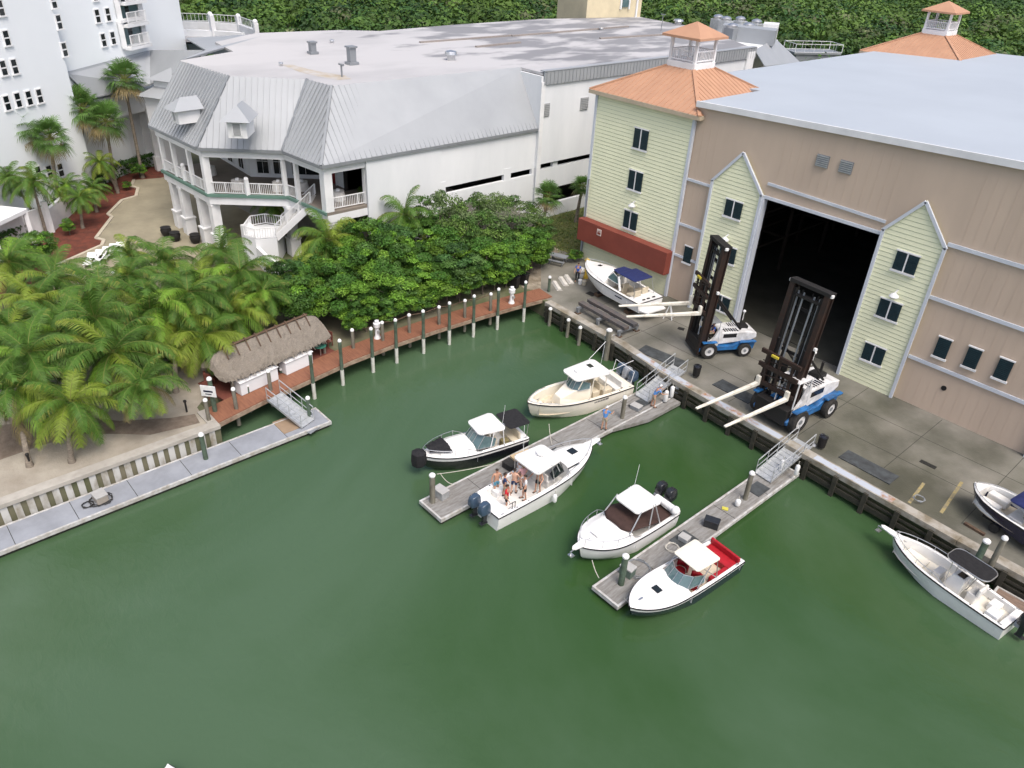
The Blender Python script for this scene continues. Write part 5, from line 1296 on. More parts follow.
# --- C: white boat full of people
Ct = thing('motor_boat', 'white walkaround fishing boat crowded with people under its hardtop', 'boat')
place_boat(Ct, (587, 452), (469.5, 496), (500, 518), 1.0); L = 8.45; Bm = 2.7
bh, zs, hl = make_hull(Ct, L, Bm, 1.0, 1.5, (gel_white, gel_white, gel_white))
make_deck(Ct, L, bh, zs, .66, .26, .5, gel_white, vinyl_white, trunk=.30, t0=.1)
windshield(Ct, L*.50, L*.62, 0, 1.0, 1.45, .75, .4, dark_glass, gel_black)
tp_ = hardtop(Ct, L*.34, L*.60, 1.05, 2.5, gel_white, .1, .3, .88)
b = MB(); b.lathe([(.3, 0), (.3, .1), (.15, .17), (.02, .18)], (L*.5, .1, 2.69)); b.build('radar_dome', gel_white, tp_, smooth=True)
b = MB(); b.tube([(L*.4, .7, 2.7), (L*.4, .75, 4.6)], .012, 5); b.build('antenna', white_paint, tp_)
legs(Ct, [[(L*.36, s*.98, 1.0), (L*.36, s*.98, 2.55)] for s in (-1, 1)]+[[(L*.52, s*1.0, 1.2), (L*.48, s*.95, 2.55)] for s in (-1, 1)]+[[(L*.58, s*.85, 1.6), (L*.52, s*.9, 2.55)] for s in (-1, 1)], .03)
seat(Ct, L*.2, .75, .5, .45, .7, .42, cap_white, False, name='cooler'); seat(Ct, L*.14, -.55, .5, .5, .6, .4, vinyl_white, False, name='tackle_locker')
seat(Ct, L*.52, -.4, .5, .6, .5, .6, vinyl_white); seat(Ct, L*.52, .4, .5, .6, .5, .6, vinyl_white)
hatch(Ct, L*.80, 0, zs(.8)+.36, .5, .5)
for s in (-1, 1):
    b = MB(); b.box(L*.70, s*(bh(.7)-.30), 1.58, .9, .03, .10); b.build('side_window', dark_glass, Ct)
for y in (-.42, .42): outboard(Ct, -.22, y, .95, motor_blue, .94)
pulpit(Ct, L, zs(1)+.02); bow_rail(Ct, L, bh, zs, .5, .4)
b = MB()
for x in (.6, 1.3):
    b.tube([(L*.1+x*.3, -bh(.1)+.12, 1.05), (L*.1+x*.3, -bh(.1)+.12, 1.5), (L*.1+x*.3-.25, -bh(.1)+.1, 1.55)], .025, 5)
b.build('rod_holder', gel_black, Ct)
fp_ = hl.parent
# --- D: white express boat with brown cockpit cover
D = thing('motor_boat', 'white cabin boat with dark brown cockpit cover and white top by the second finger dock', 'boat')
place_boat(D, (580, 550), (643, 490), (684, 514), 1.0); L = 6.55; Bm = 2.7
bh, zs, hl = make_hull(D, L, Bm, .95, 1.35, (gel_white, gel_white, gel_white), pw=2.6)
make_deck(D, L, bh, zs, .55, .22, .5, gel_white, vinyl_white, trunk=.30, t0=.05)
b = MB(); vs = []; n = 14; W = 9
for i in range(n+1):
    t = lerp(.07, .62, i/n)
    for j in range(W):
        v = -1+2*j/(W-1); w_ = (bh(t)-.2) * (1 if t < .52 else math.sqrt(max(0.02, 1-((t-.52)/.115)**2)))
        vs.append((L*t, v*w_, lerp(1.05, 1.62, min(1, max(0, (t-.2)/.3)))+.12*(1-v*v)+random.uniform(-.012, .012)-(0 if t < .55 else (t-.55)*2.0)))
b.add(vs, [(i*W+j, (i+1)*W+j, (i+1)*W+j+1, i*W+j+1) for i in range(n) for j in range(W-1)]); recalc(b.build('cockpit_cover', canvas_brown, D, smooth=True)).modifiers.new('s', 'SOLIDIFY').thickness = .03
hardtop(D, L*.22, L*.50, .95, 2.4, gel_white, .09, .25, .9)
legs(D, [[(L*.24, s*1.12, 1.1), (L*.30, s*.9, 2.45)] for s in (-1, 1)]+[[(L*.38, s*1.15, 1.1), (L*.32, s*.9, 2.45)] for s in (-1, 1)]+[[(L*.60, s*1.02, 1.3), (L*.46, s*.88, 2.45)] for s in (-1, 1)], .035, alu)
b = MB(); b.cyl((.45, -.2, 1.45), (.45, 1.15, 1.45), .2); b.ball((.45, 1.2, 1.45), .26); o = b.build('rolled_canvas', cap_white, D, smooth=True)
for y in (-.35, .35): outboard(D, -.3, y-.25, .95, motor_black, 1.0)
hatch(D, L*.8, 0, zs(.8)+.36, .55, .55, gel_white)
pulpit(D, L, zs(1)+.02, ln=.5); bow_rail(D, L, bh, zs, .5, .5)
b = MB(); b.box(.12, .9, 1.0, .4, .6, .3); b.build('swim_step', gel_white, D, bevel=.04)

# --- E: red upholstery, navy hull
Et = thing('motor_boat', 'navy hulled runabout with bright red upholstery and ivory top beside the second dock', 'boat')
place_boat(Et, (637, 605), (716, 541), (743, 557), .95); L = 7.3; Bm = 2.3
bh, zs, hl = make_hull(Et, L, Bm, .9, 1.15, (gel_white, gel_navy, gel_navy), pw=2.8)
make_deck(Et, L, bh, zs, .56, .17, .45, gel_white, vinyl_beige, trunk=.10, t0=.04)
windshield(Et, L*.42, L*.57, 0, .92, 1.08, .55, .45)
hardtop(Et, L*.27, L*.50, .85, 2.05, canvas_ivory, .05, .15, .95, 'bimini_top', .05)
legs(Et, [[(L*.30, s*1.0, 1.0), (L*.30, s*.82, 2.0)] for s in (-1, 1)]+[[(L*.50, s*1.0, 1.1), (L*.36, s*.82, 2.0)] for s in (-1, 1)]+[[(L*.30, s*1.0, 1.0), (L*.44, s*.82, 2.0)] for s in (-1, 1)], .025)
for y in (-.48, .48):
    b = MB(); b.lathe([(.26, 0), (.28, .3), (.26, .42)], (L*.44, y, .46)); q = b.build('helm_seat', vinyl_red, Et, smooth=True); b = MB()
    b.add([(L*.44-.3*math.cos(a), y+.3*math.sin(a), .86+dz) for dz in (0, .38) for a in [R(-75+150*k/6) for k in range(7)]], [(k, k+1, 8+k, 7+k) for k in range(6)]); b.build('seat_back', vinyl_red, q, smooth=True).modifiers.new('s', 'SOLIDIFY').thickness = .09
seat(Et, L*.10, 0, .45, 1.75, .7, .42, vinyl_red, False, name='stern_bench'); 
for s in (-1, 1):
    b = MB(); b.box(L*.24, s*.83, .68, 1.3, .35, .42); b.build('side_bench', vinyl_red, Et, bevel=.06)
b = MB(); b.box(.36, 0, 1.05, .14, 1.9, .38); b.build('bench_back', vinyl_red, Et, bevel=.05)
hatch(Et, L*.75, 0, zs(.75)+.2, .45, .35)
b = MB(); b.box(L*.9, 0, zs(.9)+.14, .25, .1, .06); b.box(L*.08, 1.0, 1.0, .2, .06, .05); b.build('cleat', steel, Et)
b = MB(); b.add([(L*.50, -.62, .46), (L*.56, -.62, .46), (L*.56, .62, .46), (L*.50, .62, .46), (L*.51, -.62, 1.1), (L*.56, -.62, 1.1), (L*.56, .62, 1.1), (L*.51, .62, 1.1)], [(3, 2, 1, 0), (4, 5, 6, 7), (0, 1, 5, 4), (1, 2, 6, 5), (2, 3, 7, 6), (3, 0, 4, 7)]); b.build('dash', gel_black, Et)

# --- F: long open fishing boat at the right
F = thing('motor_boat', 'long white open fishing boat with dark canvas top at the right edge of the water', 'boat')
place_boat(F, (897.5, 540), (1024, 607), (1006.5, 631), 1.0); L = 6.6; Bm = 2.15
bh, zs, hl = make_hull(F, L, Bm, .85, 1.2, (gel_white, gel_white, gel_white), pw=2.3)
make_deck(F, L, bh, zs, .93, .17, .42, gel_white, gel_cream, trunk=0, t0=.05)
console(F, L*.45, .43, .7, .9, 1.0); seat(F, L*.30, 0, .43, .8, .45, .65, vinyl_white); seat(F, L*.58, 0, .43, .7, .4, .5, vinyl_white, False)
seat(F, L*.16, -.35, .43, .6, .5, .45, gel_white, False, name='bait_well'); seat(F, L*.12, .35, .43, .6, .6, .5, cap_white, False, name='cooler')
seat(F, L*.78, 0, .43, 1.0, 1.2, .25, gel_cream, False, name='casting_deck')
o = hardtop(F, L*.24, L*.56, .62, 2.35, canvas_black, .04, .4, 1, 'canvas_top', .03)
b = MB(); pts = rrect(L*.24-.03, L*.56+.03, .66, .42); b.tube([(x, y, 2.33) for x, y in pts+pts[:1]], .03, 6); b.build('top_frame', steel, o)
legs(F, [[(L*.38, s*.4, .45), (L*.32, s*.6, 2.3)] for s in (-1, 1)]+[[(L*.5, s*.4, .45), (L*.5, s*.6, 2.3)] for s in (-1, 1)])
outboard(F, -.3, .0, .85, motor_black, .95); pulpit(F, L, zs(1), ln=.8); bow_rail(F, L, bh, zs, .45, .3)

# --- bow tip of a boat entering at the bottom edge
Tt = thing('motor_boat', 'white boat showing only its bow tip at the bottom edge of the picture', 'boat')
p = at(168, 765, 1.0); L = 6.5; Tt.location = (p.x+L*math.cos(R(-80+180)), p.y+L*math.sin(R(-80+180)), 0)
ang = R(-80); hd_ = Vector((math.cos(ang+math.pi), math.sin(ang+math.pi), 0)); Tt.location = (p.x-L*hd_.x, p.y-L*hd_.y, 0)
# keep it below the frame: the hull trails away from the picture
dirb = Vector((p.x, p.y, 0))-Vector((at(168, 900, 1.0).x, at(168, 900, 1.0).y, 0)); ang = math.atan2(dirb.y, dirb.x)
Tt.rotation_euler = (0, 0, ang); Tt.location = (p.x-L*math.cos(ang), p.y-L*math.sin(ang), 0)
bh, zs, hl = make_hull(Tt, L, 2.2, .8, 1.0, (gel_white, gel_white, gel_white)); make_deck(Tt, L, bh, zs, .6, .2, .4, gel_white, gel_cream, trunk=.15)
b = MB(); b.box(L*.3, 0, .8, .6, .7, .7); b.build('console', gel_white, Tt, bevel=.04)

# fittings: cleats, rod holders, aerials and grey non-skid panels
nonskid = mat('nonskid', (.62, .62, .60), .8, c2=(.55, .55, .53), scale=5)
def fittings(par, L, Bm, h0, h1, tf, trunk, pw=2.2, full=.55, rods=True, aerial=None, panels=True):
    bh, zs = boat_fn(L, Bm, h0, h1, full, pw)
    for t_ in (.04, .5, .9):
        for s in (-1, 1):
            if t_ == .9 and s > 0: continue
            y = 0 if t_ == .9 else s*(bh(t_)-.1); b = MB(); b.beam((L*t_-.1, y, zs(t_)+.08+(trunk*.3 if t_ == .9 else 0)), (L*t_+.1, y, zs(t_)+.08+(trunk*.3 if t_ == .9 else 0)), .03); b.box(L*t_, y, zs(t_)+.05, .06, .04, .06); b.build('cleat', steel, par)
    if rods:
        for t_ in (.16, .26):
            for s in (-1, 1): b = MB(); b.cyl((L*t_, s*(bh(t_)-.1), zs(t_)+.02), (L*t_, s*(bh(t_)-.1), zs(t_)+.035), .045); b.build('rod_holder', gel_black, par)
    if aerial:
        x, y, z, h = aerial; b = MB(); b.tube([(x, y, z), (x-.25*h*.4, y, z+h)], .012, 4); b.build('aerial', white_paint, par)
    if panels:
        b = MB(); n = 8
        for k in range(n):
            t0_, t1_ = lerp(tf+.04, .92, k/n), lerp(tf+.04, .92, (k+1)/n)
            for s in (-1, 1):
                y0, y1 = bh(t0_)-.14, bh(t1_)-.14; w0_, w1_ = y0*.9-.02, y1*.9-.02
                b.quad((L*t0_, s*y0*.97, zs(t0_)+.045), (L*t1_, s*y1*.97, zs(t1_)+.045), (L*t1_, s*(y1-.12), zs(t1_)+.055), (L*t0_, s*(y0-.12), zs(t0_)+.055))
        recalc(b.build('nonskid_panel', nonskid, par))
fittings(Bt, 6.9, 2.35, .95, 1.35, .54, .28, aerial=(1.9, .8, 2.2, 1.6)); fittings(Ct, 8.45, 2.7, 1.0, 1.5, .66, .30, aerial=(3.4, -.8, 2.5, 1.8)); fittings(D, 6.55, 2.7, .95, 1.35, .55, .30, pw=2.6, aerial=(1.8, -.8, 2.4, 1.5), rods=False)
fittings(Et, 7.3, 2.3, .9, 1.15, .56, .10, pw=2.8, rods=False); fittings(F, 6.6, 2.15, .85, 1.2, .93, 0, pw=2.3, panels=False); fittings(A, 8.15, 2.9, 1.0, 1.5, .93, 0, pw=2.5, full=.5, panels=False, aerial=(3.0, .8, 2.6, 2.2))

# --- G: cruiser on the lot
Gt = thing('cabin_cruiser', 'white cabin cruiser with navy canopy stored on blocks by the red band', 'boat')
zc = 3.35; bo, l_, r_ = at(589, 263, zc), at(668, 296, zc-.4), at(633, 306, zc-.4); c = (l_+r_)/2; d = bo-c
Gt.location = (c.x, c.y, 2.15); Gt.rotation_euler = (0, 0, math.atan2(d.y, d.x)); L = 8.0; Bm = 3.0
bh, zs, hl = make_hull(Gt, L, Bm, .85, 1.3, (gel_white, gel_white, gel_white), pw=2.5)
make_deck(Gt, L, bh, zs, .52, .24, .4, gel_white, vinyl_beige, trunk=.42, t0=.16)
windshield(Gt, L*.36, L*.54, 0, 1.05, 1.35, .62, .55, tint_glass, gel_white)
b = MB(); b.tube([(L*.30, -1.15, .95), (L*.36, -1.0, 1.9), (L*.38, 0, 2.15), (L*.36, 1.0, 1.9), (L*.30, 1.15, .95)], .1, 8); b.build('radar_arch', gel_white, Gt, smooth=True)
hardtop(Gt, L*.13, L*.38, 1.0, 2.25, canvas_navy, .03, .15, 1, 'canopy', .12); hardtop(Gt, L*.38, L*.50, .8, 2.12, canvas_navy, .03, .15, .8, 'front_canopy', .08)
legs(Gt, [[(L*.1, s*1.1, .9), (L*.14, s*.95, 2.2)] for s in (-1, 1)], .02)
seat(Gt, L*.22, -.5, .4, .7, 1.0, .5, vinyl_beige); seat(Gt, L*.19, .5, .4, .7, .9, .5, vinyl_beige); seat(Gt, L*.34, .5, .4, .6, .5, .6, vinyl_beige)
b = MB(); b.prism([(-.8, -1.0), (0, -1.22), (0, 1.22), (-.8, 1.0)], .15, .3); b.build('swim_platform', gel_white, Gt, bevel=.05)
for y in (-.6, 0, .5):
    hatch(Gt, .3, y, .90, .3, .14, dark_glass, 'stern_vent')
hatch(Gt, L*.78, .0, zs(.78)+.36, .3, .3)
b = MB(); b.box(L*.28, bh(.3)*.97, .55, .8, .06, .09); b.build('hull_emblem', gel_navy, Gt)
bow_rail(Gt, L, bh, zs, .5, .22)
for i, (xx, lab) in enumerate(((1.5, 'dark blocking stand under the stern of the stored cruiser'), (5.2, 'dark blocking stand under the bow of the stored cruiser'))):
    t = thing('boat_stand', lab, 'stand', (0, 0, 0), 0, 'stands under the stored cruiser')
    q = Vector(Gt.location)+Matrix.Rotation(Gt.rotation_euler[2], 3, 'Z') @ Vector((xx, 0, 0)); t.location = (q.x, q.y, G); t.rotation_euler = Gt.rotation_euler
    b = MB(); b.box(0, 0, .12, .5, 2.2, .24)
    b.build('base', wood_dark, t)
    for y in (-.8, .8):
        b = MB(); b.beam((0, y*1.1, .2), (0, y*.6, 2.15-G-.12), .16); b.build('prop', mast_black, t)
    b = MB(); b.box(0, 0, .34, .35, .5, .2); b.box(0, 0, .1+.1, .3, .4, .1); b.build('keel_block', wood_dark, t)

# --- H: navy boat at the right edge of the lot
Ht = thing('motor_boat', 'navy and white boat with navy canopy standing on the lot at the right edge', 'boat')
z_ = 2.9; bo = at(971, 486, z_); Ht.location = (0, 0, 0)
e = at(1024, 527, z_-.35); d = (e-bo); ang = math.atan2(-d.y, -d.x)+R(5); L = 7.2
Ht.rotation_euler = (0, 0, ang); off = Vector((math.cos(ang), math.sin(ang), 0))*L; lat = Vector((-math.sin(ang), math.cos(ang), 0))
Ht.location = (bo.x-off.x-lat.x*.3, bo.y-off.y-lat.y*.3, 1.9); Bm = 2.5
bh, zs, hl = make_hull(Ht, L, Bm, .85, 1.1, (gel_navy, gel_navy, gel_white), pw=3.4, full=.6)
make_deck(Ht, L, bh, zs, .92, .16, .35, gel_white, vinyl_beige, trunk=.0)
b = MB(); b.box(L*.82, -.45, .65, 1.1, .5, .5); b.box(L*.82, .5, .65, 1.1, .45, .5); b.box(L*.62, 0, .6, .8, 1.6, .6); b.build('bow_cushion', vinyl_white, Ht, bevel=.06)
windshield(Ht, L*.46, L*.56, 0, .9, 1.0, .5, .3); hardtop(Ht, L*.30, L*.70, 1.0, 1.9, canvas_navy, .04, .2, 1, 'canopy', .15)
legs(Ht, [[(L*.4, s*1.1, .95), (L*.62, s*.95, 1.85)] for s in (-1, 1)]+[[(L*.4, s*1.1, .95), (L*.36, s*.95, 1.85)] for s in (-1, 1)], .025)
bow_rail(Ht, L, bh, zs, .6, .1)
t = thing('boat_stand', 'dark wheeled cradle beneath the navy boat at the right edge', 'stand'); t.location = (Ht.location.x+off.x*.5, Ht.location.y+off.y*.5, G); t.rotation_euler = (0, 0, ang)
b = MB(); b.box(0, -.7, .55, 4.6, .18, .2); b.box(0, .7, .55, 4.6, .18, .2); b.box(-1.5, 0, .35, .2, 1.8, .2); b.box(1.5, 0, .35, .2, 1.8, .2); b.build('frame', mast_black, t)
for x in (-1.5, 1.5):
    for y in (-.9, .9): b = MB(); b.cyl((x, y-.1, .28), (x, y+.1, .28), .27); b.build('wheel', black_rubber, t, smooth=True)

# mooring lines
def line(p, q, sag, label, r=.02):
    p, q = Vector(p), Vector(q); pts = [p.lerp(q, k/10)-Vector((0, 0, sag*4*(k/10)*(1-k/10))) for k in range(11)]
    b = MB(); b.tube(pts, r, 5); return tag(b.build('mooring_line', foam), label, 'rope', 'mooring lines')
line(at(549, 424, 1.1), at(552, 445, .5), .15, 'pale mooring line from the cream boat bow to the first finger dock')
line(at(440, 473, 1.0), at(455, 484, .5), .25, 'pale mooring line from the black hulled boat to the dock')
line(at(437, 474, 1.0), at(500, 462, .5), .1, 'pale spring line along the black hulled boat')
line(at(592, 560, 1.0), at(599, 578, .5), .1, 'pale mooring line from the brown covered boat to the second dock')
line(at(640, 608, .9), at(624, 598, .5), .12, 'pale mooring line from the red seated boat bow to the second dock')
p = at(555, 497, .75); fender((p.x, p.y, .35), .13, .6, 'white fender hanging on the near side of the crowded white boat')
# ------------------------------------------------------------------ marina forklifts (local +X is the way the forks point, origin on the ground under the mast)
def forklift(name, label, loc, rz, s, mast_h, hw, fork_z, fork_len, fork_y, yc=0.0, wb=2.85, xw=-.57, chm=None, tilt=3.0):
    t = thing(name, label, 'forklift', loc, rz, 'marina forklifts')
    W = 1.5*s
    # chassis
    b = MB(); b.add([(x, y, z) for y in (-W*.78+yc, W*.78+yc) for x, z in ((xw+.8*s, .55*s), (xw-wb-.9*s, .55*s), (xw-wb-1.0*s, 1.25*s), (xw-wb+.2, 1.3*s), (xw-wb+1.0*s, .95*s), (xw+.6*s, .95*s), (xw+.9*s, .8*s))],
                    [tuple(range(7)), tuple(range(13, 6, -1))]+[((i+1) % 7, i, 7+i, 7+(i+1) % 7) for i in range(7)])
    ch = recalc(b.build('chassis', chm or truck_blue, t, bevel=.04))
    for y in (-1, 1):
        f = MB(); f.box(xw-wb-.2*s, y*(W*.86)+yc, 1.35*s, 1.5*s, .3*s, .12*s); f.box(xw+.05*s, y*(W*.90)+yc, 1.5*s, 1.3*s, .35*s, .1*s); f.build_each('mudguard', truck_blue, t, bevel=.04)
    b = MB(); b.bx(xw+.3*s, xw+.92*s, -W*.7+yc, W*.7+yc, .5*s, 1.5*s); b.build('front_frame', mast_black, t, bevel=.04)
    # engine hood and counterweight
    b = MB(); b.add([(x, y, z) for y in (-W*.62+yc, W*.62+yc) for x, z in ((xw-.9*s, 1.0*s), (xw-wb-.7*s, 1.25*s), (xw-wb-1.15*s, 1.5*s), (xw-wb-1.1*s, 1.95*s), (xw-wb-.2*s, 2.12*s), (xw-1.1*s, 2.12*s))],
                    [tuple(range(6)), tuple(range(11, 5, -1))]+[((i+1) % 6, i, 6+i, 6+(i+1) % 6) for i in range(6)])
    hd2 = recalc(b.build('engine_hood', truck_white, t, bevel=.08))
    g = MB()
    for k in range(6): g.box(xw-1.5*s-k*.22*s, W*.35+yc, 2.135*s, .09, .5*s, .04)
    for k in range(5): g.box(xw-wb+.2*s+k*.2*s, -W*.3+yc, 2.135*s, .08, .55*s, .04)
    g.box(xw-1.9*s, W*.625+yc, 1.8*s, 1.2*s, .02, .35*s)
    g.build('grille', gel_black, hd2)
    e = MB(); e.box(xw-wb-.1*s, yc, 2.2*s, .8*s, .7*s, .25*s); e.tube([(xw-wb+.3*s, yc+.35*s, 2.3*s), (xw-wb+.3*s, yc+.35*s, 3.3*s)], .08*s, 8); e.build('exhaust', mast_black, hd2)
    # cab
    y0 = yc+.28*W
    b = MB(); b.bx(xw-.9*s, xw+.5*s, y0-.65*s, y0+.65*s, .95*s, 1.25*s); cb_ = b.build('cab_floor', truck_white, t, bevel=.03)
    b = MB(); b.add([(x, y, z) for y in (y0+.42*s, y0+.60*s) for x, z in ((xw-.95*s, 1.2*s), (xw+.1*s, 1.2*s), (xw-.45*s, 1.75*s), (xw-.8*s, 2.6*s), (xw-1.05*s, 2.6*s))],
        [tuple(range(5)), tuple(range(9, 4, -1))]+[((i+1) % 5, i, 5+i, 5+(i+1) % 5) for i in range(5)]); recalc(b.build('cab_side', truck_white, cb_))
    b = MB()
    for dx in (-.9, .45):
        for dy in (-.6, .6): b.tube([(xw+dx*s, y0+dy*s, 1.2*s), (xw+(dx*.85)*s, y0+dy*s, 3.1*s)], .045*s, 6)
    b.build_each('cab_post', truck_white, t)
    b = MB(); b.bx(xw-.85*s, xw+.45*s, y0-.65*s, y0+.65*s, 3.1*s, 3.18*s); b.build('cab_roof', metal_dark if s < 1.1 else truck_white, t, bevel=.03)
    b = MB(); b.box(xw-.5*s, y0, 1.55*s, .5*s, .5*s, .2*s); b.box(xw-.75*s, y0, 1.95*s, .12*s, .5*s, .7*s); b.build('driver_seat', black_rubber, t, bevel=.03)
    b = MB(); b.tube([(xw+.3*s, y0, 1.2*s), (xw+.1*s, y0, 1.95*s)], .04, 6); b.tube([(xw+.1*s+.0*math.cos(a), y0+.2*s*math.cos(a), 1.95*s+.2*s*math.sin(a)) for a in [2*math.pi*k/12 for k in range(13)]], .02, 5); b.build('steering_wheel', gel_black, t)
    # wheels
    for x, r in ((xw, .72*s), (xw-wb, .60*s)):
        for sd3 in (-1, 1):
            wy = yc+sd3*W*.88
            w0 = empty('wheel'); w0.parent = t; w0.location = (x, wy, r)
            b = MB(); pr = [(r*.58, -.22*s), (r*.94, -.21*s), (r, -.15*s), (r, .15*s), (r*.94, .21*s), (r*.58, .22*s)]
            n = 24; vs = [(rr*math.cos(2*math.pi*k/n), yy, rr*math.sin(2*math.pi*k/n)) for rr, yy in pr for k in range(n)]
            b.add(vs, [(i*n+k, i*n+(k+1) % n, (i+1)*n+(k+1) % n, (i+1)*n+k) for i in range(5) for k in range(n)]); recalc(b.build('tyre', black_rubber, w0, smooth=True, angle=35))
            b = MB(); b.cyl((0, -.17*s, 0), (0, .17*s, 0), r*.585, n=20); b.build('rim', truck_white, w0)
            b = MB(); b.cyl((0, -.20*s, 0), (0, .20*s, 0), r*.22, n=12); b.build('hub', metal_dark, w0)
    # mast
    m_ = empty('mast'); m_.parent = t; m_.rotation_euler = (0, -R(tilt), 0)
    z1 = mast_h
    b = MB()
    for y in (-hw, hw):
        b.bx(-.26, .26, y-.05, y+.05, .25, z1); b.bx(.20, .28, y-.17, y+.17, .25, z1); b.bx(-.28, -.20, y-.17, y+.17, .25, z1)
    b.build_each('outer_rail', mast_brown, m_, bevel=.01)
    b = MB()
    for y in (-hw+.27, hw-.27): b.bx(-.2, .2, y-.045, y+.045, .5, z1-.25); b.bx(.12, .2, y-.12, y+.12, .5, z1-.25)
    b.build_each('inner_rail', mast_black, m_)
    b = MB()
    b.bx(-.32, .32, -hw-.2, hw+.2, z1, z1+.22); b.bx(-.2, .2, -hw+.1, hw-.1, z1-.75, z1-.6)
    for k in range(1, 6): z = .3+(z1-.4)*k/6; b.bx(-.36, -.26, -hw, hw, z-.1, z+.1)
    b.bx(-.3, .3, -hw, hw, .25, .55)
    b.build_each('cross_member', mast_black, m_, bevel=.01)
    b = MB()
    for y in (-hw*.45, hw*.45): b.tube([(-.05, y, .5), (-.05, y, z1*.62)], .1, 8); b.tube([(-.05, y, z1*.62), (-.05, y, z1-.3)], .05, 8)
    b.build_each('lift_cylinder', mast_black, m_, smooth=True)
    b = MB()
    for y in (-hw*.62, -hw*.3, hw*.3, hw*.62): b.bx(.02, .06, y-.05, y+.05, fork_z, z1-.4)
    b.build_each('lift_chain', metal_dark, m_)
    b = MB()
    for k in range(10): z = 1+k*(z1-2)/10; b.bx(-.34, -.3, -hw, hw, z, z+.04)
    b.tube([(-.34, -hw*.1, .6), (-.36, hw*.2, z1*.4), (-.34, 0, z1-.4)], .04, 6); b.build('hose_ladder', mast_black, m_)
    # floodlights on the mast head
    b = MB()
    for y in (-hw-.2, hw+.2): b.box(.1, y, z1+.05, .25, .2, .2); b.box(-.1, y, z1*.62, .2, .2, .2)
    b.build_each('flood_lamp', cap_white, m_, bevel=.03)
    # carriage and forks
    c = empty('carriage'); c.parent = t
    b = MB(); fy = fork_y
    for dz in (.05, 1.25, 2.2): b.bx(.3, .46, -max(hw, fy+.2)-.15, max(hw, fy+.2)+.15, fork_z+dz, fork_z+dz+.28)
    for y in (-hw*.75, 0, hw*.75): b.bx(.3, .42, y-.08, y+.08, fork_z, fork_z+2.5)
    for k in range(4): b.beam((.4, -hw, fork_z+.2+k*.5), (.4, hw, fork_z+.7+k*.5), .06)
    b.build('carriage_frame', mast_brown, c, bevel=.01)
    b = MB(); b.box(.5, -hw*.3, fork_z+2.35, .2, .5, .14); b.build('warning_plate', mat('plate_yellow', (.55, .45, .05), .6), c)
    for y in (-fy, fy):
        b = MB(); b.bx(.46, .66, y-.15, y+.15, fork_z-.05, fork_z+.62)
        b.add([(.46, y-.12, fork_z-.10), (fork_len, y-.09, fork_z+.03), (fork_len, y+.09, fork_z+.03), (.46, y+.12, fork_z-.10), (.46, y-.12, fork_z+.18), (fork_len, y-.09, fork_z+.14), (fork_len, y+.09, fork_z+.14), (.46, y+.12, fork_z+.18)],
              [(3, 2, 1, 0), (4, 5, 6, 7), (0, 1, 5, 4), (1, 2, 6, 5), (2, 3, 7, 6), (3, 0, 4, 7)])
        b.build('fork', fork_cream, c, bevel=.04)
    # tilt struts
    b = MB()
    for y in (-hw*.8, hw*.8): b.tube([(-.3, y, z1*.60), (xw-wb*.85, y+yc*.6, 2.35*s)], .09, 8)
    b.build_each('tilt_strut', mast_black, t, smooth=True)
    b = MB(); b.box(-.42, -hw*.4, z1*.36, .12, hw*.9, z1*.16); b.build('mesh_guard', mast_black, t)
    b = MB(); b.tube([(xw-wb-.5*s, yc-.5*W, 2.3*s), (xw-wb-.5*s, yc-.5*W, 3.1*s)], .03, 5); b.ball((xw-wb-.5*s, yc-.5*W, 3.15*s), .12); b.build('beacon', cap_white, t, smooth=True)
    return t
FL1 = forklift('marina_forklift', 'smaller blue and white marina forklift with raised forks facing the stored cruiser', (-27.5, 44.3, G), R(240), .88, 8.5, .95, 3.55, 6.1, .84)
FL2 = forklift('marina_forklift', 'larger blue and white marina forklift with long forks over the quay edge', (-18.9, 41.0, G), R(-96), 1.12, 9.1, 1.22, 2.2, 6.3, 1.12, yc=.45, wb=3.3, xw=-.15, tilt=5.5)

# ------------------------------------------------------------------ things on the yard
rk0, rk1 = at(590, 303, G+.8), at(626, 323, G+.8)
t = thing('boat_bunk_rack', 'long low dark steel bunk rack lying on the wet apron in front of the cruiser', 'rack', ((rk0+rk1)/2)[:2]+(G,), math.atan2(rk1.y-rk0.y, rk1.x-rk0.x))
L = (rk1-rk0).length+1.2
for y in (-.48, .48):
    b = MB(); b.box(0, y, .72, L, .5, .26); b.build('bunk', mat('bunk_carpet', (.075, .075, .08), .9, c2=(.12, .10, .09), scale=2), t, bevel=.02)
b = MB()
for x in (-L/2+.3, 0, L/2-.3): b.box(x, 0, .45, .2, 2.2, .2); b.box(x, -.95, .25, .2, .2, .5); b.box(x, .95, .25, .2, .2, .5)
b.box(-.3, 0, .6, L*.7, .12, .12)
b.build('frame', metal_dark, t, bevel=.01)
for y in (-.95, .95):
    for x in (-L/2+.3, L/2-.3): b = MB(); b.box(x, y, .04, .4, .4, .08); b.build('foot', wood_dark, t)
for i, px in enumerate(((557, 286.5), (563.5, 282), (569, 280))):
    p = at(*px, G); t = thing('parking_kerb', 'pale concrete wheel stop lying at the yard corner, %s from the water' % ORD[i], 'wheel stop', (p.x, p.y, G), R(-28), 'concrete wheel stops at the yard corner')
    b = MB(); b.add([(x, y*(1 if z == 0 else .55), z) for z in (0, .16) for x, y in ((-.85, -.25), (.85, -.25), (.85, .25), (-.85, .25))], [(3, 2, 1, 0), (4, 5, 6, 7), (0, 1, 5, 4), (1, 2, 6, 5), (2, 3, 7, 6), (3, 0, 4, 7)]); b.build('block', mat('pale_conc', (.62, .60, .56), .8, c2=(.5, .48, .44), scale=3), t)
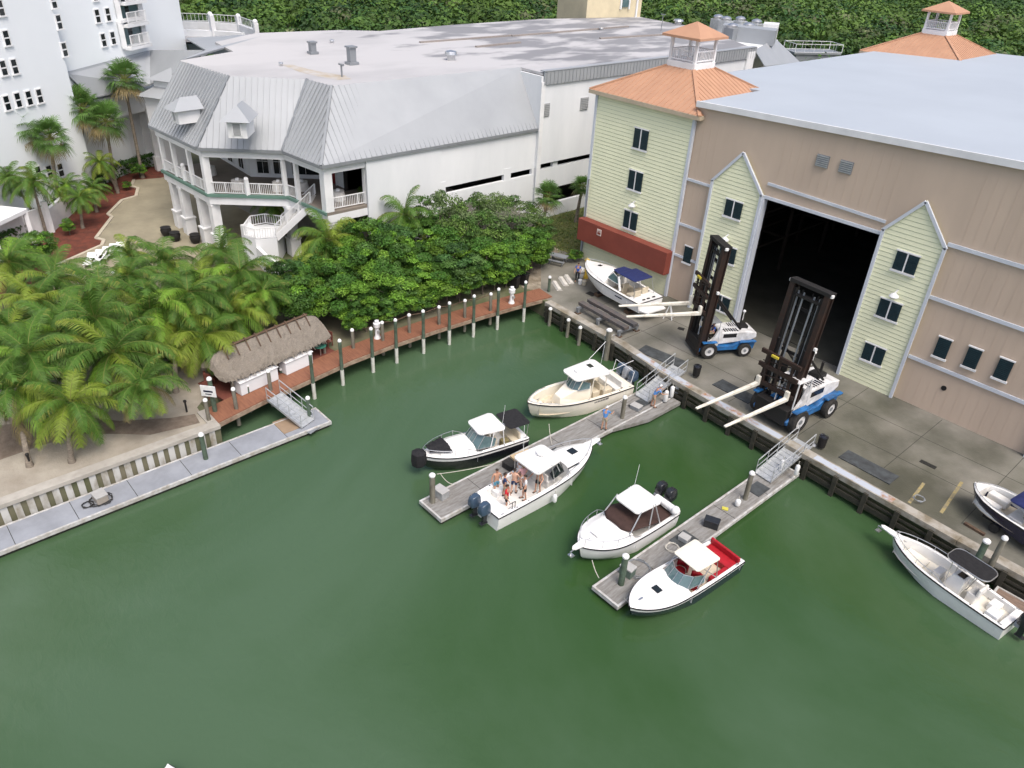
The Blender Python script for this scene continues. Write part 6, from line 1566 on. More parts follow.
b = MB(); p = at(591, 294, G); b.box(p.x, p.y, G+.012, .8, .6, .02); tag(b.build('drain_grate', mat('grate', (.02, .02, .018), .8)), 'square black drain grate beside the bunk rack', 'drain')
b = MB(); p = at(681, 329, G); b.box(p.x, p.y, G+.03, .5, .35, .05, .4); tag(b.build('oily_rag', black_rubber), 'dark crumpled rag on the apron between cruiser and forklift', 'rag')
# ladder on the quay wall
p = Vector((-32.4, 40.05, 0)); t = thing('quay_ladder', 'small metal ladder hung on the quay wall by the thick white topped pile', 'ladder', (p.x, p.y, 0), 0)
b = MB()
for x in (-.22, .22): b.tube([(x, 0, -.3), (x, 0, G+.5), (x, .45, G+.6), (x, .5, G+.2)], .025, 6)
b.build('side_rail', alu, t); b = MB()
for k in range(6): b.tube([(-.22, 0, .05+k*.3), (.22, 0, .05+k*.3)], .02, 5)
b.build('rung', alu, t)
# A-frame boat stand, white
p = at(668, 318, G); t = thing('folding_trestle', 'white folding A-shaped trestle standing behind the stored cruiser', 'trestle', (p.x, p.y, G), .5)
for s_ in (-1, 1):
    b = MB(); b.tube([(s_*.35, -.3, 0), (0, 0, 1.25)], .045, 6); b.tube([(s_*.35, .3, 0), (0, 0, 1.25)], .045, 6); b.tube([(s_*.2, -.17, .5), (s_*.2, .17, .5)], .03, 5); b.build('leg_pair', cap_white, t)
b = MB(); b.box(0, 0, 1.28, .3, .5, .08); b.build('head', cap_white, t)
# yellow pump, bins, barrels beside the cruiser bow
p = at(585.5, 278, G); t = thing('yellow_pump', 'yellow upright pump post by the tower corner and cruiser bow', 'pump', (p.x, p.y, G), 0)
b = MB(); b.lathe([(.22, 0), (.2, .2), (.12, .3), (.11, 1.3), (.2, 1.4), (.2, 1.75), (.05, 1.9)]); b.build('post', mat('pump_yellow', (.62, .42, .05), .5), t, smooth=True); b = MB(); b.box(.2, 0, 1.2, .3, .2, .25); b.tube([(.3, 0, 1.2), (.5, 0, .6), (.3, .1, .3)], .03, 5); b.build('hose_arm', gel_black, t)
for px, r, h, m, lab in (((580.5, 277), .33, .85, cap_white, 'round white drum beside the yellow pump'), ((580, 284), .18, .45, cap_white, 'small white bucket left of the yellow pump foot'), ((584, 285), .18, .45, vinyl_beige, 'small cream bucket at the yellow pump foot'), ((596, 276), .35, .5, mast_black, 'low black tub between the cruiser bow and the wall')):
    p = at(*px, G); t = thing('drum', lab, 'drum', (p.x, p.y, G), 0)
    b = MB(); b.lathe([(r*.9, 0), (r, .05), (r, h*.9), (r*.85, h), (.02, h+.01)], n=16); b.build('barrel', m, t, smooth=True); b = MB(); b.lathe([(r*1.02, h*.55), (r*1.04, h*.6), (r*1.02, h*.65)], n=16); b.build('hoop', metal_dark, t)
p = at(545, 264, G); t = thing('picnic_table', 'grey picnic table on the gravel behind the boardwalk end', 'table', at(558, 263, G)[:], .4)
b = MB(); b.box(0, 0, .74, 1.7, .8, .06); b.build('table_top', metal_dark, t, bevel=.01)
for y in (-.7, .7): b = MB(); b.box(0, y, .44, 1.7, .28, .05); b.build('bench_seat', metal_dark, t)
b = MB()
for x in (-.6, .6): b.beam((x, -.65, 0), (x, .2, .72), .06); b.beam((x, .65, 0), (x, -.2, .72), .06)
b.build('leg_frame', metal_dark, t)
p = at(519, 288, G+.1); 
for i, (px, lab) in enumerate((((515, 287), 'black wheeled bin at the back of the boardwalk end'), ((524, 284), 'black wheeled bin nearest the gravel at the boardwalk end'))):
    p = at(*px, G+.1); t = thing('wheeled_bin', lab, 'bin', (p.x, p.y, G+.09), .3, 'black bins at the boardwalk end')
    b = MB(); b.add([(x*(1 if z else .8), y*(1 if z else .8), z) for z in (0, .95) for x, y in ((-.32, -.3), (.32, -.3), (.32, .3), (-.32, .3))], [(3, 2, 1, 0), (4, 5, 6, 7), (0, 1, 5, 4), (1, 2, 6, 5), (2, 3, 7, 6), (3, 0, 4, 7)]); b.build('body', mast_black, t); b = MB(); b.box(0, 0, .99, .72, .68, .07); b.build('lid', gel_black, t, bevel=.02)
# black trash cans at gangway heads on the quay
for px, lab in (((696, 375), 'small dark bin at the head of the first gangway'), ((821, 446), 'small dark bin at the head of the second gangway')):
    p = at(*px, G+.2); t = thing('waste_bin', lab, 'bin', (p.x, p.y, G+.18), 0, 'dark bins at the gangway heads')
    b = MB(); b.lathe([(.24, 0), (.28, .7), (.3, .72)]); b.build('body', mast_black, t, smooth=True); b = MB(); b.lathe([(.3, .72), (.28, .78), (.1, .84), (.01, .85)]); b.build('lid', gel_black, t)
# hose loop and debris on the right of the lot
coil((919, 499), .3, 'small grey hose coil on the quay edge near the yellow line', metal_dark, G+.18)
b = MB(); p, q = at(964, 524, G), at(984, 536, G); b.beam((p.x, p.y, G+.08), (q.x, q.y, G+.08), .18, .14); tag(b.build('timber_beam', wood_dark), 'old brown timber lying along the quay under the navy boat', 'timber')
# white conduit / spray stand in mid apron
p = at(700, 292, G)

# sun loungers and white tables on the plaza
def lounger(p, rz, label):
    t = thing('sun_lounger', label, 'sun lounger', (p.x, p.y, G), rz, 'white sun loungers on the plaza')
    b = MB(); b.box(-.25, 0, .36, 1.45, .72, .07); b.build('bed', cap_white, t, bevel=.02)
    b = MB(); b.beam((.47, 0, .38), (1.05, 0, .66), .72, .07, up=(0, 0, 1)); b.build('backrest', cap_white, t)
    for x in (-.85, .4):
        for y in (-.3, .3): b = MB(); b.box(x, y, .17, .07, .07, .34); b.build('leg', cap_white, t)
lg = [(90, 261), (98, 258), (105, 255), (112, 252), (119, 250)]
for i, px in enumerate(lg): lounger(at(*px, G+.3), R(150), 'white sun lounger in the row on the beige plaza, %s from the left' % ORD[i])
for i, px in enumerate(((118, 272), (126, 276), (134, 270), (140, 281), (131, 284))):
    p = at(*px, G+.7); t = thing('cafe_table', 'round white cafe table among the palms, %s' % ('leftmost', 'second from the left at the front', 'at the back', 'rightmost', 'nearest the water')[i], 'table', (p.x, p.y, G), 0, 'white cafe tables among the palms')
    b = MB(); b.lathe([(.5, .72), (.52, .76), (.02, .77)], n=16); b.build('table_top', cap_white, t); b = MB(); b.lathe([(.3, 0), (.28, .04), (.05, .08), (.05, .72)]); b.build('pedestal', alu, t)
# planter urns at the porch columns
for px, l in (((167, 236), 'dark planter urn at the foot of the left porch columns'), ((176, 241), 'dark planter urn between the first two porch columns'), ((196, 243), 'dark planter urn by the corner porch columns')):
    p = at(*px, G); t = thing('planter_urn', l, 'planter', (p.x, p.y, G), 0, 'dark planter urns by the porch')
    b = MB(); b.lathe([(.28, 0), (.42, .25), (.5, .6), (.42, .8), (.48, .86), (.38, .86), (.02, .8)]); b.build('urn', mast_black, t, smooth=True)
for px, l in (((168, 187), 'white globe lamp on the left porch column'), ((192, 201), 'white globe lamp on the corner porch column')):
    pass
# ------------------------------------------------------------------ people
def skin_mesh(name, nodes, edges, subdiv=2):
    bm = bmesh.new(); lay = bm.verts.layers.skin.verify(); V = {}
    for k, (p, r) in nodes.items():
        v = bm.verts.new(p); rr = r if isinstance(r, tuple) else (r, r); v[lay].radius = rr; V[k] = v
    first = True
    for k in V:
        if first: V[k][lay].use_root = True; first = False
    for a, b_ in edges: bm.edges.new((V[a], V[b_]))
    me = bpy.data.meshes.new(name+'_s'); bm.to_mesh(me); bm.free()
    o = bpy.data.objects.new('tmp', me); col.objects.link(o)
    m1 = o.modifiers.new('Skin', 'SKIN'); m1.use_smooth_shade = True
    m2 = o.modifiers.new('Sub', 'SUBSURF'); m2.levels = subdiv; m2.render_levels = subdiv
    dg = bpy.context.evaluated_depsgraph_get(); dg.update(); nm = bpy.data.meshes.new_from_object(o.evaluated_get(dg)); bpy.data.objects.remove(o); bpy.data.meshes.remove(me)
    nm.name = name; nm.polygons.foreach_set('use_smooth', [True]*len(nm.polygons)); return nm
def person(loc, rz, label, shirt=None, shorts=None, skin=skin_tan, hair=hair_dark, arms=((.1, -.1), (.1, -.1)), lean=0.0, sit=False, hat_m=None, h=1.76, stride=.06, longp=False, female=False, armf=(.1, .1)):
    """faces +Y locally. arms: (outward, forward) bend of each arm"""
    t = thing('person', label, 'person', loc, rz); k = h/1.76
    N = {}; Ed = []
    hipz = .93 if not sit else .50
    def P_(x, y, z): return (x*k, y*k, z*k)
    dz = hipz-.93
    sh = .185 if not female else .165
    N['pelvis'] = (P_(0, 0, .97+dz), .125*k)
    N['spine'] = (P_(0, lean*.15, 1.12+dz), .115*k); N['chest'] = (P_(0, lean*.35, 1.33+dz), (.15*k, .115*k)); N['neckb'] = (P_(0, lean*.5, 1.46+dz), .07*k)
    N['neck'] = (P_(0, lean*.55+.01, 1.52+dz), .052*k); N['head0'] = (P_(0, lean*.6+.02, 1.59+dz), (.068*k, .075*k)); N['head1'] = (P_(0, lean*.62+.02, 1.665+dz), (.078*k, .095*k)); N['head2'] = (P_(0, lean*.63+.015, 1.73+dz), (.055*k, .065*k))
    N['nose'] = (P_(0, lean*.6+.125, 1.635+dz), .013*k)
    Ed += [('pelvis', 'spine'), ('spine', 'chest'), ('chest', 'neckb'), ('neckb', 'neck'), ('neck', 'head0'), ('head0', 'head1'), ('head1', 'head2'), ('head1', 'nose')]
    for s, nm, (ao, af) in ((-1, 'l', arms[0]), (1, 'r', arms[1])):
        hp = (s*.09, 0, .93+dz)
        if sit: kn = (s*.13, .42, .52); an = (s*.13, .46, .10); toe = (s*.13, .62, .04)
        else: st_ = stride*s; kn = (s*.11, st_*.6+.02, .50); an = (s*.12, st_-.02, .085); toe = (s*.13, st_+.15, .035)
        N['hip'+nm] = (P_(*hp), .09*k); N['knee'+nm] = (P_(*kn), .058*k); N['calf'+nm] = (P_(*[lerp(kn[i], an[i], .35) for i in range(3)]), .056*k); N['ankle'+nm] = (P_(*an), .038*k); N['toe'+nm] = (P_(*toe), .036*k)
        Ed += [('pelvis', 'hip'+nm), ('hip'+nm, 'knee'+nm), ('knee'+nm, 'calf'+nm), ('calf'+nm, 'ankle'+nm), ('ankle'+nm, 'toe'+nm)]
        S_ = Vector((s*sh, lean*.42, 1.42+dz)); e = Vector((s*(sh+.05+ao*.3), lean*.42+af*.18, 1.14+dz+abs(af)*.05)); 
        d1 = Vector((s*ao*.15, af*1.0+.15, -.9+min(1.5, abs(af)))).normalized()
        wv = e+d1*.25; hnd = wv+d1*.07
        N['sh'+nm] = (P_(*S_), .058*k); N['el'+nm] = (P_(*e), .041*k); N['wr'+nm] = (P_(*wv), .028*k); N['palm'+nm] = (P_(*hnd), (.030*k, .020*k))
        Ed += [('chest', 'sh'+nm), ('sh'+nm, 'el'+nm), ('el'+nm, 'wr'+nm), ('wr'+nm, 'palm'+nm)]
        side = d1.cross(Vector((s, 0, 0))).normalized()
        for fi, (off, ln) in enumerate(((-.027, .062), (-.009, .075), (.009, .070), (.027, .055))):
            b0 = hnd+side*off*.8+d1*.03; b1 = b0+d1*ln*.6; b2 = b1+(d1*.7+Vector((-s*.6, 0, 0))).normalized()*ln*.5
            N['f%d%s' % (fi, nm)] = (P_(*b0), .009*k); N['g%d%s' % (fi, nm)] = (P_(*b1), .0085*k); N['h%d%s' % (fi, nm)] = (P_(*b2), .007*k)
            Ed += [('palm'+nm, 'f%d%s' % (fi, nm)), ('f%d%s' % (fi, nm), 'g%d%s' % (fi, nm)), ('g%d%s' % (fi, nm), 'h%d%s' % (fi, nm))]
        tb = hnd-side*.03-d1*.02; t2 = tb-side*.03+d1*.035
        N['t'+nm] = (P_(*tb), .011*k); N['u'+nm] = (P_(*t2), .009*k); Ed += [('palm'+nm, 't'+nm), ('t'+nm, 'u'+nm)]
    me = skin_mesh('body', N, Ed); me.materials.append(skin); body = bpy.data.objects.new('body', me); col.objects.link(body); body.parent = t
    # face
    hy = lean*.6; b = MB()
    for s in (-1, 1): b.ball((s*.032*k, (hy+.100)*k, (1.665+dz)*k), .011*k, 6)
    b.build('eyes', gel_black, t)
    b = MB(); b.box(0, (hy+.103)*k, (1.598+dz)*k, .05*k, .012*k, .012*k); b.build('mouth', vinyl_red, t)
    b = MB(); c = ((0)*k, (hy+.0)*k, (1.695+dz)*k); vs = []; n = 12
    for i in range(7):
        a = math.pi/2*i/6
        for j in range(n): q = 2*math.pi*j/n; drop = (.05 if math.sin(q) < .2 else 0)*(1-i/6)*(2.6 if female else 1); vs.append((c[0]+.095*k*math.cos(a)*math.cos(q), c[1]+.112*k*math.cos(a)*math.sin(q), c[2]+.082*k*math.sin(a)-drop*k))
    b.add(vs, [(i*n+j, i*n+(j+1) % n, (i+1)*n+(j+1) % n, (i+1)*n+j) for i in range(6) for j in range(n)]); b.build('hair' if not hat_m else 'cap', hat_m or hair, t, smooth=True).modifiers.new('s', 'SOLIDIFY').thickness = .012
    for s in (-1, 1):
        b = MB(); b.ball((s*.088*k, (hy+.02)*k, (1.655+dz)*k), .022*k, 6); b.build('ear', skin, t, smooth=True)
    if shirt:
        S = {q: (N[q][0], tuple(x+.014 for x in (N[q][1] if isinstance(N[q][1], tuple) else (N[q][1],)*2))) for q in ('spine', 'pelvis', 'chest', 'neckb', 'shl', 'shr')}
        E2_ = [('pelvis', 'spine'), ('spine', 'chest'), ('chest', 'neckb'), ('chest', 'shl'), ('chest', 'shr')]
        S['neckb'] = (tuple(Vector(N['neckb'][0])-Vector((0, 0, .015))), (.075*k, .075*k))
        for nm in 'lr':
            a = Vector(N['sh'+nm][0]); e = Vector(N['el'+nm][0]); S['m'+nm] = (tuple(a.lerp(e, .62)), (.06*k, .06*k)); E2_.append(('sh'+nm, 'm'+nm))
        me = skin_mesh('shirt', S, E2_); me.materials.append(shirt); o = bpy.data.objects.new('shirt', me); col.objects.link(o); o.parent = t
    if shorts:
        S = {'pelvis': (N['pelvis'][0], (.14*k, .14*k)), 'top': (tuple(Vector(N['pelvis'][0])+Vector((0, 0, .06*k))), (.128*k, .128*k))}; E2_ = [('pelvis', 'top')]
        for nm in 'lr':
            a = Vector(N['hip'+nm][0]); e = Vector(N['knee'+nm][0]); S['hip'+nm] = (N['hip'+nm][0], (.105*k, .105*k)); S['m'+nm] = (tuple(a.lerp(e, .95 if longp else .8)), (.078*k, .078*k)); E2_ += [('pelvis', 'hip'+nm), ('hip'+nm, 'm'+nm)]
            if longp: S['q'+nm] = (N['ankle'+nm][0], (.055*k, .055*k)); E2_.append(('m'+nm, 'q'+nm))
        me = skin_mesh('shorts', S, E2_); me.materials.append(shorts); o = bpy.data.objects.new('trousers' if longp else 'shorts', me); col.objects.link(o); o.parent = t
    if not (shirt and False):
        b = MB()
        for nm in 'lr':
            an = Vector(N['ankle'+nm][0]); to = Vector(N['toe'+nm][0]); b.box((an.x+to.x)/2, (an.y+to.y)/2+.01, .02*k+min(an.z, to.z)*0, .1*k, .27*k, .035*k)
        b.build('shoes', mat('shoe', (.08, .07, .06), .8), t)
    return t
c_red = cloth('red', (.50, .02, .03)); c_white = cloth('white', (.72, .72, .74)); c_blue = cloth('blue', (.09, .24, .55)); c_black = cloth('black', (.02, .02, .025)); c_navy = cloth('navy', (.02, .04, .12)); c_teal = cloth('teal', (.10, .30, .42)); c_khaki = cloth('khaki', (.42, .36, .26)); c_pink = cloth('pink', (.6, .35, .38)); c_dkblue = cloth('royal', (.03, .10, .42))
ZD_ = .52
def onboat(px): p = at(*px, ZD_); return (p.x, p.y, ZD_)
person(onboat((506, 509)), R(-60), 'person in a red shirt and dark shorts standing in the stern of the crowded boat', c_red, c_black, arms=((.3, .1), (.3, .3)))
person(onboat((524, 499)), R(150), 'person in a white shirt and black shorts standing mid cockpit on the crowded boat', c_white, c_black, arms=((.2, .2), (.4, .5)))
person(onboat((496, 493)), R(-110), 'bare chested person in teal shorts on the dock side of the crowded boat', None, c_teal, arms=((.2, .1), (.2, .1)))
person(onboat((513.5, 493)), R(30), 'bare chested person in dark shorts between the red and white shirts on the crowded boat', None, c_navy, arms=((.3, .7), (.2, .4)), skin=skin_light)
person(onboat((537.5, 492)), R(-170), 'bare chested person in black shorts beneath the front of the crowded boat hardtop', None, c_black, arms=((.5, .6), (.5, .6)), skin=skin_tan)
person(onboat((522, 488)), R(80), 'woman in a pale shirt under the hardtop on the crowded boat', c_pink, c_white, female=True, arms=((.3, .5), (.3, .2)), skin=skin_light, hair=hair_fair)
person(onboat((518, 484)), R(-20), 'person in a white shirt deepest under the hardtop of the crowded boat', c_white, c_navy, arms=((.3, .5), (.3, .2)), skin=skin_light)
person(onboat((504, 497)), R(-40), 'person in a dark shirt behind the red shirt on the crowded boat', c_navy, c_khaki, arms=((.1, .3), (.1, .2)))
p = at(603.5, 429.5, .46); person((p.x, p.y, .46), R(20), 'person in a blue shirt walking on the first finger dock beside the cream boat', c_blue, c_khaki, arms=((.3, .9), (.3, .9)), hat_m=c_white, lean=.25)
p = Vector((-25.35, 37.1, .46)); person((p.x, p.y, .46), R(-30), 'person in a blue shirt bending at the foot of the first gangway', c_blue, c_khaki, arms=((.3, .9), (.3, .9)), hat_m=c_white, lean=.6)
p = at(577, 281.5, G); person((p.x, p.y, G), R(-150), 'person in a royal blue shirt standing by the white drum at the tower corner', c_dkblue, c_black, longp=True, arms=((.1, .2), (.1, .2)))
# forklift driver
M1 = Matrix.Translation(FL1.location) @ Matrix.Rotation(FL1.rotation_euler[2], 4, 'Z')
q = M1 @ Vector((-.57-.45, .28*1.5, 1.65-.42)); person(tuple(q), FL1.rotation_euler[2]-R(90), 'seated driver in a blue shirt in the smaller forklift cab', c_dkblue, c_khaki, sit=True, longp=True, arms=((.1, .8), (.1, .8)))
M2 = Matrix.Translation(FL2.location) @ Matrix.Rotation(FL2.rotation_euler[2], 4, 'Z')
# crew member in the open boats is absent, so nobody else is placed
# ------------------------------------------------------------------ vegetation
rng = np.random.default_rng(11)
def leaf_mat(name, trans=.25, rough=.55):
    m = bpy.data.materials.new(name); m.use_nodes = True; nt = m.node_tree; b = nt.nodes['Principled BSDF']
    a = nt.nodes.new('ShaderNodeAttribute'); a.attribute_name = 'leafcol'; nt.links.new(a.outputs['Color'], b.inputs['Base Color'])
    b.inputs['Roughness'].default_value = rough; b.inputs['Specular IOR Level'].default_value = .25
    tr = nt.nodes.new('ShaderNodeBsdfTranslucent'); nt.links.new(a.outputs['Color'], tr.inputs['Color'])
    mx = nt.nodes.new('ShaderNodeMixShader'); mx.inputs[0].default_value = trans
    o = nt.nodes['Material Output']; nt.links.new(b.outputs[0], mx.inputs[1]); nt.links.new(tr.outputs[0], mx.inputs[2]); nt.links.new(mx.outputs[0], o.inputs[0])
    return m
leafm = leaf_mat('leaf', .17); barkm = mat('bark', (.17, .14, .11), .9, c2=(.09, .075, .06), scale=4, stretch=(1, 1, .4), bump=.5)
bark_grey = mat('bark_grey', (.33, .30, .27), .9, c2=(.22, .20, .18), scale=4)
palm_bark = mat('palm_bark', (.27, .235, .19), .9, c2=(.15, .125, .10), scale=3, stretch=(1, 1, 3), bump=.6)
def quads_mesh(name, Q, C, m):
    """Q (n,4,3) corner positions, C (n,3) colours"""
    n = len(Q); me = bpy.data.meshes.new(name); me.vertices.add(n*4); me.vertices.foreach_set('co', Q.reshape(-1).astype(np.float32))
    me.loops.add(n*4); me.loops.foreach_set('vertex_index', np.arange(n*4, dtype=np.int32)); me.polygons.add(n); me.polygons.foreach_set('loop_start', np.arange(0, n*4, 4, dtype=np.int32))
    at_ = me.attributes.new('leafcol', 'FLOAT_COLOR', 'POINT'); cc = np.ones((n*4, 4), np.float32); cc[:, :3] = np.repeat(C, 4, axis=0); at_.data.foreach_set('color', cc.reshape(-1))
    me.materials.append(m); me.update(calc_edges=True); me.validate(); return me
def leaf_quads(P, D, size, aspect=.55, jit=.42):
    """P centres (n,3); D preferred normals (n,3)"""
    n = len(P); D = D+rng.normal(0, jit, (n, 3)); D /= np.linalg.norm(D, axis=1)[:, None]
    a = np.cross(D, rng.normal(0, 1, (n, 3))); a /= np.linalg.norm(a, axis=1)[:, None]; b = np.cross(D, a)
    s = size*(.6+.8*rng.random((n, 1))); a = a*s; b = b*s*aspect
    return np.stack([P-a, P-b*.9, P+a, P+b*.9], axis=1)
def clump_crown(rx, ry, rz, nclump, nleaf, size, cols, seed, lo=-.5):
    r = np.random.default_rng(seed); Q = []; C = []
    for i in range(nclump):
        v = r.normal(0, 1, 3); v /= np.linalg.norm(v); v[2] = max(v[2], lo); rad = .55+.45*r.random()**.5
        c = v*rad*np.array([rx, ry, rz]); cr = (.12+.22*r.random())*min(rx, ry, rz)*1.5
        d = r.normal(0, 1, (nleaf, 3)); d /= np.linalg.norm(d, axis=1)[:, None]; d[:, 2] = np.abs(d[:, 2])*.9-.25*r.random(nleaf)
        P = c+d*cr*(.65+.4*r.random((nleaf, 1)))*np.array([1, 1, .75]); q = leaf_quads(P, d+np.array([0, 0, .35]), size, .5, .62)
        base = np.array(cols[r.integers(len(cols))])*(.5+.75*r.random()); col_ = base[None]*(.6+.8*r.random((nleaf, 1))); Q.append(q); C.append(col_)
    return np.concatenate(Q), np.concatenate(C)
GR = [(.085, .20, .025), (.13, .27, .032), (.055, .14, .022), (.16, .30, .035), (.08, .17, .035)]
OL = [(.10, .20, .04), (.08, .17, .035), (.14, .24, .05), (.12, .17, .07)]
def tree_proto(seed, rx, rz, cols, nclump=70, nleaf=70, size=.13, height=4.0):
    Q, C = clump_crown(rx, rx, rz, nclump, nleaf, size, cols, seed)
    Q[:, :, 2] += height
    me = quads_mesh('crown', Q, C, leafm)
    r = random.Random(seed); b = MB(); b.tube([(0, 0, -.3), (.1*r.uniform(-1, 1), .1, height*.35), (.25*r.uniform(-1, 1), .2*r.uniform(-1, 1), height*.75)], .16, 7, .09)
    for k in range(7):
        a = 2*math.pi*k/7+r.random(); z = height*(.3+.4*r.random()); e = Vector((math.cos(a)*rx*.75, math.sin(a)*rx*.75, height+rz*r.uniform(-.3, .5)))
        b.tube([(0, .1, z), (e.x*.4, e.y*.4, z+(e.z-z)*.6), e], .06, 5, .02)
    tr = b.build('trunk', barkm, None, smooth=True); tm = tr.data; bpy.data.objects.remove(tr)
    return me, tm
def put_tree(name, me, tm, x, y, rz, sx, sz, label, cat, group, z=G-.1):
    t = thing(name, label, cat, (x, y, z), rz, group); t.scale = (sx, sx, sz)
    for n_, m_ in (('crown', me), ('trunk', tm)):
        o = bpy.data.objects.new(n_, m_); col.objects.link(o); o.parent = t
    return t
prot = [tree_proto(21, 2.2, 1.9, GR, 62, 260, .105, 3.5), tree_proto(22, 1.9, 2.2, GR, 52, 260, .105, 3.7), tree_proto(23, 2.5, 1.7, GR, 66, 260, .105, 3.3), tree_proto(24, 2.1, 1.9, OL, 46, 190, .095, 3.8), tree_proto(25, 1.8, 2.3, [(.07, .15, .03), (.05, .12, .03), (.10, .19, .05)], 40, 240, .11, 3.9)]
# mangrove belt between boardwalk and clubhouse
spots = []
rr = random.Random(5)
y = 23.0
while y < 47:
    xs_ = -45.0; 
    xmax = -45.2 if y > 25 else -47.6
    x = xmax
    xmin = -54.0 if y > 30 else -58.5
    while x > xmin:
        spots.append((x+rr.uniform(-.5, .5), y+rr.uniform(-.6, .6))); x -= rr.uniform(2.7, 3.3)
    y += rr.uniform(2.5, 3.0)
def mangrove_label(x, y):
    if x > -47.5: return 'bushy green mangrove in the front row right behind the boardwalk'
    if y > 40: return 'bushy green mangrove near the quay end of the belt'
    if x < -52: return 'bushy green mangrove in the back row against the clubhouse wall'
    return 'bushy green mangrove in the middle of the dense belt'
_TL = [(205, 325), (215, 312), (250, 285), (275, 268), (300, 268), (318, 262), (335, 226), (400, 214), (445, 194), (500, 196), (540, 212), (548, 262)]
def to_px(p):
    q = Vector(p)-Vector((0, 0, CAMH)); z = q.dot(FW); return 512+CF*q.dot(RI)/z, 384-CF*q.dot(UP)/z
def belt_limit(x, y):
    """height of the belt's canopy here, surveyed from where its top stands against the buildings"""
    for hh in np.arange(7.6, 1.2, -.2):
        px, py = to_px((x, y, G+hh))
        if py >= np.interp(px, [a for a, _ in _TL], [b for _, b in _TL]): return float(hh)
    return 0
for i, (x, y) in enumerate(spots):
    lim = belt_limit(x, y)
    if lim < 2.4: continue
    k = (0, 1, 2, 4)[rr.randrange(4)] if not (y > 38 and x < -48) else 3
    h = (.72 if x > -47 else (.95 if x > -51 else 1.12))*rr.uniform(.78, 1.15)
    h = min(h*(.7+.3*min(1, lim/6)), lim/4.9)
    if x > -47: h = min(h, .72)
    lab = mangrove_label(x, y)
    if k == 3: lab = 'duller grey-green mangrove at the back of the belt near the lone palm'
    sxy = rr.uniform(.85, 1.1)*min(1, .55+.45*lim/5)
    put_tree('mangrove_tree', *prot[k], x, y, rr.uniform(0, 6.28), sxy, h, lab, 'tree', lab.replace('bushy green mangrove', 'mangroves').replace('duller grey-green mangrove', 'duller mangroves'))
# low front skirt of young mangroves over the mud bank
for i in range(14):
    y = 25.2+i*1.25; x = -44.0+rr.uniform(-.2, .2)
    put_tree('young_mangrove', *prot[i % 3], x-.3, y, rr.uniform(0, 6.28), .42, rr.uniform(.42, .55), 'low young mangrove overhanging the land edge of the boardwalk', 'shrub', 'young mangroves overhanging the boardwalk')
# pale bare trees
def bare(p, h, label, seed):
    t = thing('bare_tree', label, 'tree', (p.x, p.y, G-.1), 0); r = random.Random(seed); b = MB()
    def br(a, d, L, rad, lev):
        e = a+d*L; b.tube([a, a.lerp(e, .5)+Vector((r.uniform(-.1, .1), r.uniform(-.1, .1), 0))*L*.3, e], rad, 5 if lev < 3 else 3, rad*.6, cap=False)
        if lev < 5:
            for k in range(4 if lev > 0 else 5):
                nd = (d+Vector((r.uniform(-1, 1), r.uniform(-1, 1), r.uniform(-.3, .7)))*.75).normalized(); br(e if k < 3 else a.lerp(e, .6), nd, L*.68, rad*.6, lev+1)
    b2 = MB(); br(Vector((0, 0, 0)), Vector((0, 0, 1)), h*.36, .1, 0); b.build('branches', bark_grey, t)
    b2.tube([(0, 0, -.2), (0, 0, h*.36)], .12, 7); b2.build('trunk', bark_grey, t)
bare(at(468, 262, G), 5.6, 'pale leafless tree standing among the mangroves below the dark wall slot', 3)
bare(at(505, 262, G), 5.4, 'pale leafless tree at the right end of the mangrove belt', 4)
bare(at(233, 350, G), 3.2, 'small grey leafless shrub beside the yellowing palm behind the hut', 6)
# bushes behind the hut and near the end of the boardwalk
for (px, s, lab) in (((205, 355), .55, 'round green bush behind the near end of the thatched hut'), ((222, 342), .6, 'round green bush behind the middle of the thatched hut'), ((250, 330), .75, 'bright green bush behind the thatched hut ridge'), ((272, 322), .85, 'tall green bush at the back of the hut'), ((540, 268), .35, 'low green bush at the edge of the gravel yard'), ((527, 262), .5, 'green bush at the right end of the mangroves'), ((548, 255), .3, 'grey green low shrub in front of the lone fan palm'), ((575, 262), .28, 'small shrub on the lawn by the tower corner')):
    p = at(*px, G); put_tree('bush', *prot[(int(px[0])) % 3 if 'grey' not in lab else 3], p.x, p.y, px[0], s, s*.85, lab, 'bush', None)
# hedges in front of the hotel
def hedge(pa, pb_, w, h, label):
    a, b_ = at(*pa, G), at(*pb_, G); L = (b_-a).length; n = int(L*w*150)
    r = np.random.default_rng(int(abs(pa[0]*7))); P = np.stack([r.uniform(-L/2, L/2, n), r.uniform(-w/2, w/2, n), r.uniform(.1, h, n)], 1); top = r.random(n) < .5; P[top, 2] = h+r.normal(0, .08, top.sum())
    D = np.stack([np.zeros(n), np.sign(P[:, 1])*.7, np.where(top, 1, .3)], 1)+1e-3; Q = leaf_quads(P, D, .16); C = np.array([.04, .10, .02])[None]*(.7+.6*r.random((n, 1)))
    o = bpy.data.objects.new('hedge', quads_mesh('hedge', Q, C, leafm)); col.objects.link(o); o.location = ((a+b_)/2); o.rotation_euler = (0, 0, math.atan2(b_.y-a.y, b_.x-a.x)); tag(o, label, 'hedge')
hedge((28, 232), (82, 203), 1.3, 1.3, 'clipped green hedge along the garden wall of the hotel'); hedge((-20, 262), (22, 240), 1.6, 1.5, 'thick green hedge at the left edge below the garden wall'); hedge((90, 195), (130, 168), 1.4, 1.6, 'dark green hedge by the link wing behind the fan palms'); hedge((120, 176), (155, 165), 1.6, 1.4, 'dark green hedge at the foot of the white pilasters')

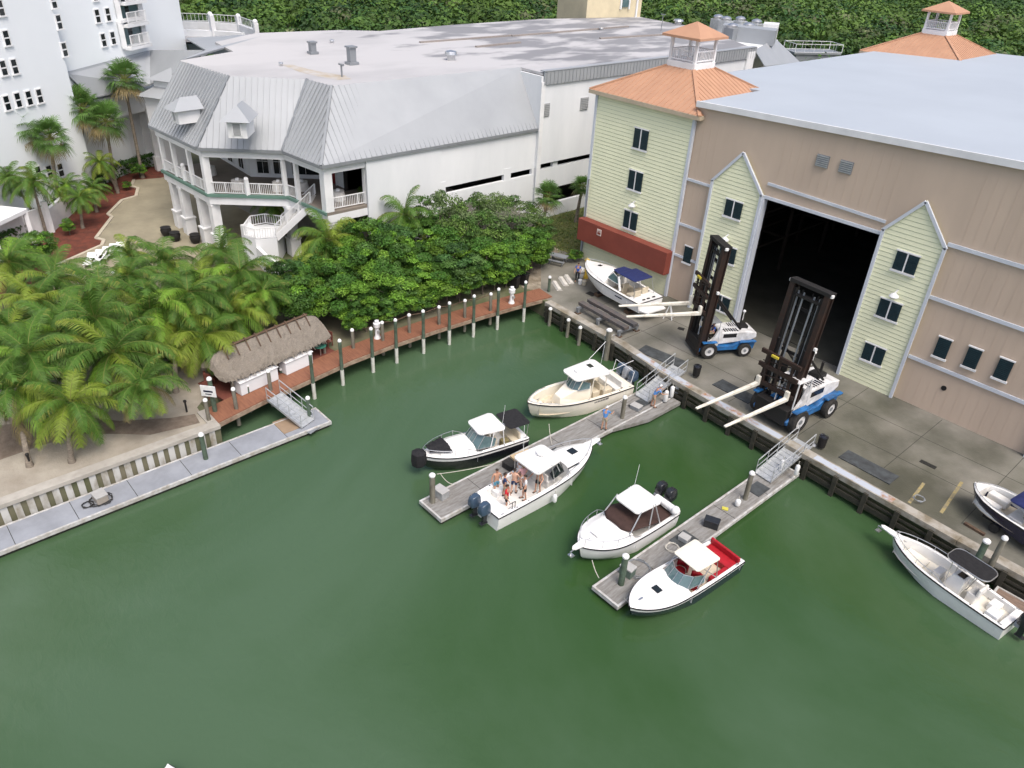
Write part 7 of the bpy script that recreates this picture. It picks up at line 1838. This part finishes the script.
# palms
def coco_crown(seed, nf=24, L=3.5, yellow=.12):
    r = np.random.default_rng(seed); Q = []; C = []; spine = MB()
    for i in range(nf):
        az = i*2.399+r.normal(0, .15); f = i/nf; el = lerp(1.25, -.55, f**.85)+r.normal(0, .08); Lf = L*(.75+.35*math.sin(math.pi*(.15+.8*f)))
        d = np.array([math.cos(az)*math.cos(el), math.sin(az)*math.cos(el), math.sin(el)]); p = np.array([0., 0., 0.]); pts = [p.copy()]; n = 34; droop = (.045+.02*r.random())
        side = np.array([-math.sin(az), math.cos(az), 0.]); dirs = []
        for k in range(n):
            d = d+np.array([0, 0, -droop*(.5+1.1*k/n)]); d /= np.linalg.norm(d); p = p+d*Lf/n; pts.append(p.copy()); dirs.append(d.copy())
        old = f > .78; yel = (r.random() < yellow) or (f > .7 and r.random() < .3)
        base = np.array([.072, .155, .022]) if not yel else np.array([.17, .24, .028])
        if old and r.random() < .4: base = np.array([.21, .17, .08])
        if not yel and r.random() < .28: base = np.array([.15, .28, .03])
        spine.tube([Vector(q) for q in pts[::4]], .03, 4, .008)
        for k in range(2, n):
            u = k/n; ll = (.78*math.sin(math.pi*min(1, u*.92+.06))**.6)*(L/3.1)
            for s in (-1, 1):
                for rep in (0, .5):
                    q0 = np.array(pts[k])*(1-rep)+np.array(pts[min(k+1, n)])*rep; dd = dirs[min(k, n-1)]
                    ld = side*s*.85+dd*.62+np.array([0, 0, -.12-.25*f])+r.normal(0, .07, 3); ld /= np.linalg.norm(ld)
                    m1 = q0+ld*ll*.5; e = m1+(ld+np.array([0, 0, -.65]))/1.15*ll*.5
                    w = dd*.021*(L/3.4)
                    cc = base*(.8+.4*r.random())
                    tipc = cc if u < .6 or r.random() < .6 else cc*.6+np.array([.14, .12, .03])
                    Q.append([q0-w, q0+w, m1+w*.95, m1-w*.95]); C.append(cc); Q.append([m1-w*.95, m1+w*.95, e+w*.2, e-w*.2]); C.append(tipc)
    return quads_mesh('crown', np.array(Q), np.array(C), leafm), spine
def fan_crown(seed, nf=40, L=1.3):
    r = np.random.default_rng(seed); Q = []; C = []; spine = MB()
    for i in range(nf):
        az = i*2.399+r.normal(0, .1); f = i/nf; el = lerp(1.35, -.95, f)+r.normal(0, .08); st = L*(.55+.3*r.random())
        d = np.array([math.cos(az)*math.cos(el), math.sin(az)*math.cos(el), math.sin(el)]); h = d*st; side = np.array([-math.sin(az), math.cos(az), 0.]); nrm = np.cross(side, d)
        spine.tube([Vector((0, 0, 0)), Vector(h)], .022, 4)
        base = np.array([.09, .18, .04])*(.7+.7*r.random()) if f < .78 else (np.array([.24, .19, .09]) if r.random() < .6 else np.array([.11, .13, .03]))
        for k in range(21):
            a = R(-100+200*k/20); v = d*math.cos(a)+side*math.sin(a)-nrm*0; ll = L*.72*(.8+.2*math.cos(a))*(.8+.35*r.random()); m1 = h+v*ll*.6; e = m1+(v+np.array([0, 0, -.55-.3*f]))*ll*.42
            w = (side*math.cos(a)-d*math.sin(a))*.030*(.7+.6*r.random()); cc = base*(.8+.4*r.random()); Q.append([h-w*.2, h+w*.2, m1+w, m1-w]); C.append(cc); Q.append([m1-w, m1+w, e+w*.1, e-w*.1]); C.append(cc)
    return quads_mesh('crown', np.array(Q), np.array(C), leafm), spine
def palm_set(maker, seeds, **k):
    out = []
    for s in seeds:
        me, sp = maker(s, **k); o = sp.build('frond_stems', mat('frond_stem', (.16, .18, .04), .7), None); out.append((me, o.data)); bpy.data.objects.remove(o)
    return out
COCO = palm_set(coco_crown, (31, 32, 33)); COCOY = palm_set(coco_crown, (34,), yellow=.4); FAN = palm_set(fan_crown, (41, 42))
def palm(base_px, crown_px, label, kind, sc=1.0, lean=True, r0=.2, group=None, ht=None):
    b0 = at(*base_px, G) if not isinstance(base_px, Vector) else base_px
    top = nearv(*crown_px, b0) if ht is None else at(*crown_px, ht)
    if base_px is None: b0 = Vector((top.x, top.y, G))
    t = thing('palm_tree', label, 'palm', (b0.x, b0.y, G-.05), 0, group); v = top-t.location
    b = MB(); n = 8; pts = [Vector((v.x*(k/n)**1.5, v.y*(k/n)**1.5, v.z*k/n)) for k in range(n+1)]; b.tube(pts, r0, 9, r0*.62); b.lathe([(r0*1.5, -.1), (r0*1.25, .12), (r0, .4)], n=9); b.build('trunk', palm_bark, t, smooth=True)
    if ht is None and kind in FAN: sc *= .84
    me, sp = kind; c = bpy.data.objects.new('crown', me); col.objects.link(c); c.parent = t; c.location = v; c.scale = (sc,)*3; c.rotation_euler = (.16*math.sin(b0.x*5.1), .16*math.cos(b0.y*4.3), (b0.x*7.3+b0.y*3.1) % 6.28); c.scale = (sc*(1+.1*math.sin(b0.y*9)), sc*(1-.1*math.sin(b0.y*9)), sc*(1+.18*math.sin(b0.x*11)))
    s_ = bpy.data.objects.new('frond_stems', sp); col.objects.link(s_); s_.parent = c
    return t
# beach coconut palms: (crown pixel, crown height, scale, kind, label)
def coco(px, h, sc, k, lab, basepx=None):
    top = at(*px, h); b0 = at(*basepx, G) if basepx else Vector((top.x+random.uniform(-.4, .4), top.y+random.uniform(-.4, .4), G))
    return palm(b0, px, lab, (COCO+COCOY)[k], sc, ht=h, r0=.17)
coco((112, 352), 5.6, 1.12, 0, 'large coconut palm with full crown in the centre of the beach group', (126, 388))
coco((95, 318), 6.3, .95, 1, 'tall upright coconut palm rising above the middle of the beach group', None)
coco((188, 292), 6.4, .9, 2, 'tall coconut palm rising between the big central palm and the hut', None)
coco((128, 276), 6.2, .85, 0, 'slim coconut palm rising behind the loungers group', None)
coco((28, 352), 6.2, .95, 2, 'tall coconut palm just above the left edge palms', None)
coco((222, 252), 6.6, .75, 1, 'tall narrow palm beside the corner porch columns', None)
coco((262, 292), 5.2, .75, 2, 'coconut palm half sunk in the mangroves behind the hut', None)
coco((300, 275), 4.6, .6, 0, 'small palm half sunk in the mangroves below the stair', None)
coco((70, 402), 4.8, .8, 3, 'coconut palm leaning out over the sand with yellowing fronds nearest the seawall', (72, 462))
coco((16, 388), 5.2, .9, 1, 'coconut palm at the left edge above the paved path', (30, 466))
coco((150, 312), 5.6, 1.05, 2, 'coconut palm right behind the big central palm', None)
coco((178, 318), 5.0, .95, 0, 'coconut palm over the dark shrubs near the hut', (176, 392))
coco((203, 335), 4.4, .95, 3, 'yellowing coconut palm beside the near end of the thatched hut', (196, 372))
coco((60, 330), 5.6, 1.05, 2, 'coconut palm in the left middle of the beach group', None)
coco((10, 330), 5.8, 1.1, 0, 'bright coconut palm at the left edge of the picture mid height', None)
coco((100, 290), 5.8, 1.0, 1, 'coconut palm at the back of the group below the loungers', None)
coco((55, 280), 5.2, 1.0, 0, 'coconut palm on the left in front of the plaza', None)
coco((8, 262), 5.4, 1.05, 2, 'coconut palm at the left edge beside the thick hedge', None)
coco((165, 262), 6.0, .95, 1, 'coconut palm just in front of the left porch columns', None)
coco((200, 288), 5.6, 1.0, 0, 'coconut palm between the porch and the hut, left one', None)
coco((240, 272), 6.0, 1.0, 2, 'coconut palm between the porch and the hut, right one', None)
coco((232, 310), 4.6, .9, 3, 'yellow fronded coconut palm just behind the thatched hut', None)
coco((328, 240), 5.6, .95, 3, 'pale yellow green palm rising from the mangroves below the outside stair', None)
coco((405, 215), 6.2, .85, 1, 'palm rising above the mangroves against the blank white wall', None)
coco((366, 206), 5.9, .75, 0, 'palm above the mangroves right of the outside stair', None)
coco((140, 385), 4.8, .75, 1, 'low coconut palm behind the curve of the paved path', (150, 400))
coco((35, 300), 5.8, .9, 3, 'yellow green coconut palm at the left above the others', None)
coco((130, 255), 4.5, .7, 0, 'small coconut palm beside the row of loungers', None)
coco((275, 205), 5.0, .7, 0, 'small palm under the porch behind the landing wall', None)
# fan and coconut palms in front of the hotel
def fan(base, crown, lab, k=0, sc=1.0): palm(base, crown, lab, FAN[k], sc, r0=.2)
fan((143, 178), (124, 80), 'tallest fan palm in front of the link wing', 0, 1.7)
fan((88, 190), (82, 110), 'fan palm against the right part of the hotel wall', 1, 1.6)
fan((117, 190), (106, 122), 'fan palm just right of the hotel corner', 0, 1.5)
fan((62, 212), (50, 138), 'fan palm in the middle of the hotel wall', 1, 1.35)
fan((30, 212), (17, 130), 'fan palm at the left of the hotel wall', 0, 1.4)
fan((541, 243), (548, 197), 'lone fan palm standing on the lawn beside the white car park', 1, 1.15)
fan((576, 222), (583, 186), 'fan palm half hidden behind the green tower', 0, 1.0)
for bp0, cp0, sc, k, lab in (((47, 236), (32, 182), 1.0, 0, 'coconut palm in the mulch bed at the left with dark fronds'), ((68, 216), (66, 185), .8, 2, 'coconut palm in the mulch bed second from the left'), ((83, 228), (80, 197), .8, 0, 'coconut palm standing in the open red mulch'), ((97, 212), (92, 188), .7, 1, 'small coconut palm at the back of the red mulch'), ((118, 193), (100, 162), .85, 3, 'yellowing coconut palm near the plaza kerb'), ((40, 228), (10, 178), .9, 2, 'coconut palm at the left edge by the entrance canopy')):
    palm(bp0, cp0, lab, (COCO+COCOY)[k], sc*.72, r0=.15)
for i, (px, s, lab) in enumerate((((70, 235), .28, 'small yellow green shrub with rocks in the red mulch'), ((140, 178), .35, 'low shrub at the plaza corner by the fan palm'), ((45, 268), .6, 'round brown green bush at the left of the plaza'), ((30, 282), .6, 'low green bush at the left edge of the plaza'), ((128, 190), .2, 'tiny shrub at the notch of the plaza kerb'))):
    p = at(*px, G); put_tree('bush', *prot[(i+1) % 3], p.x, p.y, i, s, s, lab, 'bush', None)
# leafy undergrowth beneath the beach palms: reads as one mass
n = 15000; r = np.random.default_rng(3)
P = np.stack([r.uniform(-64, -43.5, n), r.uniform(-8, 22, n), np.zeros(n)], 1)
keep = (P[:, 0] < -46.5-.0*P[:, 1]) & ~((P[:, 0] > -51) & (P[:, 1] < 9.5) & (r.random(n) < .93)) & ~((P[:, 0] < -60) & (P[:, 1] > 8)) & (P[:, 0] < np.where(P[:, 1] > 12, -47.3, -46.5))
nz = np.sin(P[:, 0]*.9)*np.cos(P[:, 1]*.8)+np.sin(P[:, 0]*.37+P[:, 1]*.53); keep &= nz > -.3
P = P[keep]; n = len(P); P[:, 2] = r.uniform(.05, 1.3, n)*np.clip(nz[keep]+.5, .2, 1.3)
Q = leaf_quads(P, np.tile([0, 0, 1.], (n, 1)), .22); C = np.array([.045, .10, .02])[None]*(.6+.8*r.random((n, 1)))+np.array([.08, .03, 0])[None]*(r.random((n, 1)) < .2)
ug = bpy.data.objects.new('undergrowth', quads_mesh('undergrowth', Q, C, leafm)); col.objects.link(ug); ug.location = (0, 0, G); tag(ug, 'leafy green undergrowth beneath the beach palms', 'undergrowth', kind='stuff')
# grass tufts on the lawn
n = 9000; P = np.stack([r.uniform(-55, -45.2, n), r.uniform(49.5, 72, n), r.uniform(0, .12, n)], 1); Q = leaf_quads(P, np.tile([.6, 0, .3], (n, 1)), .12, .3)
C = np.array([.09, .13, .035])[None]*(.7+.6*r.random((n, 1)))+np.array([.08, .05, .01])[None]*(r.random((n, 1)) < .3)
g_ = bpy.data.objects.new('grass', quads_mesh('grass', Q, C, leafm)); col.objects.link(g_); g_.location = (0, 0, G); tag(g_, 'uneven yellow green grass on the strip between tower and car park', 'grass', kind='stuff')

# ------------------------------------------------------------------ the mangrove forest beyond: one far-off mass
r = np.random.default_rng(99)
tmpl = []
for k in range(6):
    n = 130; d = r.normal(0, 1, (n, 3)); d /= np.linalg.norm(d, axis=1)[:, None]; d[:, 2] = np.abs(d[:, 2])*1.0-.15
    P = d*np.array([1, 1, .8])*(.75+.35*r.random((n, 1))); tmpl.append((P, d))
cents = []
for i in range(15000):
    rad = math.sqrt(r.uniform(75**2, 560**2)); az = r.uniform(R(96), R(172)); x, y = rad*math.cos(az), rad*math.sin(az)
    if x > -92 and y < 128 and x > -100: continue
    if x > -100 and y > 60 and y < 128: continue
    if x < -70 and y < 52 and x > -110: continue
    if x > -60 and y < 135: continue
    cents.append((x, y, rad))
Q = []; C = []
for (x, y, rad) in cents:
    P, d = tmpl[r.integers(6)]; big_ = 1.0+rad/420
    s = r.uniform(1.1, 4.0)*big_; zc = r.uniform(1.8, 5.8)+2.2*(math.sin(x*.021+1)*math.cos(y*.017)+.5*math.sin(x*.06+y*.045))
    m = 1 if rad < 330 else .6; sel = r.random(len(P)) < m; P2 = P[sel]; d2 = d[sel]; a = r.uniform(0, 6.28); ca, sa = math.cos(a), math.sin(a)
    Pr = np.stack([P2[:, 0]*ca-P2[:, 1]*sa, P2[:, 0]*sa+P2[:, 1]*ca, P2[:, 2]], 1); dr = np.stack([d2[:, 0]*ca-d2[:, 1]*sa, d2[:, 0]*sa+d2[:, 1]*ca, d2[:, 2]+.35], 1)
    q = leaf_quads(Pr*s*np.array([1, 1, r.uniform(.7, 1.2)])+np.array([x, y, zc]), dr, (.30+rad*.0010)*(1 if m == 1 else 1.25), .7, .25); Q.append(q)
    tone = .5+.5*math.sin(x*.03+2*math.sin(y*.02)); base = np.array([.05, .105, .022])*(1-tone)+np.array([.095, .17, .030])*tone
    if r.random() < .10: base = np.array([.13, .155, .07])
    if r.random() < .2: base = np.array([.035, .085, .02])
    C.append(base[None]*(.88+.24*r.random((len(P2), 1)))*(.5+.85*r.random()))
fo = bpy.data.objects.new('far_mangrove_forest', quads_mesh('far_mangrove_forest', np.concatenate(Q), np.concatenate(C), leafm)); col.objects.link(fo)
tag(fo, 'dense green mangrove forest stretching away behind the buildings', 'forest', kind='stuff')
# dark leaf litter beneath the forest
fl = MB(); fl.quad((-900, 128, G+.01), (-60, 128, G+.01), (300, 1400, G+.01), (-2500, 1400, G+.01)); fl.quad((-900, 20, G+.012), (-101, 20, G+.012), (-101, 127.9, G+.012), (-900, 127.9, G+.012))
tag(fl.build('forest_floor', mat('forest_floor', (.035, .045, .018), .95, c2=(.02, .03, .012), scale=.1)), kind='structure')
